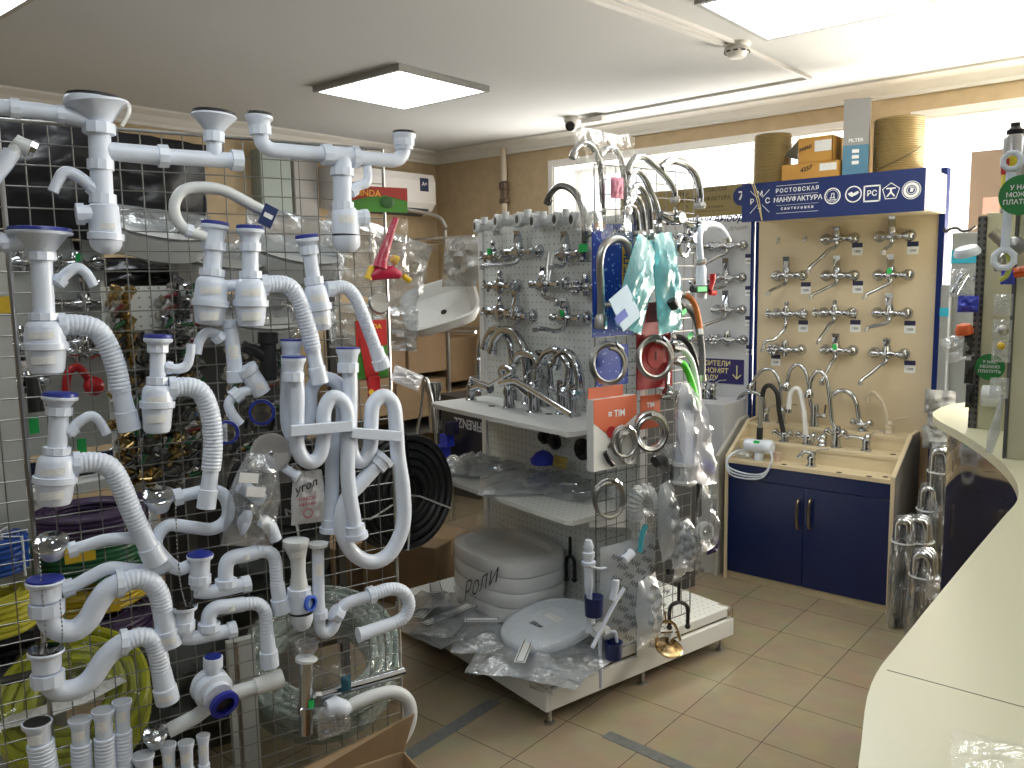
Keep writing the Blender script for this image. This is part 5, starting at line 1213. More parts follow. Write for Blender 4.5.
def outlet(pts, r, sl, slr, col='C'):
    """ribbed outlet hose ending in a sleeve"""
    return [('outlet_hose', 'W', 'corr', [(x, y, r) for x, y in pts]), ('sleeve', 'W', 'prof', [(pts[-1][0], pts[-1][1]-2, slr*.85), (pts[-1][0]*.8+sl[0]*.2, pts[-1][1]*.8+sl[1]*.2, slr*.86), (pts[-1][0]*.5+sl[0]*.5, pts[-1][1]*.5+sl[1]*.5, slr*.9), (pts[-1][0]*.48+sl[0]*.52, pts[-1][1]*.48+sl[1]*.52, slr*1.02), (sl[0], sl[1], slr*1.03)]),
            ('outlet_nut', 'W', 'nut', [(pts[0][0]-2, pts[0][1], r*1.25), (pts[0][0]+5, pts[0][1], r*1.3)])]
def spigot(pts, r=5, nut=0.4):
    a, b = pts[0], pts[1]; c = (a[0]+(b[0]-a[0])*nut, a[1]+(b[1]-a[1])*nut)
    d = ((b[0]-a[0])*.25, (b[1]-a[1])*.25)
    return [('spigot', 'W', 'pipe', [(x, y, r*(1 if i < len(pts)-2 else .88)) for i, (x, y) in enumerate(pts)]), ('spigot_nut', 'W', 'nut', [(c[0]-d[0], c[1]-d[1], r*1.35), (c[0]+d[0], c[1]+d[1], r*1.35)])]

# T1 double trap along the top
t = trap('double_sink_trap', 'large double sink trap at the top left with two funnels joined by a pipe', 'drain trap',
 [('funnel', 'W', 'prof', [(96, 100, 28), (96, 101.5, 30), (96.5, 104, 30), (97, 108, 24), (98, 114, 19), (99, 121, 13), (99, 124, 11.5)]),
  ('gasket', 'K', 'prof', [(96, 96, 24), (96, 97, 27.5), (96, 99.5, 27.5)]),
  ('tube', 'W', 'prof', [(99, 122, 10.5), (100.5, 160, 10.5), (103, 205, 10)]),
  ('nut', 'W', 'nut', [(99, 123, 13), (99, 123.5, 15.5), (99.3, 134, 15.5), (99.4, 135.5, 12)]),
  ('nut', 'W', 'nut', [(100.5, 160, 12.5), (100.7, 170, 12.5)]), ('nut', 'W', 'nut', [(103, 194, 12.5), (103, 204, 12.8)]),
  ('body', 'W', 'prof', [(103.2, 203, 11), (103.5, 206, 14), (105.5, 234, 15)]), ('ring', 'W', 'prof', [(106, 233, 15.5), (106, 233.5, 17), (106, 240, 17), (106, 240.5, 15.5)]),
  ('cup', 'W', 'prof', [(106, 240, 15.5), (106.5, 246, 14.5), (107, 251, 11), (107, 254, 5)]),
  ('left_pipe', 'W', 'pipe', [(-14, 106, 8), (30, 110, 8), (70, 116, 8), (90, 122, 7)]), ('nut', 'W', 'nut', [(10, 108, 10), (20, 109, 10)]), ('nut', 'W', 'nut', [(57, 114, 9.5), (64, 115, 9.5)]),
  ('cross_pipe', 'W', 'prof', [(108, 151, 9), (160, 156, 9.5), (160, 156, 7.8), (238, 161, 7.8)]), ('nut', 'W', 'nut', [(158, 156, 11.5), (168, 156.5, 11.5)]), ('end_nut', 'W', 'nut', [(231, 160, 10.5), (242, 161, 10.5)]),
  ('second_funnel', 'W', 'prof', [(214, 115, 21), (214, 117, 22), (214, 119, 20), (214, 126, 13), (214, 132, 8.5)]), ('second_gasket', 'K', 'prof', [(214, 111.5, 18), (214, 112, 21), (214, 114.5, 21)]),
  ('nut', 'W', 'nut', [(214, 132, 10.5), (214, 142, 10.5)]), ('riser', 'W', 'prof', [(214, 140, 7.5), (214.5, 160, 7.5)]),
  ('side_cap', 'W', 'nut', [(76, 214, 11), (84, 214, 11), (84, 214, 9), (95, 214, 9)]),
  ('label', 'P', 'label', [(107, 224, 15), (107, 230, 15)])]
 + spigot([(98, 192), (86, 182), (74, 174), (64, 173), (58, 181), (53, 192)], 6), .10)
k = MB(); k.tube(cr([tuple(gp(*p)) for p in ((120, 98, .1), (128, 103, .12), (129, 113, .12), (122, 126, .11))], 4), .006, 8, flat=.3); t.part('strap', k, WHITE2)
k = MB(); k.tube([gp(71, 90, .12), gp(79, 101, .12)], .004, 6); t.part('chain_tab', k, WHITE)
# T3 second double trap
trap('double_basin_trap', 'double basin trap with two small cups, right part of the top row', 'drain trap',
 [('left_cup', 'W', 'prof', [(259, 116, 13.5), (259, 119, 13.5), (259, 122, 11), (260, 128, 10)]), ('gasket', 'K', 'prof', [(259, 113, 12.5), (259, 115, 12.8)]), ('nut', 'W', 'nut', [(260, 126, 11.5), (260.5, 135, 11)]),
  ('left_arm', 'W', 'pipe', [(261, 133, 7.5), (262, 142, 7.5), (270, 149, 7.5), (285, 151, 7.5), (330, 155, 7.5)]), ('nut', 'W', 'nut', [(322, 154.5, 10.5), (331, 155, 11)]),
  ('tee', 'W', 'prof', [(329, 155.5, 9.5), (356, 157, 9.5)]), ('nut', 'W', 'nut', [(352, 157, 11), (358, 157, 11)]),
  ('right_arm', 'W', 'pipe', [(352, 157, 7), (385, 160, 7), (397, 159.5, 7), (403, 153, 7), (404, 142, 7)]), ('right_cup', 'W', 'prof', [(404, 134, 12), (404, 137, 12), (404, 140, 9.5), (404, 150, 9)]), ('right_gasket', 'K', 'prof', [(404, 131.5, 11), (404, 133.5, 11.5)]), ('nut', 'W', 'nut', [(404, 139, 10.5), (404, 146, 10.5)]),
  ('tube', 'W', 'prof', [(342, 158, 10), (342.5, 206, 9)]), ('nut', 'W', 'nut', [(342, 168, 12), (342, 176, 12)]), ('nut', 'W', 'nut', [(343, 202, 11), (343, 211, 11)]),
  ('body', 'W', 'prof', [(344, 209, 11), (344.5, 212, 13), (346, 235, 13.5)]), ('ring', 'K', 'prof', [(346, 234.5, 13.8), (346, 236, 13.8)]), ('cup', 'W', 'prof', [(346, 236, 14), (346.5, 246, 13.5), (346.5, 251, 9), (346.5, 252, 3)]),
  ('side_cap', 'W', 'nut', [(354, 218, 8), (362, 218, 8), (362, 218, 9), (367, 218, 9)]), ('label', 'P', 'label', [(345, 216, 13.2), (345, 224, 13.4)])]
 + spigot([(349, 193), (358, 186), (366, 183), (368, 175), (367, 166)], 5), .09)
# T4 looped hose with a blue tag
t = trap('overflow_hose', 'thick white hose looping left above the middle traps, with a blue tag', 'hose', [('hose', 'C', 'pipe', [(268, 214, 5.5), (250, 204, 5.5), (225, 191, 5.5), (202, 187, 5.5), (184, 190, 5.5), (175, 202, 5.5), (176, 217, 5.5), (186, 230, 5.5), (206, 237, 5)]), ('nut', 'W', 'nut', [(186, 230, 7), (192, 232, 7)])], .10)
c = gp(268, 216, .125); k = MB(); k.box(c, (.036, .004, .055), Matrix.Rotation(.45, 3, 'Y')); tg = t.part('tag', k, mat('navy_card_tag', (.012, .03, .12), .4)); k = MB(); k.box(c+Vector((.0, -.003, .0)), (.024, .001, .012), Matrix.Rotation(.45, 3, 'Y')); t.part('tag_print', k, WHC, tg)
# row of bottle traps
trap('bottle_trap', 'left one of the middle pair of blue-topped bottle traps under the looped hose', 'drain trap', bottle(215, 225, 209, 325, 16, 14, 246, 277, 304, 9)+[('side_pipe', 'W', 'pipe', [(222, 286, 6), (240, 285, 6), (250, 284, 6)])], .075)
trap('bottle_trap', 'right one of the middle pair of blue-topped bottle traps, hose running right', 'drain trap', bottle(250, 229, 251, 327, 15.5, 14, 247, 279, 304, 8)+outlet([(262, 285), (280, 284), (292, 289), (301, 305), (308, 328), (313, 350)], 8.5, (320, 383), 8.5), .09)
trap('bottle_trap', 'bottle trap hanging slightly tilted left of the toy package', 'drain trap', bottle(307, 238, 322, 330, 12, 12, 250, 285, 308, 7)+outlet([(328, 289), (343, 287), (353, 294), (361, 310), (370, 334), (376, 350)], 6.5, (383, 368), 8.5), .08)
trap('bottle_trap', 'upper left bottle trap with a very wide flat flange', 'drain trap', bottle(40, 231, 47, 374, 19, 30, 256, 321, 347, 10, fd=22)+outlet([(60, 325), (80, 325), (97, 330), (108, 346), (116, 368), (121, 392)], 10, (130, 430), 10.5)+spigot([(56, 285), (66, 274), (77, 268), (86, 273), (94, 286)], 5.5)+[('left_pipe', 'W', 'prof', [(-12, 243, 8), (18, 243, 8), (30, 243, 6)]), ('left_nut', 'W', 'nut', [(2, 243, 10), (8, 243, 10)])], .08)
trap('bottle_trap', 'lower left bottle trap directly below the wide-flanged one', 'drain trap', bottle(60, 396, 54, 505, 18.5, 17, 411, 455, 480, 9, fd=10)+outlet([(74, 464), (92, 462), (108, 466), (119, 481), (130, 508), (140, 530)], 10, (157, 563), 11)+spigot([(67, 435), (78, 423), (91, 416), (100, 422), (107, 434)], 5), .09)
trap('bottle_trap', 'small bottle trap with blue flat top between the left column and the middle pair', 'drain trap', bottle(158, 338, 157, 433, 15, 14, 348, 385, 405, 7.5)+outlet([(170, 388), (190, 387), (203, 395), (211, 418), (213, 445), (211, 470)], 9.5, (206, 508), 9)+spigot([(164, 367), (176, 369), (186, 366), (190, 356), (191, 344)], 5), .10)
# small elbows, tubes and strainers in the middle
trap('siphon_elbow', 'small white elbow pipe hanging left of the white sleeve', 'pipe elbow', [('elbow', 'W', 'pipe', [(197, 354, 4.5), (199, 342, 5), (206, 333, 5), (215, 334, 5), (222, 341, 5)]), ('nut', 'W', 'nut', [(216, 335, 7), (221, 340, 7)])], .05)
trap('pipe_sleeve', 'straight white sleeve with label hanging under the left of the middle pair', 'pipe', [('tube', 'W', 'prof', [(230, 320, 8), (230.5, 327, 8), (231, 328, 7), (235, 370, 7.5), (235, 371, 8.5), (236, 382, 8.5)]), ('label', 'P', 'label', [(233, 345, 7.8), (234, 358, 7.8)])], .05)
trap('siphon_elbow', 'white tee elbow with big nut below the hanging sleeve', 'pipe elbow', [('body', 'W', 'prof', [(262, 393, 9), (256, 383, 9.5), (250, 374, 9.5), (249, 373, 11), (245, 367, 11)]), ('arm', 'W', 'pipe', [(250, 390, 5), (238, 394, 5), (229, 403, 5), (232, 414, 5), (240, 424, 5)]), ('nut', 'W', 'nut', [(240, 392, 8), (233, 398, 8)]), ('label', 'P', 'label', [(257, 382, 9.8), (260, 389, 9.5)])], .06)
trap('tee_fitting', 'matt black plastic tee fitting behind the middle traps', 'pipe fitting', [('tee', 'K', 'prof', [(268, 332, 10), (268, 343, 10), (268, 344, 8), (269, 380, 8)]), ('branch', 'K', 'pipe', [(266, 358, 6), (254, 350, 6), (243, 346, 6)])], .03, None)
for x, y, r, lb, ny in ((262, 412, 13, 'small blue-rimmed strainer with chrome centre above the big strainer', 'B'), (227, 432, 12, 'small tilted blue-rimmed strainer left of the big chrome strainer', 'B')):
    t = Thing('sink_strainer', lb, 'strainer', GRID, gp(x, y, .06), 'strainers on the mesh stand'); c = gp(x, y, .06); R = r*mpp(GRID, c); ax = Vector((-.35, -.9, .0))
    k = MB(); k.lathe([(R*.5, -.02), (R*.95, -.004), (R, 0), (R, .004)], c, ax, 24); t.part('flange', k, WHITE); k = MB(); k.lathe([(R*1.0, .004), (R*1.0, .007), (R*.8, .008)], c, ax, 24); t.part('gasket', k, BLUEP)
    k = MB(); k.lathe([(R*.78, .008), (R*.7, .010), (R*.3, .006), (R*.15, .010)], c, ax, 20); t.part('grid', k, CHROME)
t = Thing('sink_strainer', 'big round chrome sink strainer with flower holes, centre of the stand', 'strainer', GRID, gp(271, 453, .06), 'strainers on the mesh stand')
c = gp(271, 453, .07); R = 20*mpp(GRID, c); ax = Vector((-.2, -.95, .12)).normalized(); k = MB(); k.lathe([(R*.5, -.032), (R*.7, -.03), (R*.98, -.006), (R, 0), (R*.98, .004), (R*.86, .004), (R*.8, -.002), (R*.76, -.014), (R*.68, -.019), (R*.62, -.017), (R*.2, -.014), (R*.17, -.006)], c, ax, 32); t.part('bowl', k, mat('polished_rim', (.75, .75, .76), .38, 1))
u_ = ax.orthogonal().normalized(); w_ = ax.cross(u_)
for i in range(10):
    a = 2*PI*i/10; k = MB(); d = u_*math.cos(a)+w_*math.sin(a); k.tube([c+ax*-.0145+d*R*.26, c+ax*-.0155+d*R*.5, c+ax*-.016+d*R*.58], [.0016, .004, .002], 8, flat=1); t.part('petal_slot', k, BLACK)
k = MB(); k.ball(c+ax*-.002, .009, 8); t.part('knob', k, CHROME)
k = MB(); q = gp(289, 471, .08); k.lathe([(.012, -.02), (.012, .02), (.016, .02), (.016, .032)], q, (.6, -.5, -.5), 10, sm=False); t.part('outlet_nut', k, WHITE)

# U-bent smooth pipes
def upipe(lb, top, pts, r, cuff, off, blue=True):
    x, y = top
    parts = [('cup', 'W', 'prof', [(x, y, r*1.6), (x, y+3, r*1.6), (x, y+6, r*1.35), (x, y+15, r*1.2)]), ('gasket', 'B' if blue else 'C', 'prof', [(x, y-2, r*1.5), (x, y-.2, r*1.58)]),
             ('nut', 'W', 'nut', [(x, y+14, r*1.45), (x, y+23, r*1.45)]), ('pipe', 'W', 'pipe', [(a, b, r) for a, b in [(x, y+15)]+pts])]
    a, b = pts[-2], pts[-1]; d = (b[0]-a[0], b[1]-a[1]); L_ = math.hypot(*d); d = (d[0]/L_, d[1]/L_); c = pts[-1]
    parts.append(('cuff', 'W', 'prof', [(c[0]-d[0]*3, c[1]-d[1]*3, r*1.05), (c[0]-d[0]*3, c[1]-d[1]*3, r*1.35), (c[0]+d[0]*5, c[1]+d[1]*5, r*1.35), (c[0]+d[0]*5, c[1]+d[1]*5, r*1.6), (c[0]+d[0]*10, c[1]+d[1]*10, r*1.6)]))
    return trap('overflow_siphon', lb, 'siphon pipe', parts, off, 'U-bent overflow pipes')
upipe('rearmost U-bent white overflow pipe with its blue-rimmed cup behind the others', (291, 341), [(288, 370), (287, 400), (288, 425), (294, 437), (304, 430), (310, 412), (311, 390), (322, 378), (338, 384), (342, 400), (342, 425), (333, 450), (332, 490), (331, 522)], 7, None, .045)
upipe('front U-bent white overflow pipe, S-shaped, hanging in the centre', (293.5, 358), [(297, 388), (297, 420), (297, 443), (302, 457), (311, 462), (320, 455), (324, 435), (324, 412), (331, 398), (341, 400), (347, 412), (348, 440), (348, 480), (355, 528)], 7.5, None, .105)
upipe('right-hand U-bent overflow pipe making the longest loop down to the lower right', (348, 349), [(350, 380), (350, 410), (350, 440), (354, 457), (362, 461), (370, 448), (371, 425), (373, 405), (383, 396), (393, 404), (396, 425), (398, 455), (403, 490), (403, 525), (391, 552), (372, 562), (352, 552), (341, 527), (346, 500), (358, 486), (378, 464)], 7.5, None, .085)
for a, b, y0, y1, lb in ((290, 352, 431, 426, 'white plastic clip strap across the two centre U-pipes'), (352, 400, 433, 436, 'white plastic clip strap across the right U-pipe')):
    k = MB(); p, q = gp(a, y0, .135), gp(b, y1, .135 if b < 360 else .12); d = q-p; k.box((p+q)/2, (d.length, .016, .030), Matrix.Rotation(-math.atan2(d.z, math.hypot(d.x, d.y)), 3, 'Y'), bev=.002); single('pipe_clip', lb, 'pipe clip', GRID, p, k, WHITE, 'pipe clips')
# rigid sink outlets, lower left
def chromecup(x, y, r, lb, hosepts, hr, off, blue=False, dep=16):
    t = Thing('bath_drain', lb, 'bath drain', GRID, gp(x, y+dep, off), 'bath drains on the mesh stand'); c = gp(x, y, off); s_ = mpp(GRID, c); R = r*s_
    k = MB(); ax = Vector((-.05, -.45, 1)).normalized(); k.lathe([(R*.45, -.045), (R*.62, -.04), (R*.8, -.018), (R*.98, -.006), (R, .002)], c, ax, 24); t.part('cup', k, WHITE)
    k = MB(); k.lathe([(R*1.02, .002), (R*1.02, .006), (R*.88, .009), (R*.8, .006), (R*.76, -.004), (R*.6, -.006), (R*.45, .004), (R*.25, .010), (R*.02, .012)], c, ax, 26); t.part('plug', k, BLUEP if blue else CHROME)
    if blue: k = MB(); k.lathe([(R*.6, .004), (R*.45, .02), (.004, .026)], c, ax, 16); t.part('plug_dome', k, BLUEP)
    if hosepts:
        P_ = gpts([(a, b, hr) for a, b in hosepts], off); k = MB(); k.tube(cr(P_, 5), None, 12); t.part('hose', k, WHITE)
        k = MB(); d = (Vector(P_[1][:3])-Vector(P_[0][:3])).normalized(); q = Vector(P_[0][:3]); k.tube([q, q+d*.02], hr*s_*1.4, 8, sm=False); t.part('hose_nut', k, WHITE)
    return t
chromecup(51, 543, 16, 'chrome-topped bath drain with straight hose, upper left of the lower group', [(68, 551), (84, 546), (104, 540), (128, 538), (148, 540)], 6, .07)
chromecup(159, 496, 15, 'chrome-topped bath drain whose hose loops round under the small bottle trap', [(174, 498), (190, 494), (206, 491), (221, 493), (228, 505), (226, 520), (212, 529), (190, 527), (170, 525), (160, 532), (156, 546), (166, 560), (178, 569), (189, 566)], 6.5, .06)
def uelbow(lb, x, y, r, blue, pts, corr_, sl, off):
    top = [('flange', 'W', 'prof', [(x, y, r*.95), (x, y+1.5, r), (x, y+4, r*.95), (x+.5, y+6, r*.8), (x+1, y+20, r*.78)]), ('plug', 'B' if blue else 'S', 'prof', [(x, y-2.5, r*.5), (x, y-1.8, r*.93), (x, y-.2, r*.95)]),
           ('nut', 'W', 'nut', [(x+1.5, y+22, r*.92), (x+2, y+34, r*.92)]),
           ('elbow', 'W', 'pipe', [(a, b, r*.62) for a, b in pts]), ('nut', 'W', 'nut', [(pts[-1][0]-6, pts[-1][1]+1, r*.8), (pts[-1][0]+1, pts[-1][1], r*.8)])]
    a = corr_[-1]
    top += [('outlet_hose', 'W', 'corr', [(p, q, r*.55) for p, q in [pts[-1]]+corr_]), ('sleeve', 'W', 'prof', [(a[0], a[1]-2, r*.56), ((a[0]+sl[0])/2, (a[1]+sl[1])/2, r*.6), ((a[0]+sl[0])/2, (a[1]+sl[1])/2+1, r*.68), (sl[0], sl[1], r*.68)]), ('label', 'P', 'label', [((a[0]*.35+sl[0]*.65), (a[1]*.35+sl[1]*.65), r*.7), (a[0]*.15+sl[0]*.85, a[1]*.15+sl[1]*.85, r*.7)])]
    return trap('sink_waste_trap', lb, 'drain trap', top, off)
uelbow('blue-plugged waste trap with wide S-bend, upper one at the left edge', 45, 580, 18, True, [(47, 610), (50, 622), (60, 630), (75, 630), (88, 620), (98, 603), (108, 590), (122, 583)], [(136, 579), (150, 582), (159, 594), (163, 612)], (170, 645), .085)
uelbow('chrome-topped waste trap with wide S-bend, directly below the blue-plugged one', 46, 650, 17, False, [(48, 678), (52, 686), (62, 691), (78, 688), (92, 678), (104, 660), (116, 648), (126, 642)], [(140, 637), (152, 640), (158, 655), (161, 672)], (168, 701), .095)
trap('overflow_hose', 'white hose running from the blue plug over the S-bend', 'hose', [('hose', 'W', 'pipe', [(62, 590, 6.5), (74, 586, 6.5), (92, 576, 6.5), (110, 568, 6.5), (132, 570, 6.5), (155, 570, 6.5), (170, 563, 6.5)]), ('nut', 'W', 'nut', [(62, 590, 9), (74, 586, 9)])], .06)
# rigid horizontal sets in the middle
def hset(lb, x, y, blue, yp, xr, elb, corr_, sl, off, r=13):
    parts = [('flange', 'W', 'prof', [(x, y, r), (x, y+3, r*.97), (x, y+5, r*.75), (x, yp-3, r*.7)]), ('plug', 'B' if blue else 'S', 'prof', [(x, y-5 if blue else y-2, r*.3), (x, y-1.5, r*.93), (x, y, r*.95)]), ('nut', 'W', 'nut', [(x, yp-16, r*.85), (x, yp-8, r*.85)]),
             ('manifold', 'W', 'pipe', [(x-4, yp, 7), (x+8, yp+1, 7), (x+25, yp-2, 7), (xr, yp-7, 7)]), ('end_nut', 'W', 'nut', [(xr-4, yp-6, 8.5), (xr+4, yp-8, 8.5)]),
             ('elbow', 'W', 'pipe', [(a, b, 7.5) for a, b in elb]), ('elbow_nut', 'W', 'nut', [(elb[0][0], elb[0][1]-2, 11), (elb[0][0], elb[0][1]-9, 11)]), ('label', 'P', 'label', [(elb[-2][0], elb[-2][1]-2, 7.9), (elb[-2][0], elb[-2][1]+3, 7.9)]),
             ('outlet_hose', 'W', 'corr', [(a, b, 6.5) for a, b in [elb[-1]]+corr_]), ('sleeve', 'W', 'prof', [(corr_[-1][0], corr_[-1][1]-2, 7), ((corr_[-1][0]+sl[0])/2, (corr_[-1][1]+sl[1])/2, 7.4), ((corr_[-1][0]+sl[0])/2, (corr_[-1][1]+sl[1])/2, 9), (sl[0], sl[1], 9)])]
    return trap('sink_waste_set', lb, 'drain trap', parts, off)
hset('waste set with blue plug and horizontal manifold, upper of two alike', 200, 555, True, 591, 246, [(226, 588), (226, 566), (232, 558), (245, 555), (257, 552)], [(268, 552), (275, 560), (277, 585)], (282, 612), .075)
hset('waste set with dark strainer and horizontal manifold, lower of two alike', 184, 606, False, 637, 232, [(209, 632), (209, 616), (216, 608), (230, 606), (244, 604)], [(257, 604), (265, 612), (267, 636)], (270, 666), .085)
# T22, T23
trap('bottle_trap', 'slim grey-white bottle trap with a round blue inspection cap', 'drain trap', [('cup', 'C', 'prof', [(296, 540, 13), (296, 545, 13), (296.5, 548, 11), (297, 552, 10)]), ('throat', 'C', 'prof', [(297, 551, 10), (298, 560, 7.5), (298.5, 572, 7), (299, 588, 9)]), ('nut', 'W', 'nut', [(299, 588, 12), (299, 594, 12)]), ('body', 'W', 'prof', [(299.5, 593, 11.5), (301, 610, 12)]), ('ring', 'K', 'prof', [(301, 611, 12.2), (301, 612.5, 12.2)]), ('bowl', 'W', 'prof', [(301, 612, 12), (302, 620, 11), (302.5, 627, 8), (303, 630, 3)]),
  ('label', 'P', 'label', [(296.5, 549, 10.8), (297, 555, 9.5)])], .08)
t = Thing('blue_cap_tee', 'short side outlet with a bright blue ring on the slim bottle trap', 'pipe cap', GRID, gp(309, 603, .09)); c = gp(309, 603, .11); s_ = mpp(GRID, c)
k = MB(); k.lathe([(6.5*s_, -.03), (6.5*s_, .0)], c, (.5, -.85, .05), 18); t.part('neck', k, WHITE); k = MB(); k.lathe([(5*s_, .001), (8*s_, 0), (8.2*s_, .01), (5.4*s_, .011)], c, (.5, -.85, .05), 22, cap=False); t.part('ring', k, mat('bright_blue_ring', (.04, .11, .55), .35)); k = MB(); k.lathe([(5.4*s_, .001), (.001, .002)], c, (.5, -.85, .05), 18); t.part('disc', k, mat('pale_blue', (.3, .4, .6), .5))
trap('sink_waste_trap', 'waste trap with a tall straight inlet and ribbed hook-shaped outlet curling right', 'drain trap', [('cup', 'C', 'prof', [(318, 543, 10), (318, 546, 10), (318, 548, 6), (318, 552, 6)]), ('inlet', 'W', 'prof', [(318, 550, 6), (318.5, 600, 6), (319.5, 618, 6.5)]), ('nut', 'W', 'nut', [(319.5, 611, 8.5), (320, 618, 8.5)]), ('bend', 'W', 'pipe', [(319, 616, 6), (320, 628, 6), (326, 633, 6), (333, 627, 6), (338, 614, 6), (346, 604, 6), (360, 599, 6), (373, 595, 6)]), ('nut', 'W', 'nut', [(333, 612, 9), (340, 616, 9)]), ('nut', 'W', 'nut', [(368, 596, 9), (374, 594, 9)]),
  ('outlet_hose', 'W', 'corr', [(373, 594, 6.5), (390, 589, 6.5), (403, 592, 6.5), (409, 604, 6.5), (404, 617, 6.5), (392, 624, 6.5)]), ('end_pipe', 'W', 'prof', [(394, 623, 6.5), (362, 634, 7), (358, 635, 8)]), ('label', 'P', 'label', [(318, 562, 6.4), (318, 574, 6.4)])], .07)
# chrome trap
trap('chrome_bottle_trap', 'slim chrome bottle trap with clear cup and green sticker', 'drain trap', [('clear_cup', FILM, 'prof', [(307, 642, 12), (307, 650, 10), (307, 655, 6)]), ('flange', 'C', 'prof', [(307, 656, 6), (306.5, 658, 11), (306.5, 660, 11)]), ('tube', 'S', 'prof', [(306, 660, 7), (306, 705, 7), (306, 706, 9), (306, 712, 9), (306, 713, 7.5), (306, 733, 7)]), ('sticker', 'G', 'label', [(309, 697, 7.4), (309, 706, 7.4)]), ('wall_pipe', 'S', 'pipe', [(312, 699, 5), (340, 690, 5), (370, 682, 5), (404, 672, 5)]), ('nut', 'T', 'nut', [(314, 698, 7), (320, 697, 7)])], .06)
k = MB(); a = gp(346, 684, .09); pouch(k, a, .03, .05, .02, (1, 0, 0), (0, 0, 1), 91); single('blue_tie', 'dark teal cloth tie knotted round the chrome pipe', 'tie', GRID, a, k, mat('dark_teal_cloth', (.01, .08, .12), .7))
trap('drain_hose', 'white drain hose curling round the lower right edge of the mesh', 'hose', [('hose', 'C', 'pipe', [(345, 708, 6), (358, 702, 6.5), (376, 695, 6.5), (392, 692, 6.5), (405, 697, 6.5), (411, 711, 6.5), (408, 728, 6.5), (398, 744, 6.5), (386, 758, 6.5)]), ('end_cup', 'W', 'prof', [(326, 708, 7), (334, 706, 10), (344, 709, 9), (350, 706, 6)])], .10)
k = MB(); pouch(k, gp(334, 720, .10), .10, .10, .05, (1, 0, 0), (0, 0, 1), 92); single('film_bag', 'crumpled clear film round the end of the drain hose', 'bag', GRID, gp(334, 720, .1), k, FILM)
# washing machine waste coupling T19, hose T18
t = Thing('spool_trap', 'round white spool-shaped trap with a blue ring and blue-lined cap', 'drain trap', GRID, gp(216, 700, .09), GT); c = gp(213, 690, .09); s_ = mpp(GRID, c)
ax = Vector((.15, -.75, -.25)).normalized(); R = 19*s_; k = MB(); k.lathe([(R*.8, -.045), (R, -.03), (R, -.018), (R*.9, -.016), (R*.9, -.008), (R*1.0, -.006), (R, .01), (R*.75, .016), (R*.75, .03)], c, ax, 28); t.part('spool', k, WHITE)
c2 = c+ax*.03+Vector((.012, 0, -.02)); k = MB(); k.lathe([(R*.5, .0), (R*.75, 0), (R*.78, .012), (R*.5, .014)], c2, ax, 26, cap=False); t.part('ring', k, mat('royal_blue_ring', (.02, .03, .35), .35)); k = MB(); k.lathe([(R*.52, .002), (.001, .004)], c2, ax, 20); t.part('lens', k, BLACKP)
build(t, [('neck', 'W', 'prof', [(213, 680, 7), (213, 668, 7), (213, 667, 9.5), (213, 657, 9.5)]), ('neck_cap', 'B', 'prof', [(213, 657, 8), (213, 655.5, 8)])], .09)
trap('washing_hose', 'cream hose with cuffs slanting from the chrome drain to the right', 'hose', [('hose', 'C', 'prof', [(168, 731, 7.5), (195, 717, 7.5), (222, 697, 7), (222, 697, 9), (228, 695, 9), (228, 695, 7.5), (255, 687, 7.5), (255, 687, 9), (282, 678, 9.5)])], .06)
chromecup(155, 734, 12, 'chrome bath drain at the lower end of the cream hose', None, 0, .085, dep=8)
# tubes with funnel mouths along the bottom
def mouth(lb, x, y, r, x2, y2, off, blk=False):
    parts = [('mouth', 'W', 'prof', [(x, y, r), (x, y+2, r), (x+(x2-x)*.1, y+(y2-y)*.1, r*.78), (x+(x2-x)*.35, y+(y2-y)*.35, r*.72)]), ('bore', mat('pale_grey_bore', (.40, .43, .47), .6) if not blk else 'K', 'prof', [(x, y-.6, r*.86), (x, y-.2, r*.88)]), ('ribbed_tube', 'W', 'corr', [(x+(x2-x)*.3, y+(y2-y)*.3, r*.85), (x+(x2-x)*.6, y+(y2-y)*.6, r*.9), (x2, y2, r*.9)]), ('label', 'P', 'label', [(x, y+8, r*.8), (x, y+18, r*.78)])]
    return trap('flexible_connector', lb, 'pipe', parts, off, 'flexible connectors along the bottom of the mesh')
mouth('grey-white connector with dark mouth at the far bottom left', 37, 722, 14, 48, 790, .08, True)
mouth('leftmost of three tall connectors with open mouths', 80, 719, 11, 84, 800, .08)
mouth('middle of three tall connectors with a bluish mouth', 103, 710, 11, 107, 800, .085)
mouth('tallest connector with open mouth, right of the three', 122, 701, 9.5, 125, 800, .08)
mouth('short wide connector just left of the chrome drain cup', 143, 755, 11, 150, 830, .09)
mouth('narrow connector just under the chrome drain cup', 168, 744, 8, 172, 830, .08)
mouth('second narrow connector from the right at the bottom', 186, 742, 8, 190, 830, .085)
mouth('rightmost narrow connector of the bottom row', 203, 735, 6.5, 206, 830, .08)
# top-left metal-ended pipe
trap('waste_tail', 'slanting white pipe with a chrome nut at the far upper left', 'pipe', [('pipe', 'W', 'prof', [(-14, 186, 8), (5, 163, 8), (12, 152, 8)]), ('elbow', 'C', 'prof', [(14, 140, 7), (20, 144, 7.5), (30, 149, 9)]), ('nut', 'S', 'nut', [(30, 147, 9), (36, 150, 9)]), ('arm', 'C', 'prof', [(11, 156, 6.5), (20, 143, 6.5)])], .09)
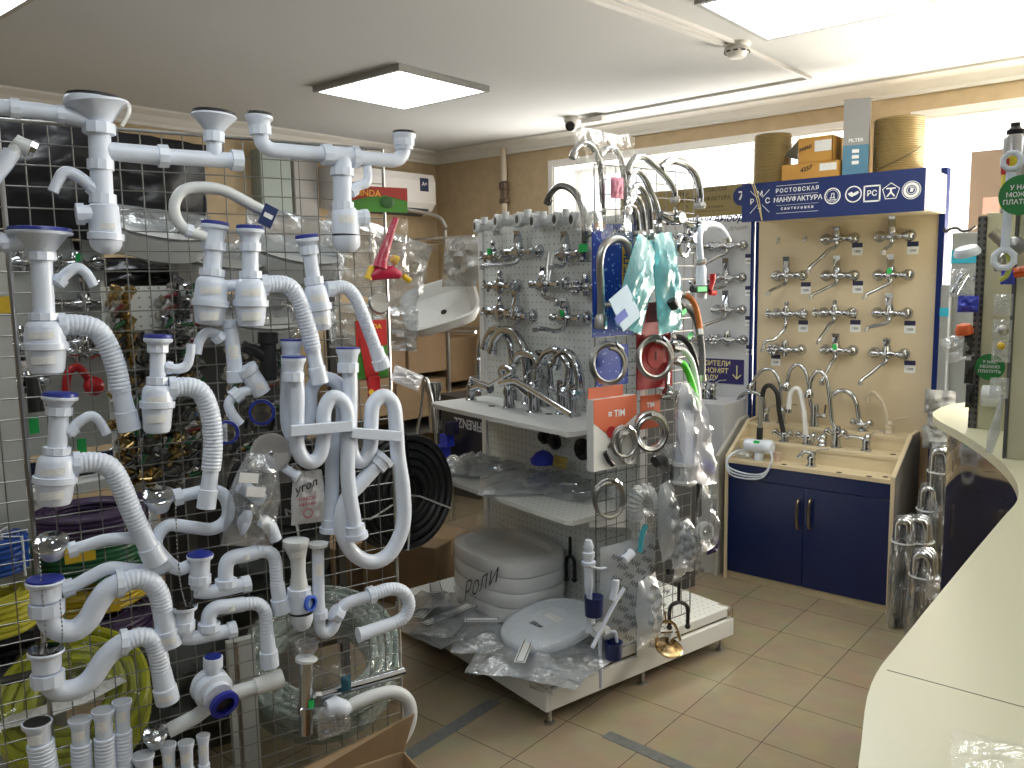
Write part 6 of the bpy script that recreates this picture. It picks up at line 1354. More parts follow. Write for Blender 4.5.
# chains
def chain(pts, lb, off=.12):
    P_ = cr([tuple(gp(x, y, off)) for x, y in pts], 10); k = MB(); 
    k.tube(P_, .0008, 5)
    for p in P_: k.ball(p, .0024, 4)
    o = single('ball_chain', lb, 'chain', GRID, P_[0], k, CHROME, 'ball chains')
chain([(175, 500), (177, 540), (180, 580), (186, 606)], 'thin ball chain hanging from the upper chrome drain'); chain([(38, 545), (42, 590), (47, 650)], 'thin ball chain hanging down the far left'); chain([(60, 600), (62, 640), (52, 652)], 'short ball chain by the left S-bend')
# bags of fittings and toy packs
def gbag(x, y, w, h, th, off, lb, seed, mt=FILM, ti=0, pinch=.4, extra=None, nm='fittings_bag'):
    c = gp(x, y, off); t = Thing(nm, lb, 'bag', GRID, c); k = MB(); pouch(k, c, w, h, th, Vector((1, 0, ti)), Vector((-ti, 0, 1)), seed, 16, .3, pinch); t.part('bag', k, mt)
    for a in extra or []: build(t, [a], off)
    return t
gbag(254, 500, .14, .25, .06, .09, 'clear bag with white siphon parts and two small price stickers', 101, FILM, -.2, .5, [('cup', 'W', 'prof', [(238, 522, 4), (243, 522, 12), (246, 523, 13)]), ('elbow', 'W', 'pipe', [(262, 520, 7), (270, 527, 7), (276, 540, 6)]), ('tube', 'W', 'prof', [(240, 485, 7), (262, 500, 7)])])
for x, y, lb in ((249, 478, 'upper white price sticker on the siphon-parts bag'), (256, 492, 'lower white price sticker on the siphon-parts bag')):
    k = MB(); c = gp(x, y, .13); k.box(c, (.05, .002, .026), Matrix.Rotation(.2, 3, 'Y')); single('price_sticker', lb, 'sticker', GRID, c, k, PAPER)
t = gbag(308, 497, .095, .15, .035, .085, 'white printed bag of plastic corner connectors with a round stamp', 103, mat('milky_bag', (.55, .55, .56), .3), -.05, .2)
c = gp(307, 497, .108); k = MB(); k.text('угол', .03, lambda a, b, hh: c+Vector((a, -hh, .03+b+a*.3))); t.part('handwriting', k, TEXTK)
k = MB(); ringm(k, c+Vector((0, -.002, -.045)), .014, .003); t.part('stamp', k, mat('stamp_red', (.35, .08, .1), .5)); k = MB(); k.text('НАБОР\nсифона', .014, lambda a, b, hh: c+Vector((a, -hh, -.012+b))); t.part('print', k, mat('stamp_red', (.35, .08, .1), .5))
# toy package with the red and yellow spray gun
LAB_RG = mat('green_header_print', (.06, .22, .03), .45)
t = Thing('toy_tap_pack', 'clear toy pack with red-green header card holding a red and yellow plastic part', 'package', GRID, gp(382, 280, .05)); base_ = t.base
c = gp(380, 200, .05); a, b = gp(352, 200, .05), gp(407, 200, .05); zt, zb = gp(380, 187, .05).z, gp(380, 212, .05).z
hc_ = t.part('header_card', MB().span((a.x, a.y-.002, zb), (b.x, a.y+.002, zt)), LAB_RG)
k = MB(); zm = zb+(zt-zb)*.5; w_ = b.x-a.x
k.prism([(a.x, zt), (a.x, zm-.006), (a.x+w_*.3, zm+.006), (a.x+w_*.6, zm+.012), (b.x, zm-.002), (b.x, zt)], lambda u, v, h: Vector((u, a.y-.0035+h, v)), .001); t.part('red_print', k, mat('toy_red_print', (.32, .03, .02), .5), hc_)
k = MB(); k.ball((a.x+w_*.62, a.y-.004, zm-.008), (.022, .002, .016), 8); t.part('leaf_print', k, mat('dark_leaf', (.02, .09, .02), .5), hc_)
k = MB(); k.text('GINDA', .026, lambda u, v, h: Vector((a.x+.045+u, a.y-.004-h, zt-.02+v))); t.part('lettering', k, mat('orange_letter', (.8, .35, .05), .5))
k = MB(); q0 = gp(366, 252, .06)
build(t, [('stem', mat('crimson_toy', (.42, .01, .05), .35), 'pipe', [(396, 218, 3), (390, 235, 4), (383, 256, 6), (380, 268, 8)]), ('base', mat('crimson_toy'), 'prof', [(370, 277, 4), (378, 273, 7), (392, 272, 7), (400, 275, 4)]), ('nozzle', YELL, 'prof', [(392, 258, 4), (397, 261, 5)]), ('foot', YELL, 'prof', [(372, 266, 3), (368, 279, 4)]), ('foot', YELL, 'prof', [(403, 276, 3), (410, 281, 3)])], .075)
k = MB(); pouch(k, gp(389, 248, .07), .125, .17, .05, (1, 0, 0), (0, 0, 1), 105); t.part('bag', k, film('film_thin'))
t = Thing('red_card_pack', 'red and green card with yellow button, partly behind the tilted trap hose', 'package', GRID, gp(374, 400, .02)); a, b = gp(356, 350, .02), gp(387, 350, .02); zt, zb = gp(372, 320, .02).z, gp(372, 378, .02).z
t.part('card', MB().span((a.x, a.y-.002, zb), (b.x, a.y+.002, zt)), mat('leaf_green_card', (.05, .22, .02), .5)); k = MB(); k.span((a.x, a.y-.003, (zt+zb)/2+.01), (b.x, a.y-.002, zt)); k.prism([(a.x+.01, zt-.05), (b.x-.02, zt-.03), (a.x+.06, zb-.06), (a.x+.035, zb-.06)], lambda u, v, h: Vector((u, a.y-.004+h, v)), .002); t.part('red_print', k, mat('toy_red', (.5, .02, .02), .5))
k = MB(); k.text('GINDA', .02, lambda u, v, h: Vector(((a.x+b.x)/2+u, a.y-.0045-h, zt-.02+v))); t.part('lettering', k, YELL)
k = MB(); k.span((gp(366, 380, .02).x, a.y-.02, gp(366, 405, .02).z), (gp(378, 380, .02).x, a.y-.005, gp(366, 376, .02).z), bev=.004); t.part('red_part', k, RED); k = MB(); disc(k, gp(371, 392, .045), .008, (0, -1, 0), .004); t.part('button', k, YELL)
k = MB(); c = gp(379, 303, .03); k.lathe([(.012, 0), (.016, .006), (.03, .008), (.034, .0), (.03, -.012)], c, (0, -1, .2), 20); single('chrome_escutcheon', 'round chrome strainer ring hanging left of the white sink', 'strainer', GRID, c, k, STEEL)
k = MB(); pouch(k, gp(407, 378, .05), .10, .05, .04, (1, 0, -.45), (.45, 0, 1), 107); single('bagged_tube', 'clear-wrapped white tube slanting to the right of the mesh edge', 'package', GRID, gp(407, 378, .05), k, film('white_film', (.96, .97, 1), .45, .15, .8, 18))
# cardboard box at the foot of the mesh
t = Thing('open_carton', 'open brown cardboard box with raised flaps at the foot of the mesh stand', 'box', GRID, (.72, -.30, 0))
bx0, bx1, by0, by1, bh = .44, .90, -.50, -.14, .20; e = .004; k = MB()
k.span((bx0, by0, 0), (bx1, by0+e, bh)); k.span((bx0, by1-e, 0), (bx1, by1, bh)); k.span((bx0, by0+e, 0), (bx0+e, by1-e, bh)); k.span((bx1-e, by0+e, 0), (bx1, by1-e, bh)); k.span((bx0+e, by0+e, 0), (bx1-e, by1-e, .004)); OC = mat('light_cardboard', (.40, .28, .16), .8, bump=.1, bscale=30, var=.1, vscale=5); t.part('carton', k, OC)
def flap(P): 
    k = MB(); P = [Vector(p) for p in P]; nn = (P[1]-P[0]).cross(P[2]-P[0]).normalized()*.003
    k.add(P+[p+nn for p in P], [(0, 1, 2, 3), (7, 6, 5, 4), (0, 4, 5, 1), (1, 5, 6, 2), (2, 6, 7, 3), (3, 7, 4, 0)]); return k
t.part('flap', flap([(bx0+.06, by1, bh), (bx1, by1, bh), (bx1+.03, by1-.02, bh+.12), (bx0+.1, by1+.02, bh+.035)]), OC)
f2 = t.part('flap', flap([(bx0, by0, bh), (bx1, by0, bh), (bx1-.02, by0-.06, bh+.07), (bx0+.03, by0-.07, bh+.04)]), OC)
t.part('flap', flap([(bx0, by0, bh), (bx0, by1, bh), (bx0+.05, by1-.03, bh+.05), (bx0-.02, by0+.05, bh+.06)]), OC)
k = MB(); q = Vector((bx1-.10, by0-.038, bh+.03)); k.prism([(-.02, 0), (0, .018), (.02, 0), (.012, -.012), (0, -.004), (-.012, -.012)], lambda a, b, h: q+Vector((a, -h, b)), .001); t.part('printed_mark', k, TEXTK)
# ================================================================== second display: white board left of the cream one
WB = mat('cool_white_board', (.56, .58, .62), .35)
t = Thing('white_faucet_display', 'white faucet board with gold header, partly hidden behind the crowded mesh', 'display board', WORLD, (-2.35, 4.3, 0))
yw = 4.38; xa, xb = -2.78, -1.95
t.part('back_board', MB().span((xa, yw, .70), (xb, yw+.018, 1.93)), WB)
t.part('edge_trim', MB().span((xb, yw-.006, .70), (xb+.012, yw+.018, 2.06)), bl)
t.part('base_cabinet', MB().span((xa, 4.02, 0), (xb-.01, yw, .62)), WPAINT)
k = MB(); k.prism([(4.0, 0), (yw, 0), (yw, .83), (4.27, .82), (4.0, .66)], lambda u, v, h: Vector((-1.962+h, u, v)), .02); t.part('side_panel', k, mat('pale_edge_panel', (.55, .54, .50), .45))
LZ = P2(WORLD, 703, 399, 4.25).z; t.part('ledge', MB().span((xa, 4.10, .62), (xb-.015, yw, LZ)), WB)
a, b = P2(WORLD, 655, 180, yw-.03), P2(WORLD, 752, 240, yw-.03); zt0, zt1 = P2(WORLD, 660, 188, yw-.03).z, P2(WORLD, 750, 176, yw-.03).z; zb0 = P2(WORLD, 700, 236, yw-.03).z
hdz = (1.93, 2.10)
hd2 = t.part('header_sign', MB().span((xa, yw-.03, 1.945), (xb, yw-.02, 2.11)), mat('antique_gold_sign', (.26, .20, .075), .4))
def hf(px, py, yy=yw-.03): q = P2(WORLD, px, py, yy); return lambda a, b, h: Vector((q.x+a, yy-h, q.z+b))
k = MB(); k.text('РОСТОВСКАЯ', .026, hf(711, 190), space=1.1); k.text('МАНУФАКТУРА', .031, hf(711, 199)); k.text('сантехники', .02, hf(711, 207), space=1.4)
for py in (185, 211): q = P2(WORLD, 711, py, yw-.03); k.box((q.x, q.y-.001, q.z), (.20, .001, .002))
q = P2(WORLD, 682, 201, yw-.03)
for s_ in (-1, 1): k.box(q+Vector((0, -.0012, 0)), (.004, .001, .12), Matrix.Rotation(s_*.78, 3, 'Y'))
for ch, dx, dz in (('М', 0, .036), ('Р', -.04, 0), ('С', .04, 0)): k.text(ch, .036, lambda a, b, h: Vector((q.x+dx+a, yw-.03-h, q.z+dz+b)))
t.part('lettering', k, mat('dark_brown_print', (.07, .05, .02), .5), hd2)
q = P2(WORLD, 742, 196, yw-.034); k = MB(); disc(k, q, .052, (0, -1, 0), .002, 30); ds = t.part('blue_disc', k, mat('cobalt_sign'), hd2) if False else t.part('blue_disc', k, mat('cobalt_sign'))
k = MB(); k.text('7', .065, lambda a, b, h: Vector((q.x+a-.004, q.y-.003-h, q.z+b))); k.text('лет', .02, lambda a, b, h: Vector((q.x+a+.022, q.y-.003-h, q.z+b+.016))); t.part('figure', k, TEXTW, ds)
k = MB(); k.text('надежный выбор', .058, lambda a, b, h: (lambda g: g(a*1.0+b*.35, b, h))(hf(704, 220, yw))); t.part('slogan', k, mat('navy_print'))
k = MB(); k.text('Лучшее', .03, lambda a, b, h: (lambda g: g(a+b*.35, b+a*.05, h))(hf(738, 228, yw))); t.part('small_slogan', k, mat('grey_print', (.3, .3, .3)))
sq = P2(WORLD, 722, 371, yw); sw = .335
sg2 = t.part('water_sign', MB().span((sq.x-sw*.62, yw-.006, sq.z-.07), (sq.x+sw*.40, yw, sq.z+.07)), mat('indigo_sign', (.025, .02, .12), .4))
k = MB()
for i, s_ in enumerate(('СМЕСИТЕЛИ', 'ЭКОНОМЯТ', 'ВОДУ')):
    k.text(s_, .04, lambda a, b, h: Vector((sq.x+.055+a+(0 if i == 0 else -.012 if i == 1 else -.075), yw-.006-h, sq.z+.042-.042*i+b)), align='RIGHT')
q = Vector((sq.x+.094, yw-.0075, sq.z)); k.box(q, (.007, .001, .075)); k.box(q+Vector((-.012, 0, -.028)), (.006, .001, .036), Matrix.Rotation(-.8, 3, 'Y')); k.box(q+Vector((.012, 0, -.028)), (.006, .001, .036), Matrix.Rotation(.8, 3, 'Y'))
t.part('lettering', k, mat('pale_yellow_letters', (.72, .66, .32), .5), sg2)
for i, (px, py, e, kd, lb) in enumerate(((727, 246, (702, 268), 'lever', 'top mixer on the white board, spout slanting left'), (726, 278, (703, 294), 'lever', 'second mixer on the white board with a square lever'), (726, 310, (703, 328), 'lever', 'third mixer on the white board with a square lever'), (727, 340, None, 'flower', 'lowest mixer on the white board without a spout'))):
    p = P2(WORLD, px, py, yw-.045); p.y = yw; en = None
    if e: q = P2(WORLD, e[0], e[1], yw-.18); en = (q.x-p.x, q.z-p.z)
    wall_faucet(WORLD, p, lb, en, .07 if i else .02, kd, .175, None, False, 'mixers on the white board')
for i, (px, py) in enumerate(((700, 247), (699, 282), (699, 340))):
    p = P2(WORLD, px, py, yw-.045); p.y = yw; wall_faucet(WORLD, p, ('top', 'middle', 'lowest')[i]+' of the mixers at the left of the white board behind the hoses', None, .04, 'lever', .12, None, False, 'mixers on the white board')
for px, py, lb in ((748.5, 259, 'small price tag at the right edge of the white board, top'), (748.5, 291, 'small price tag at the right edge of the white board, second'), (748.5, 321, 'small price tag at the right edge of the white board, third'), (749.5, 350, 'small price tag at the right edge of the white board, lowest')): price_tag(WORLD, P2(WORLD, px, py, yw), lb, .036, .055)
for i, (px, py, pts) in enumerate(((703, 400, [(704, 385), (700, 372), (693, 372), (690, 380)]), (712, 414, [(712, 400), (706, 390), (699, 394)]), (700, 424, [(698, 410), (690, 404), (684, 408)]))):
    b = P2(WORLD, px, py, 4.25); b.z = LZ; deck_faucet(WORLD, b, ('tallest arched tap', 'short arched tap', 'front small tap')[i]+' on the ledge under the water sign', arc(pts, b.y), r=.010, h=.07, group='taps under the water sign')

# ================================================================== right: behind and on the counter
def wx(px, py, y): return P2(WORLD, px, py, y)
TEALP = mat('teal_print', (.02, .28, .42), .4); GREYB = mat('grey_carton', (.20, .215, .23), .5)
a, b = wx(946, 440, 4.25), wx(974, 232, 4.25)
t = Thing('grey_carton', 'tall grey carton with a teal band standing beside the blue post', 'box', WORLD, (-.93, 4.3, 0)); x0_, x1_ = wx(948, 330, 4.25).x, wx(976, 330, 4.25).x
t.part('carton', MB().span((x0_, 4.25, 0), (x1_, 4.42, b.z), bev=.004), GREYB); z_ = wx(950, 257, 4.25).z
t.part('band', MB().span((x0_-.001, 4.247, z_-.03), (x1_+.001, 4.249, z_+.03)), TEALP)
k = MB(); k.text('TERMO', .03, lambda a_, b_, h: Vector(((x0_+x1_)/2+a_, 4.2485-h, z_-.10+b_))); t.part('print', k, mat('navy_print'))
x2_, x3_ = wx(938, 360, 4.20).x+.005, wx(948, 360, 4.20).x; z2_ = wx(942, 285, 4.2).z
t = Thing('grey_carton', 'narrow grey carton with teal band, lower and left of the tall one', 'box', WORLD, (x2_, 4.2, 0)); t.part('carton', MB().span((x2_, 4.17, 0), (x3_, 4.245, z2_), bev=.003), GREYB); z_ = wx(942, 312, 4.17).z; t.part('band', MB().span((x2_-.0005, 4.168, z_-.02), (x3_+.0005, 4.1695, z_+.02)), TEALP)
k = MB(); k.tube(cr([tuple(wx(*p, 4.2)) for p in ((944, 228), (946, 232), (950, 229), (957, 228), (962, 231), (970, 230), (976, 226))], 5), .006, 8); single('black_cable', 'black cable lying over the top of the tall grey carton', 'cable', WORLD, wx(950, 230, 4.2), k, BLACK)
# cardboard sheet on the window sill
a, b = wx(968, 225, 4.56), wx(1012, 148, 4.56); k = MB(); k.span((a.x, 4.56, .92), (b.x, 4.575, b.z)); t = Thing('cardboard_sheet', 'pinkish brown cardboard sheet standing in the right window', 'cardboard', WORLD, (a.x, 4.56, .92)); t.part('sheet', k, mat('pinkish_card', (.24, .18, .14), .7))
t.part('print', MB().span((a.x+.06, 4.557, b.z-.30), (b.x-.02, 4.559, b.z-.22)), mat('pink_print', (.6, .38, .33), .6))
# display stands on the counter
OLIVE = mat('olive_cream_panel', (.54, .53, .38), .45); DKM = pattern('dark_perforated_strip', (.10, .10, .10), (.02, .02, .02), holes(.02, .006, 'xz'))
def stand(px, py, top_px, top_py, wid, dep, label):
    p = on(WORLD, px, py, CZ, 2); zt = P2(WORLD, top_px, top_py, p.y).z
    t = Thing('counter_stand', label, 'display stand', WORLD, (p.x+wid/2, p.y, CZ), 'display stands on the counter')
    t.part('cabinet', MB().span((p.x+(.012 if px < 990 else .004), p.y, CZ), (p.x+wid, p.y+dep, zt), bev=.002), OLIVE)
    sw_ = .012 if px < 990 else .004; t.part('perforated_strip', MB().span((p.x-sw_, p.y-.004, CZ), (p.x+sw_, p.y+.03, zt-.01)), DKM)
    k = MB()
    for z in (CZ+.10, CZ+.45): disc(k, (p.x+.10, p.y, z), .004, (0, -1, 0), .001, 10)
    return t, p, zt
s1_, q1, zt1_ = stand(972, 428, 983, 213, .60, .30, 'farther olive cream stand on the counter with goods hung on its dark edge')
s2_, q2_, zt2_ = stand(1004, 458, 1018, 125, .60, .30, 'nearer olive cream stand on the counter, cut by the right edge')
def w1(px, py, d=.04): return P2(WORLD, px, py, q1.y-d)
def w2(px, py, d=.04): return P2(WORLD, px, py, q2_.y-d)
def lump(nm, lb, cat, fn, px, py, w, h, th, seed, mt, grp=None, ti=0):
    c = fn(px, py); sc_ = {w1: .75, w2: .55}.get(fn, 1); w, h, th = w*sc_, h*sc_, th*sc_; k = MB(); pouch(k, c, w, h, th, Vector((1, 0, ti)), Vector((-ti, 0, 1)), seed, 12, .35); return single(nm, lb, cat, WORLD, c, k, mt, grp)
GG = 'goods hung on the edge of the farther stand'
c = w1(967, 252); k = MB(); k.lathe([(.001, .022), (.032, .015), (.04, 0), (.038, -.010)], c, (-.15, -.3, 1), 20); single('domed_fitting', 'bright white half-round dome near the top of the farther stand edge', 'cap', WORLD, c, k, WHITE, GG)
lump('fitting_bag', 'clear bag of chrome parts under the white dome', 'bag', w1, 961, 283, .09, .12, .05, 201, FILM, GG); c = w1(961, 283); k = MB(); k.tube([c+Vector((-.02, 0, -.03)), c+Vector((.01, 0, .03))], .012, 10); single('chrome_valve', 'small chrome valve inside the bag under the white dome', 'valve', WORLD, c, k, CHROME, GG)
lump('blue_fitting', 'crumpled bright blue part halfway up the farther stand', 'fitting', w1, 968, 304, .08, .07, .05, 202, mat('bright_blue'), GG)
c = w1(964, 329); k = MB(); k.lathe([(.026, -.016), (.026, 0), (.02, .014), (.008, .018)], c, (-.1, -.2, 1), 18); single('domed_fitting', 'orange round dome on the edge of the farther stand', 'cap', WORLD, c, k, mat('orange_plastic', (.65, .12, .03), .4), GG)
lump('clear_cone_bag', 'clear bag of a cone part under the orange dome', 'bag', w1, 957, 348, .11, .11, .05, 203, FILM, GG, .4)
for px, py, lb in ((968, 345, 'black valve handle under the orange dome'), (969, 372, 'black clip in the middle of the farther stand edge'), (970, 396, 'lowest black clip on the farther stand edge')):
    lump('black_clip', lb, 'clip', w1, px, py, .035, .10, .03, int(px+py), BLACK, GG)
GH = 'goods hung on the edge of the nearer stand'
c = w2(1014, 133, .05); t = Thing('sealant_can', 'foam can with yellow label and black cap at the top of the nearer stand', 'can', WORLD, w2(1013, 215, .05)); R = .025
zb_, ztc = w2(1012, 212, .05).z, c.z-.005; X = w2(1013, 170, .05).x
k = MB(); k.lathe([(R, zb_), (R, ztc-.01), (R*.8, ztc)], (X, c.y, 0), n=24); t.part('body', k, mat('silver_can', (.45, .45, .47), .3, .7))
k = MB(); V = [];  n = 10
for z in (zb_+.01, ztc-.05):
    for i in range(n+1): aa = -3.3+2.2*i/n; V.append(Vector((X+R*1.02*math.cos(aa), c.y+R*1.02*math.sin(aa), z)))
k.add(V, [(i, i+1, n+2+i, n+1+i) for i in range(n)], 0, True); t.part('label', k, mat('yellow_can_label', (.70, .58, .03), .4))
k = MB(); k.span((X-R*.9, c.y-R*1.03, ztc-.10), (X-R*.2, c.y-R*.9, ztc-.06)); t.part('red_mark', k, mat('toy_red'))
k = MB(); k.lathe([(R*.75, ztc), (R*.8, ztc+.012), (R*.45, ztc+.02), (R*.45, ztc+.03)], (X, c.y, 0), n=20); t.part('cap', k, BLACK)
k = MB()
for px, py, ro in ((1012, 161, .026), (1004, 259, .030)):
    q = w2(px, py, .10); k.tube([q+Vector((math.cos(i*PI/4+.4)*ro*.8, 0, math.sin(i*PI/4+.4)*ro*.8)) for i in range(8)], ro*.28, 8, closed=True)
k.tube([w2(1011, 172, .10), w2(1005, 248, .10)], .011, 8, flat=.5); single('plastic_wrench', 'white plastic wrench with two octagonal rings on the nearer stand', 'wrench', WORLD, w2(1006, 210, .1), k, WHITE)
GRN = mat('green_sign', (.02, .20, .05), .45)
def gsign(c, R, lb, fr=WORLD):
    t = Thing('round_sign', lb, 'sign', fr, c, 'round green signs'); k = MB(); disc(k, c, R, (0, -1, 0), .002, 36); d = t.part('disc', k, GRN)
    k = MB()
    for i, s_ in enumerate(('У НАС', 'МОЖНО', 'ПЛАТИТЬ')): k.text(s_, R*.32, lambda a_, b_, h: c+Vector((a_, -.003-h, R*.38-i*R*.36+b_)))
    t.part('lettering', k, TEXTW)
gsign(w2(1021, 195, .14), .049, 'large round green sign cut by the right edge of the photo'); gsign(w1(990, 367, .03), .042, 'smaller round green sign on the farther stand')
c = w2(999, 239, .08); k = MB(); k.tube([c+Vector((-.016, 0, .018)), c+Vector((.016, 0, -.018))], .014, 16); single('brass_cylinder', 'satin metal cylinder slanting left of the lower wrench ring', 'cylinder', WORLD, c, k, mat('satin_metal', (.55, .5, .4), .3, .9), GH)
c = w2(1016, 246, .08); k = MB(); k.lathe([(.02, 0), (.024, .008), (.022, .014), (.007, .017)], c, (0, -1, 0), 22); single('pressure_gauge', 'round chrome gauge beside the lower wrench ring', 'gauge', WORLD, c, k, STEEL, GH)
k = MB(); k.tube(cr([tuple(w2(*p, .09)) for p in ((1005, 248), (1010, 262), (1007, 275), (1000, 280))], 5), .006, 8); single('yellow_wire', 'yellow-green wire curving under the gauge', 'wire', WORLD, w2(1008, 262, .09), k, mat('yellow_green', (.45, .5, .08), .5), GH)
lump('blue_fitting', 'small blue valve on the nearer stand edge', 'fitting', w2, 1008, 277, .06, .07, .05, 211, mat('bright_blue'), GH); lump('orange_fitting', 'orange handle at the right edge of the photo', 'fitting', w2, 1020, 272, .07, .05, .04, 212, mat('orange_plastic'), GH, .2)
lump('dark_fitting', 'dark metal part under the yellow-green wire', 'fitting', w2, 1000, 262, .05, .09, .04, 213, STEEL, GH)
for i, (px, py) in enumerate(((1003, 305), (1002, 330), (1001, 352), (999, 388))): lump('fitting_bag', ('clear bag below the small blue valve', 'clear bag with a round grey piece', 'clear bag with a yellow piece', 'lowest clear bag on the nearer stand edge')[i], 'bag', w2, px, py, .08, .10, .05, 220+i, FILM, GH)
c = w2(1003, 330, .05); k = MB(); k.ball(c, .014, 8); single('plumbing_fitting', 'round grey knob on the nearer stand', 'knob', WORLD, c, k, STEEL, GH); c = w2(1001, 346, .05); k = MB(); k.ball(c, .010, 8); single('plumbing_fitting', 'little yellow knob on the nearer stand', 'knob', WORLD, c, k, YELL, GH)
q = on(WORLD, 989, 412, CZ, 2); c = w1(991, 396, .06); k = MB(); k.lathe([(.03, -.026), (.034, -.022), (.034, .022), (.03, .026)], c, (1, .1, 0), 24); single('tissue_roll', 'white roll in film between the two stands on the counter', 'roll', WORLD, c, k, WHITE2)
k = MB(); a, b = w2(989, 452, .06), w2(1003, 395, .05); k.tube([a, a.lerp(b, .3), a.lerp(b, .6), b], [.012, .018, .012, .008], 10, flat=.7); single('brush_pack', 'grey film-wrapped brush leaning on the nearer stand', 'package', WORLD, a, k, FILMG)
# clear bag on the near counter
k = MB(); c = on(WORLD, 1046, 782, CZ+.02, 2); pouch(k, c, .16, .13, .03, (1, .2, 0), (-.2, 1, 0), 230); single('bubble_bag', 'crumpled clear bag on the counter at the bottom right corner', 'bag', WORLD, (c.x, c.y, CZ), k, film('film_thin'))
# bundles of chrome rails between the cabinet and the counter
GP = 'film-wrapped chrome rails on the floor'
def rails(px0, px1, pyt, y, lb, seed, r=.016, lean=.03, n=3):
    a, b = P2(WORLD, px0, pyt, y), P2(WORLD, px1, pyt, y); zt = a.z; R_ = (b.x-a.x)/2
    t = Thing('chrome_rail', lb, 'rail', WORLD, ((a.x+b.x)/2, y, 0), GP)
    for j in range(n):
        k = MB(); yy = y+.035*j; zz = zt-R_-.0*j
        P_ = [(a.x-lean*.3, yy, .004), (a.x, yy, zz)]+[(a.x+R_-R_*math.cos(q), yy, zz+R_*math.sin(q)) for q in [PI*i/8 for i in range(1, 8)]]+[(b.x, yy, zz), (b.x+lean, yy, .004)]
        k.tube(P_, r, 12); t.part('rail', k, CHROME)
    k = MB(); c = Vector(((a.x+b.x)/2, y+.03, zt*.52)); pouch(k, c, (b.x-a.x)+.08, zt*1.02, .13, (1, 0, 0), (0, 0, 1), seed, 18, .45, .35); t.part('film_wrap', k, FILM)
    k = MB(); k.tube([((a.x+b.x)/2+(R_+.03)*math.cos(q), y+.03+.06*math.sin(q), zt-.10) for q in [2*PI*i/18 for i in range(18)]], .004, 6, closed=True); t.part('tie', k, WHITE2)
rails(898, 909, 520, 3.86, 'pair of chrome rails nearest the cabinet side, wrapped in film', 301); rails(911, 926, 519, 3.90, 'chrome rails in the middle of the bundle with white ties', 302)
rails(916, 930, 553, 3.72, 'shorter chrome rails at the front of the bundle', 303, .018); rails(934, 948, 450, 4.02, 'tallest chrome rails leaning beside the counter front', 304, .019); rails(923, 934, 488, 4.0, 'medium chrome rails behind the front bundle', 305, .015)
for i, (px, py) in enumerate(((940, 402), (943, 420), (938, 438), (945, 452))): lump('grey_bag', ('topmost grey plastic bag hanging by the blue post', 'second grey plastic bag by the blue post', 'third grey plastic bag by the blue post', 'lowest grey plastic bag by the blue post')[i], 'bag', lambda x, y: P2(WORLD, x, y, 4.14), px, py, .13, .11, .08, 310+i, mat('grey_poly', (.32, .33, .33), .35, bump=.3, bscale=40), 'grey plastic bags by the post')
lump('crumpled_film', 'crumpled film lump on the rails in front of the counter', 'film', lambda x, y: P2(WORLD, x, y, 3.62), 942, 590, .12, .10, .07, 320, FILM)

# ================================================================== behind the mesh stand, left side of the shop
LF = Frame((0, 0, 0), PI/2)                     # x along +Y, y away towards the left wall
def lp(px, py, d): return on(LF, px, py, d, 1)
d0 = 3.10
t = Thing('left_faucet_display', 'white faucet display board behind the left end of the mesh stand', 'display board', LF, (lp(50, 440, d0).x, d0, 0))
xa, xb = lp(-40, 300, d0).x, lp(106, 300, d0).x; zt_, zb_ = lp(50, 229, d0).z, lp(60, 446, d0).z
WG = mat('greyish_white_board', (.50, .52, .50), .45)
t.part('back_board', MB().span((xa, d0, zb_-.02), (xb, d0+.02, zt_)), WG)
t.part('navy_front', MB().span((xa, d0-.25, lp(60, 480, d0-.25).z), (xb-.02, d0-.235, lp(60, 459, d0-.25).z)), mat('dark_navy_front', (.01, .013, .04), .35))
t.part('worktop', MB().span((xa, d0-.32, lp(60, 486, d0-.3).z-.03), (xb+.02, d0, lp(60, 486, d0-.3).z)), WPAINT)
t.part('leg', MB().span((xa, d0-.30, 0), (xa+.10, d0-.1, lp(60, 486, d0-.3).z-.03)), WPAINT); t.part('leg', MB().span((xb-.05, d0-.30, 0), (xb-.01, d0-.1, lp(60, 486, d0-.3).z-.03)), WPAINT)
t = Thing('white_cupboard', 'white cupboard edge with a yellow mark at the far left', 'cupboard', LF, (lp(0, 400, 2.8).x, 2.8, 0)); t.part('cabinet', MB().span((lp(-60, 300, 2.75).x, 2.75, 0), (lp(9, 300, 2.75).x, 2.78, lp(5, 232, 2.75).z)), WG)
c = lp(4, 305, 2.74); k = MB(); k.box(c, (.05, .006, .05), bev=.001); t.part('yellow_plate', k, YELL)
GL = 'mixers on the left display board'
for px, py, e, kd, lb, w_ in ((22, 262, None, 'cross', 'cross-handled mixer at the top left of the left board', .2), (77, 263, (96, 285), 'lever', 'mixer with green tag at the top right of the left board', .2), (84, 303, None, 'lever', 'black-levered mixer in the middle of the left board', .22), (22, 346, None, 'cross', 'cross mixer at the left edge, third row of the left board', .16), (82, 342, (100, 355), 'lever', 'double-handle mixer behind the ribbed hose', .2), (24, 383, None, 'lever', 'mixer at the left edge with a black lever', .16), (76, 352, None, 'cross', 'small mixer beside the red arched spout', .14)):
    p = lp(px, py, d0-.045); p.y = d0; en = None
    if e: q = lp(e[0], e[1], d0-.15); en = (q.x-p.x, q.z-p.z)
    wall_faucet(LF, p, lb, en, .06, kd, w_, None, 'green' in lb, GL)
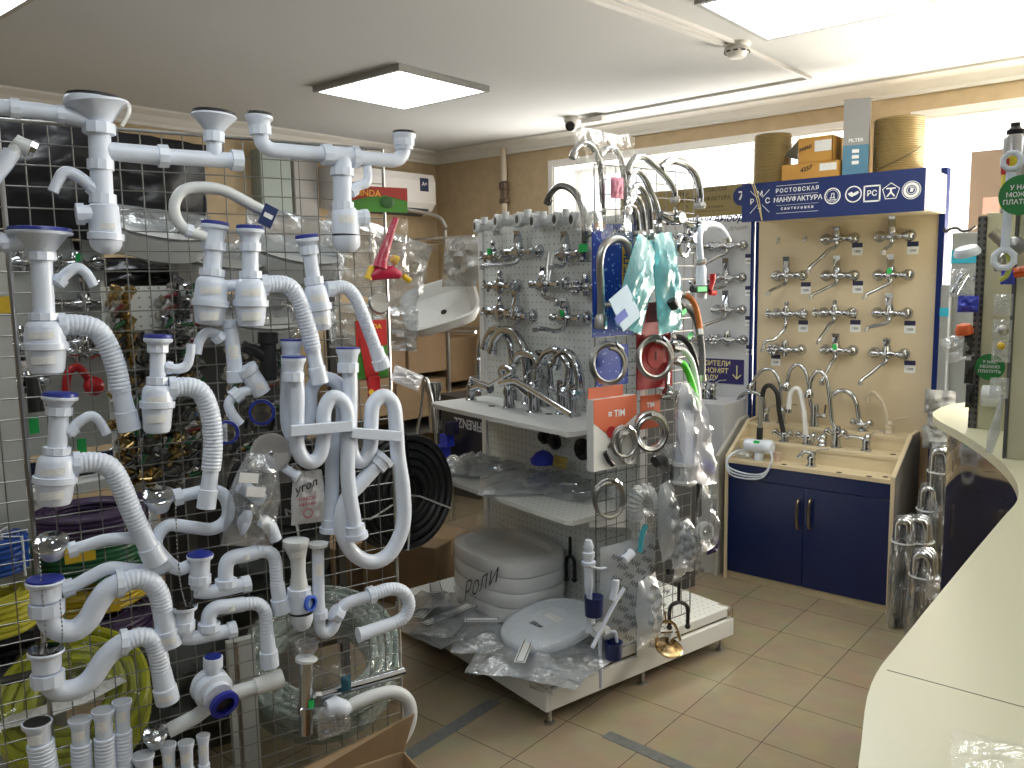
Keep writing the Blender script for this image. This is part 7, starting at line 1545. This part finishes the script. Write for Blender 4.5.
k = MB(); k.tube(cr([tuple(lp(*p, d0-.08)) for p in ((66, 395), (67, 378), (72, 369), (79, 368), (85, 374), (90, 382))], 5), .014, 10); t = Thing('red_spout_tap', 'red arched rubber spout on the left board', 'spout', LF, lp(66, 395, d0-.08)); t.part('spout', k, RED); k = MB(); k.ball(lp(94, 386, d0-.09), .035, 8); t.part('knob', k, RED)
k = MB(); k.tube([lp(32, 375, d0-.1), lp(38, 412, d0-.12)], [.02, .03], 10); single('hand_shower', 'long black hand shower hanging between the left column traps', 'handle', LF, lp(35, 390, d0-.1), k, BLACK)
for px, py, lb in ((34, 425, 'green price tag low on the left board'), (82, 447, 'green price tag at the foot of the left board')): c = lp(px, py, d0-.03); single('green_tag', lb, 'price tag', LF, c, MB().box(c, (.03, .004, .06)), GREENS, 'green tags on the left board')
for i, (px, py) in enumerate(((100, 470), (90, 478))):
    b = lp(px, py+8, d0-.15); deck_faucet(LF, b, ('right', 'left')[i]+' little chrome tap on the worktop of the left display', [lp(px, py-2, d0-.15), lp(px+4, py-8, d0-.15), lp(px+10, py-4, d0-.15)], r=.012, h=.06, group='taps on the left worktop')

def B4(px, py, d): return on(GRID, px, py, d, 1)      # d metres behind the mesh
def bpouch(nm, lb, cat, px0, py0, px1, py1, d, th, seed, mt, grp=None, ti=0, amp=.3, inner=None):
    a, b, c = B4(px0, py0, d), B4(px1, py1, d), B4((px0+px1)/2, (py0+py1)/2, d); k = MB(); m_ = mpp(GRID, c)
    pouch(k, c, (px1-px0)*m_*1.05, (py1-py0)*m_, th, Vector((1, 0, ti)), Vector((-ti, 0, 1)), seed, 18, amp)
    t = Thing(nm, lb, cat, GRID, c, grp); t.part('wrap', k, mt)
    if inner: inner(t, c, m_)
    return t
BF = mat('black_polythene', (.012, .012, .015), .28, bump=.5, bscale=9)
bpouch('black_bundle', 'large black polythene-wrapped bundle high behind the left of the mesh', 'wrapped package', 2, 130, 196, 240, .95, .10, 401, BF, ti=-.08)
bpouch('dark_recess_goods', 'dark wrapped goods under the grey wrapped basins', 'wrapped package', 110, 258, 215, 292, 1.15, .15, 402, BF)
SINKM = mat('white_ceramic', (.66, .67, .66), .15)
def basin(t, c, m_, s_=1.0):
    k = MB(); pr = [(.30, -.10), (.9, -.06), (1.1, .02), (1.12, .035), (1.02, .035), (.8, -.03), (.25, -.08)]; k.lathe([(r_*.16*s_, h) for r_, h in pr], c, (.1, -.35, 1), 28); t.part('basin', k, SINKM)
GB = 'film-wrapped basins on the rear shelf'
for px0, py0, px1, py1, d, sd, lb, ti in ((118, 205, 200, 262, .85, 411, 'grey film-wrapped basin at the left of the rear shelf'), (170, 222, 262, 290, .95, 412, 'grey film-wrapped basin behind the middle pair of traps'), (245, 205, 340, 300, .9, 413, 'large crumpled film-wrapped basin behind the tilted trap'), (300, 240, 385, 320, .8, 414, 'crumpled film bundle behind the toy package'), (180, 290, 250, 330, .8, 415, 'low film-wrapped basin under the middle pair')) if False else [(118, 210, 205, 258, .85, 411, 'grey film-wrapped basin at the left of the rear shelf', -.1), (175, 232, 262, 292, .95, 412, 'grey film-wrapped basin behind the middle pair of traps', .1), (245, 215, 345, 300, .9, 413, 'large crumpled film-wrapped basin behind the tilted trap', -.2), (318, 225, 430, 298, .9, 414, 'dark grey film bundle slanting behind the toy package', -.35), (205, 295, 300, 345, .8, 415, 'low film-wrapped basin under the middle pair', 0), (330, 305, 420, 350, .7, 416, 'crumpled film over the cartons beside the red-green card', -.1)]:
    bpouch('wrapped_basin', lb, 'basin', px0, py0, px1, py1, d, .16, sd, FILMG if sd % 2 else FILM, GB, ti, .4, basin if sd in (411, 412, 413, 415) else None)
# shelf boards of the rear rack
t = Thing('rear_rack', 'grey metal rack behind the mesh stand carrying wrapped basins and boxes', 'rack', GRID, (.74, 1.0, 0)); RM = mat('dark_rack_metal', (.16, .15, .14), .4, .6)
zA, zB, zC = B4(200, 300, 1.0).z, B4(200, 480, 1.0).z, .18
for z in (zA, zB, zC): t.part('shelf', MB().span((.52, .78, z-.02), (1.08, 1.3, z)), RM)
for x in (.52, 1.08):
    for y in (.78, 1.3): t.part('post', MB().span((x-.015, y-.015, 0), (x+.015, y+.015, 1.62)), RM)
t.part('back_sheet', MB().span((.52, 1.3, 0), (1.08, 1.31, 1.55)), mat('dark_grey_board', (.10, .10, .10), .7))  # plain dark grey sheet closing the back of the rack
# perforated board with small valves
t = Thing('valve_board', 'white perforated board with rows of small brass and steel valves behind the mesh', 'pegboard', GRID, (.36, .62, .7)); d1 = .62
x0_, x1_ = B4(108, 380, d1).x, B4(200, 380, d1).x; z0_, z1_ = B4(150, 482, d1).z, B4(150, 286, d1).z
t.part('board', MB().span((x0_, d1, z0_), (x1_, d1+.015, z1_)), PEG)
def small_valve(fr, p, lb, grp, mt, hm, sc=1.0):
    t = Thing('ball_valve', lb, 'valve', fr, p, grp); p = Vector(p)
    k = MB(); k.lathe([(.010*sc, -.03*sc), (.013*sc, -.028*sc), (.013*sc, -.016*sc), (.009*sc, -.014*sc), (.014*sc, 0), (.009*sc, .014*sc), (.013*sc, .016*sc), (.013*sc, .028*sc), (.010*sc, .03*sc)], p+Vector((0, -.02, 0)), (.3, -.3, 1), 9, sm=False); t.part('body', k, mt)
    k = MB(); k.tube([p+Vector((0, -.03, 0)), p+Vector((0, -.045, 0)), p+Vector((.02*sc, -.05, .018*sc))], .0045*sc, 6); t.part('handle', k, hm)
    return t
rv_ = rnd(7); protos = []
for mt, hm in ((BRASS, BRASS), (STEEL, mat('dull_red_grip', (.15, .01, .01), .5)), (CHROME, mat('dull_green_grip', (.01, .10, .03), .5)), (BRASS, BLACK), (mat('dark_steel', (.22, .22, .21), .3, 1), BLACK)):
    protos.append(small_valve(GRID, (x0_+.03, d1, z1_-.03-.05*len(protos)), 'small metal valve among the rows on the perforated board', 'small valves on the perforated board', mt, hm, 1.25).o)
nx_, nz_ = 7, 13
for i in range(nx_):
    for j in range(nz_):
        if i == 0 and j < 5: continue
        if j < 3 and i in (2, 3): continue
        x = x0_+.03+(x1_-x0_-.05)*i/(nx_-1)+rv_.uniform(-.008, .008); z = z1_-.03-(z1_-z0_-.05)*j/(nz_-1)+rv_.uniform(-.008, .008)
        pr = protos[0 if i < 2 and j < 5 else rv_.choice([0, 3, 4, 4, 4, 4, 1, 2] if j > 3 else [1, 2, 4, 4])]
        copy_thing(pr, GRID.M @ Matrix.Translation((x, d1, z)) @ Matrix.Rotation(rv_.uniform(-.9, .9), 4, 'Y'))
x2_, z2_, z3_ = B4(240, 400, .6).x, B4(270, 470, .6).z, B4(270, 350, .6).z
for i in range(6):
    for j in range(7):
        copy_thing(protos[rv_.choice([1, 4, 2, 4])], GRID.M @ Matrix.Translation((x2_+.045*i+rv_.uniform(-.01, .01), .74, z2_+(z3_-z2_)*j/6)) @ Matrix.Rotation(rv_.uniform(-1, 1), 4, 'Y'), 'small steel valve hung at the front of the rear rack', 'steel valves on the rear rack')
# hose coils on the floor at the left
def hcoil(lb, px, py, d, Rpx, rows, cols, r, mt, axis=(0, 0, 1), seed=1, band=None, film_=None, nm='hose_coil'):
    c = B4(px, py, d); R = Rpx*mpp(GRID, c); t = Thing(nm, lb, 'hose coil', GRID, c-Vector((0, 0, r*rows)), 'coiled hoses on the left')
    ax = Vector(axis).normalized(); k = MB()
    for j in range(cols):
        kk = MB(); coil(kk, c, R-2*r*j, r, rows, ax, 2*r*.95, 8, 40, jit=.04, seed=seed+j)
        k.v += []; b = len(k.v); k.v += kk.v; k.f += [[q+b for q in f] for f in kk.f]; k.m += kk.m; k.s += kk.s
    o = t.part('hose', k, mt); u = ax.orthogonal().normalized(); w = ax.cross(u)
    if band:
        for q in band:
            kk = MB(); p = c+u*math.cos(q)*(R-r*cols)+w*math.sin(q)*(R-r*cols); rad = (u*math.cos(q)+w*math.sin(q)); hh = r*rows+.006; ww = r*cols+.006
            kk.tube([p+rad*ww+ax*hh, p-rad*ww+ax*hh, p-rad*ww-ax*hh, p+rad*ww-ax*hh], .004, 6, closed=True); t.part('tie', kk, WHITE2)
    if film_:
        kk = MB(); V = []; n = 30
        for s2, h in ((.25, r*rows*.9), (.7, r*rows*1.2), (1.05, r*rows*.9), (1.09, 0), (1.05, -r*rows)):
            for i in range(n): a = 2*PI*i/n; V.append(c+(u*math.cos(a)+w*math.sin(a))*R*s2+ax*(h+.02*noise.noise(Vector((math.cos(a)*3, math.sin(a)*3, s2*5+seed)))))
        kk.add(V, [(q*n+i, q*n+(i+1) % n, (q+1)*n+(i+1) % n, (q+1)*n+i) for q in range(4) for i in range(n)], 0, True); t.part('film_wrap', kk, film_)
    return t, c, R
PURP = mat('dark_purple_hose', (.045, .025, .07), .4); GRH = mat('dark_green_hose', (.015, .10, .04), .4); YH = mat('yellow_hose', (.50, .36, .02), .4); YG = mat('lime_yellow_hose', (.42, .45, .02), .35); BH = mat('blue_hose', (.01, .06, .30), .35)
hcoil('dark purple hose coil on top of the stack behind the left S-bends', 92, 516, .42, 52, 4, 4, .008, PURP, seed=1, band=(-1.2,))
hcoil('green hose coil with a yellow label under the purple one', 90, 552, .42, 50, 7, 4, .008, GRH, seed=2)
hcoil('yellow and grey hose coil under the green one', 92, 590, .42, 50, 4, 4, .008, YH, seed=3)
hcoil('second purple hose coil under the yellow one', 96, 625, .42, 52, 4, 5, .009, PURP, seed=4, band=(-1.0, -2.4))
for px, py, lb in ((80, 553, 'left half of a yellow sticker on the green hose coil'), (113, 603, 'yellow sticker on the yellow hose coil')): 
    c = B4(px, py, .42-.26); k = MB(); k.box(c, (.075 if py < 560 else .035, .002, .05)); single('yellow_sticker', lb if py > 560 else 'yellow sticker on the green hose coil', 'sticker', GRID, c, k, YELL, 'yellow stickers')
hcoil('blue hose coil with white stripes at the far left edge', -8, 556, .30, 30, 6, 3, .008, BH, seed=5, band=(-.6, .3, -1.4))
hcoil('bright yellow hose coil below the blue one at the left edge', -2, 612, .30, 32, 6, 3, .009, mat('bright_yellow_hose', (.62, .58, .05), .35), seed=6)
hcoil('wide black hose coil on the floor at the far left', 20, 668, .42, 62, 4, 3, .014, mat('sooty_hose', (.02, .02, .025), .45), seed=7, band=(-.8,))
hcoil('black hose coil standing behind the lower S-bend', 80, 655, .5, 70, 3, 4, .013, mat('sooty_hose'), seed=8)
t, c, R = hcoil('lime yellow hose coil wrapped in film with a white printed band', 75, 706, .20, 66, 6, 4, .014, YG, (-.12, -.62, .75), seed=9, film_=film('film_thin'))
for a0 in (.5, 1.9): pass
k = MB(); k.tube(cr([tuple(c+Vector(v)) for v in ((-.17, -.05, .03), (-.08, -.085, .045), (.02, -.085, .06), (.11, -.06, .075))], 5), .045, 8, flat=.15); t.part('paper_band', k, PAPER)
hcoil('green-tinted clear tubing coil on the floor behind the lower right of the mesh', 322, 662, .28, 74, 6, 4, .013, film('green_tubing', (.62, .74, .68), .45, .15, .45, 30), (-.1, -.5, .85), seed=10, film_=film('film_thin'))
CORR = mat('black_corrugated_pipe', (.012, .013, .015), .4)
hcoil('black corrugated pipe coil with white ties right of the U-pipes', 400, 492, .75, 54, 4, 5, .017, CORR, (.25, -.95, .1), seed=11, band=(.6, 1.9, -.5))
hcoil('black corrugated pipe coil behind the printed corner bag', 285, 490, .62, 50, 4, 3, .016, CORR, (-.1, -.97, .15), seed=12, band=(.9,))
# white table legs behind the lower mesh
t = Thing('white_trestle', 'white painted board leg standing behind the lower part of the mesh', 'table leg', GRID, (B4(244, 700, .15).x, .15, 0)); a, b = B4(231, 700, .15), B4(258, 700, .15); k = MB(); k.span((a.x, .15, 0), (b.x, .18, B4(244, 640, .15).z)); t.part('board', k, WG); k = MB(); k.span((a.x+.02, .149, .02), (a.x+.03, .1495, B4(244, 640, .15).z)); t.part('groove', k, STEEL)
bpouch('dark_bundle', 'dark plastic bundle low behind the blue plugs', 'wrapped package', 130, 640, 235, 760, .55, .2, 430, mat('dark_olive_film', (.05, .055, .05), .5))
# cartons in the rear, under the rack and by the gondola
def cbox(lb, px, py, z, frd, d, sz, ang, col_=None, nm='cardboard_box', grp='cardboard boxes in the rear'):
    c = on(WORLD, px, py, z, 2) if d is None else on(WORLD, px, py, d, 1); return carton(nm, lb, WORLD, (c.x, c.y, z), sz, ang, col_, True, grp)
c = on(WORLD, 402, 612, 0, 2); carton('cardboard_box', 'brown cardboard box on the floor between the mesh stand and the gondola', WORLD, (c.x-.12, c.y+.22, 0), (.44, .34, .32), .25, None, True, 'cardboard boxes in the rear')
carton('cardboard_box', 'cardboard box on the floor behind the lower right corner of the mesh', WORLD, (c.x-.55, c.y+.05, 0), (.36, .30, .26), .1, None, True, 'cardboard boxes in the rear')
yR = 4.0
def rbox(px0, py0, px1, py1, d, lb, dep=.30, mt=None):
    a, b = lp(px0, py1, d), lp(px1, py0, d); return carton('cardboard_box', lb, LF, ((a.x+b.x)/2, d+dep/2, a.z), (b.x-a.x, dep, b.z-a.z), 0, mt, False, 'cardboard boxes in the rear')
rbox(409, 333, 446, 375, 4.1, 'small carton on the rear rack left of the steel post'); rbox(448, 335, 486, 383, 4.1, 'upper carton on the rear rack right of the steel post'); rbox(398, 377, 446, 422, 4.1, 'lower left carton on the rear rack'); rbox(448, 385, 486, 425, 4.1, 'lower right carton on the rear rack')
rbox(366, 333, 407, 375, 4.12, 'carton behind the red-green card'); rbox(350, 377, 396, 422, 4.12, 'lower carton behind the U-pipes')
k = MB(); z = lp(446, 424, 4.1).z; k.span((lp(345, 424, 4.1).x, 4.05, z-.02), (4.44, 4.46, z)); k.span((lp(345, 424, 4.1).x, 4.05, 0), (lp(345, 424, 4.1).x+.03, 4.46, z-.02)); k.span((4.40, 4.05, 0), (4.43, 4.46, z-.02))
single('wall_bench', 'low dark bench along the left wall carrying the rear cartons', 'bench', LF, (3.9, 4.2, 0), k, RM)
for a_, b_, lb in (((430, 600), (500, 425), 0),): pass
t = Thing('steel_rack', 'thin steel rack with a rounded frame in the rear corner beside the gondola', 'rack', WORLD, (P2(WORLD, 445, 420, 3.9).x, 3.9, 0)); k = MB(); y = 3.9
pr_ = lambda px, py: tuple(P2(WORLD, px, py, y)); g_ = P2(WORLD, 447, 300, y)
k.tube([(g_.x, y, 0), (g_.x, y, P2(WORLD, 446, 230, y).z)], .012, 8); t.part('post', k, STEEL)
k = MB(); g2 = P2(WORLD, 372, 300, y); k.tube([(g2.x, y, 0), (g2.x, y, P2(WORLD, 372, 205, y).z)], .012, 8); t.part('post', k, STEEL)
k = MB(); k.tube(cr([pr_(372, 205), pr_(400, 209), pr_(425, 213), pr_(440, 218), pr_(446, 228)], 5), .012, 8); t.part('top_rail', k, STEEL)
for py in (238, 331): k = MB(); z = P2(WORLD, 446, py, y).z; k.tube([(g2.x, y, z), (g_.x+.25, y, z)], .010, 8); k.tube([(g2.x, y+.4, z), (g_.x+.25, y+.4, z)], .010, 8); t.part('shelf_rail', k, STEEL)
t.part('rear_post', MB().tube([(g_.x+.25, y+.4, 0), (g_.x+.25, y+.4, 1.9)], .012, 8), STEEL); 0 and t.part('shelf_board', MB().span((g2.x, y+.08, P2(WORLD, 446, 427, y).z-.02), (g_.x+.3, y+.42, P2(WORLD, 446, 427, y).z)), RM)
# sink in film in the corner
c = P2(WORLD, 440, 303, 3.75); t = Thing('corner_basin', 'large white ceramic basin tilted on the rear rack beside the gondola', 'basin', WORLD, c)
nrm = Vector((.28, -.62, .62)).normalized(); ux = Vector((.95, .25, -.15)); ux = (ux-nrm*ux.dot(nrm)).normalized(); uy = nrm.cross(ux); k = MB(); V = []; n = 40
for s_, h in ((.55, -.13), (.85, -.09), (1.0, -.01), (1.0, .012), (.93, .014), (.86, .0), (.72, -.06), (.4, -.085), (.05, -.09)): V += [c+ux*a+uy*b+nrm*h for a, b in [(.82*a-.57*b, .57*a+.82*b) for a, b in oval(0, 0, .25*s_, .19*s_, n, 5)]]
k.add(V, [(r*n+j, r*n+(j+1) % n, (r+1)*n+(j+1) % n, (r+1)*n+j) for r in range(8) for j in range(n)]+[list(range(n))[::-1]], 0, True); t.part('bowl', k, SINKM)
k = MB(); disc(k, c+nrm*-.088, .02, nrm, .002); t.part('drain', k, BLACK); k = MB(); disc(k, c+uy*.175+nrm*.012, .014, nrm, .002); t.part('tap_hole', k, BLACK)
bx = P2(WORLD, 462, 262, 3.7); k = MB(); pouch(k, bx, .30, .30, .12, (1, 0, 0), (.2, 0, 1), 440, 18, .4); single('film_bundle', 'grey film-wrapped bundle over the basin, left of the perforated back', 'wrapped package', WORLD, bx, k, film('smoky_film', (.62, .62, .60), .35, .2, .45, 18))
# chrome shower column and black boxes left of the gondola
c = GON.I @ P2(WORLD, 434, 398, 3.15); k = MB(); c = P2(WORLD, 436, 432, 3.1); t = Thing('shower_column', 'short thick chrome column with a hanging hose left of the upper shelf', 'shower column', WORLD, c); k.lathe([(.035, 0), (.035, .22), (.045, .225), (.045, .27), (.038, .275)], c, (-.04, 0, 1), 18); t.part('column', k, CHROME)
k = MB(); k.tube(cr([tuple(P2(WORLD, *p, 3.05)) for p in ((424, 378), (421, 410), (416, 440), (418, 462), (428, 470), (436, 455), (434, 415), (428, 382), (424, 378))], 5), .008, 8); t.part('hose', k, STEEL)
t = Thing('black_printed_box', 'black box with upside-down white lettering behind the left of the gondola', 'box', GON, on(GON, 465, 450, .78, 1)); a, b = on(GON, 438, 480, .78, 1), on(GON, 492, 404, .78, 1); t.part('carton', MB().span((a.x, .78, a.z), (b.x, 1.02, b.z)), mat('black_box_print', (.015, .016, .02), .35))
q = on(GON, 468, 424, .78, 1); k = MB(); k.text('FIRENZE', .075, lambda u, v, h: Vector((q.x-u, .78-.001-h, q.z-v))); t.part('lettering', k, mat('grey_white_letters', (.55, .56, .58), .5)); 
for i, (px, py, s_) in enumerate(((440, 455, .09), (447, 440, .06), (452, 428, .06))): c = on(GON, px, py, .70, 1); single('blue_carton', ('lowest small blue box', 'middle small blue box', 'topmost small blue box')[i]+' beside the black lettered box', 'box', GON, c, MB().box(c, (s_, s_, s_*1.2), Matrix.Rotation(.2*i, 3, 'Z'), bev=.002), mat('bright_blue') if i != 2 else mat('dark_navy_front'), 'blue boxes left of the gondola')
bq = on(GON, 470, 580, 1.05, 1); k = MB(); k.span((-1.7, 1.2, 0), (-.6, 1.5, 1.02)); single('dark_cupboard', 'dark low cupboard behind the gondola', 'cupboard', GON, (-1.2, 1.2, 0), k, mat('dark_grey_board'))
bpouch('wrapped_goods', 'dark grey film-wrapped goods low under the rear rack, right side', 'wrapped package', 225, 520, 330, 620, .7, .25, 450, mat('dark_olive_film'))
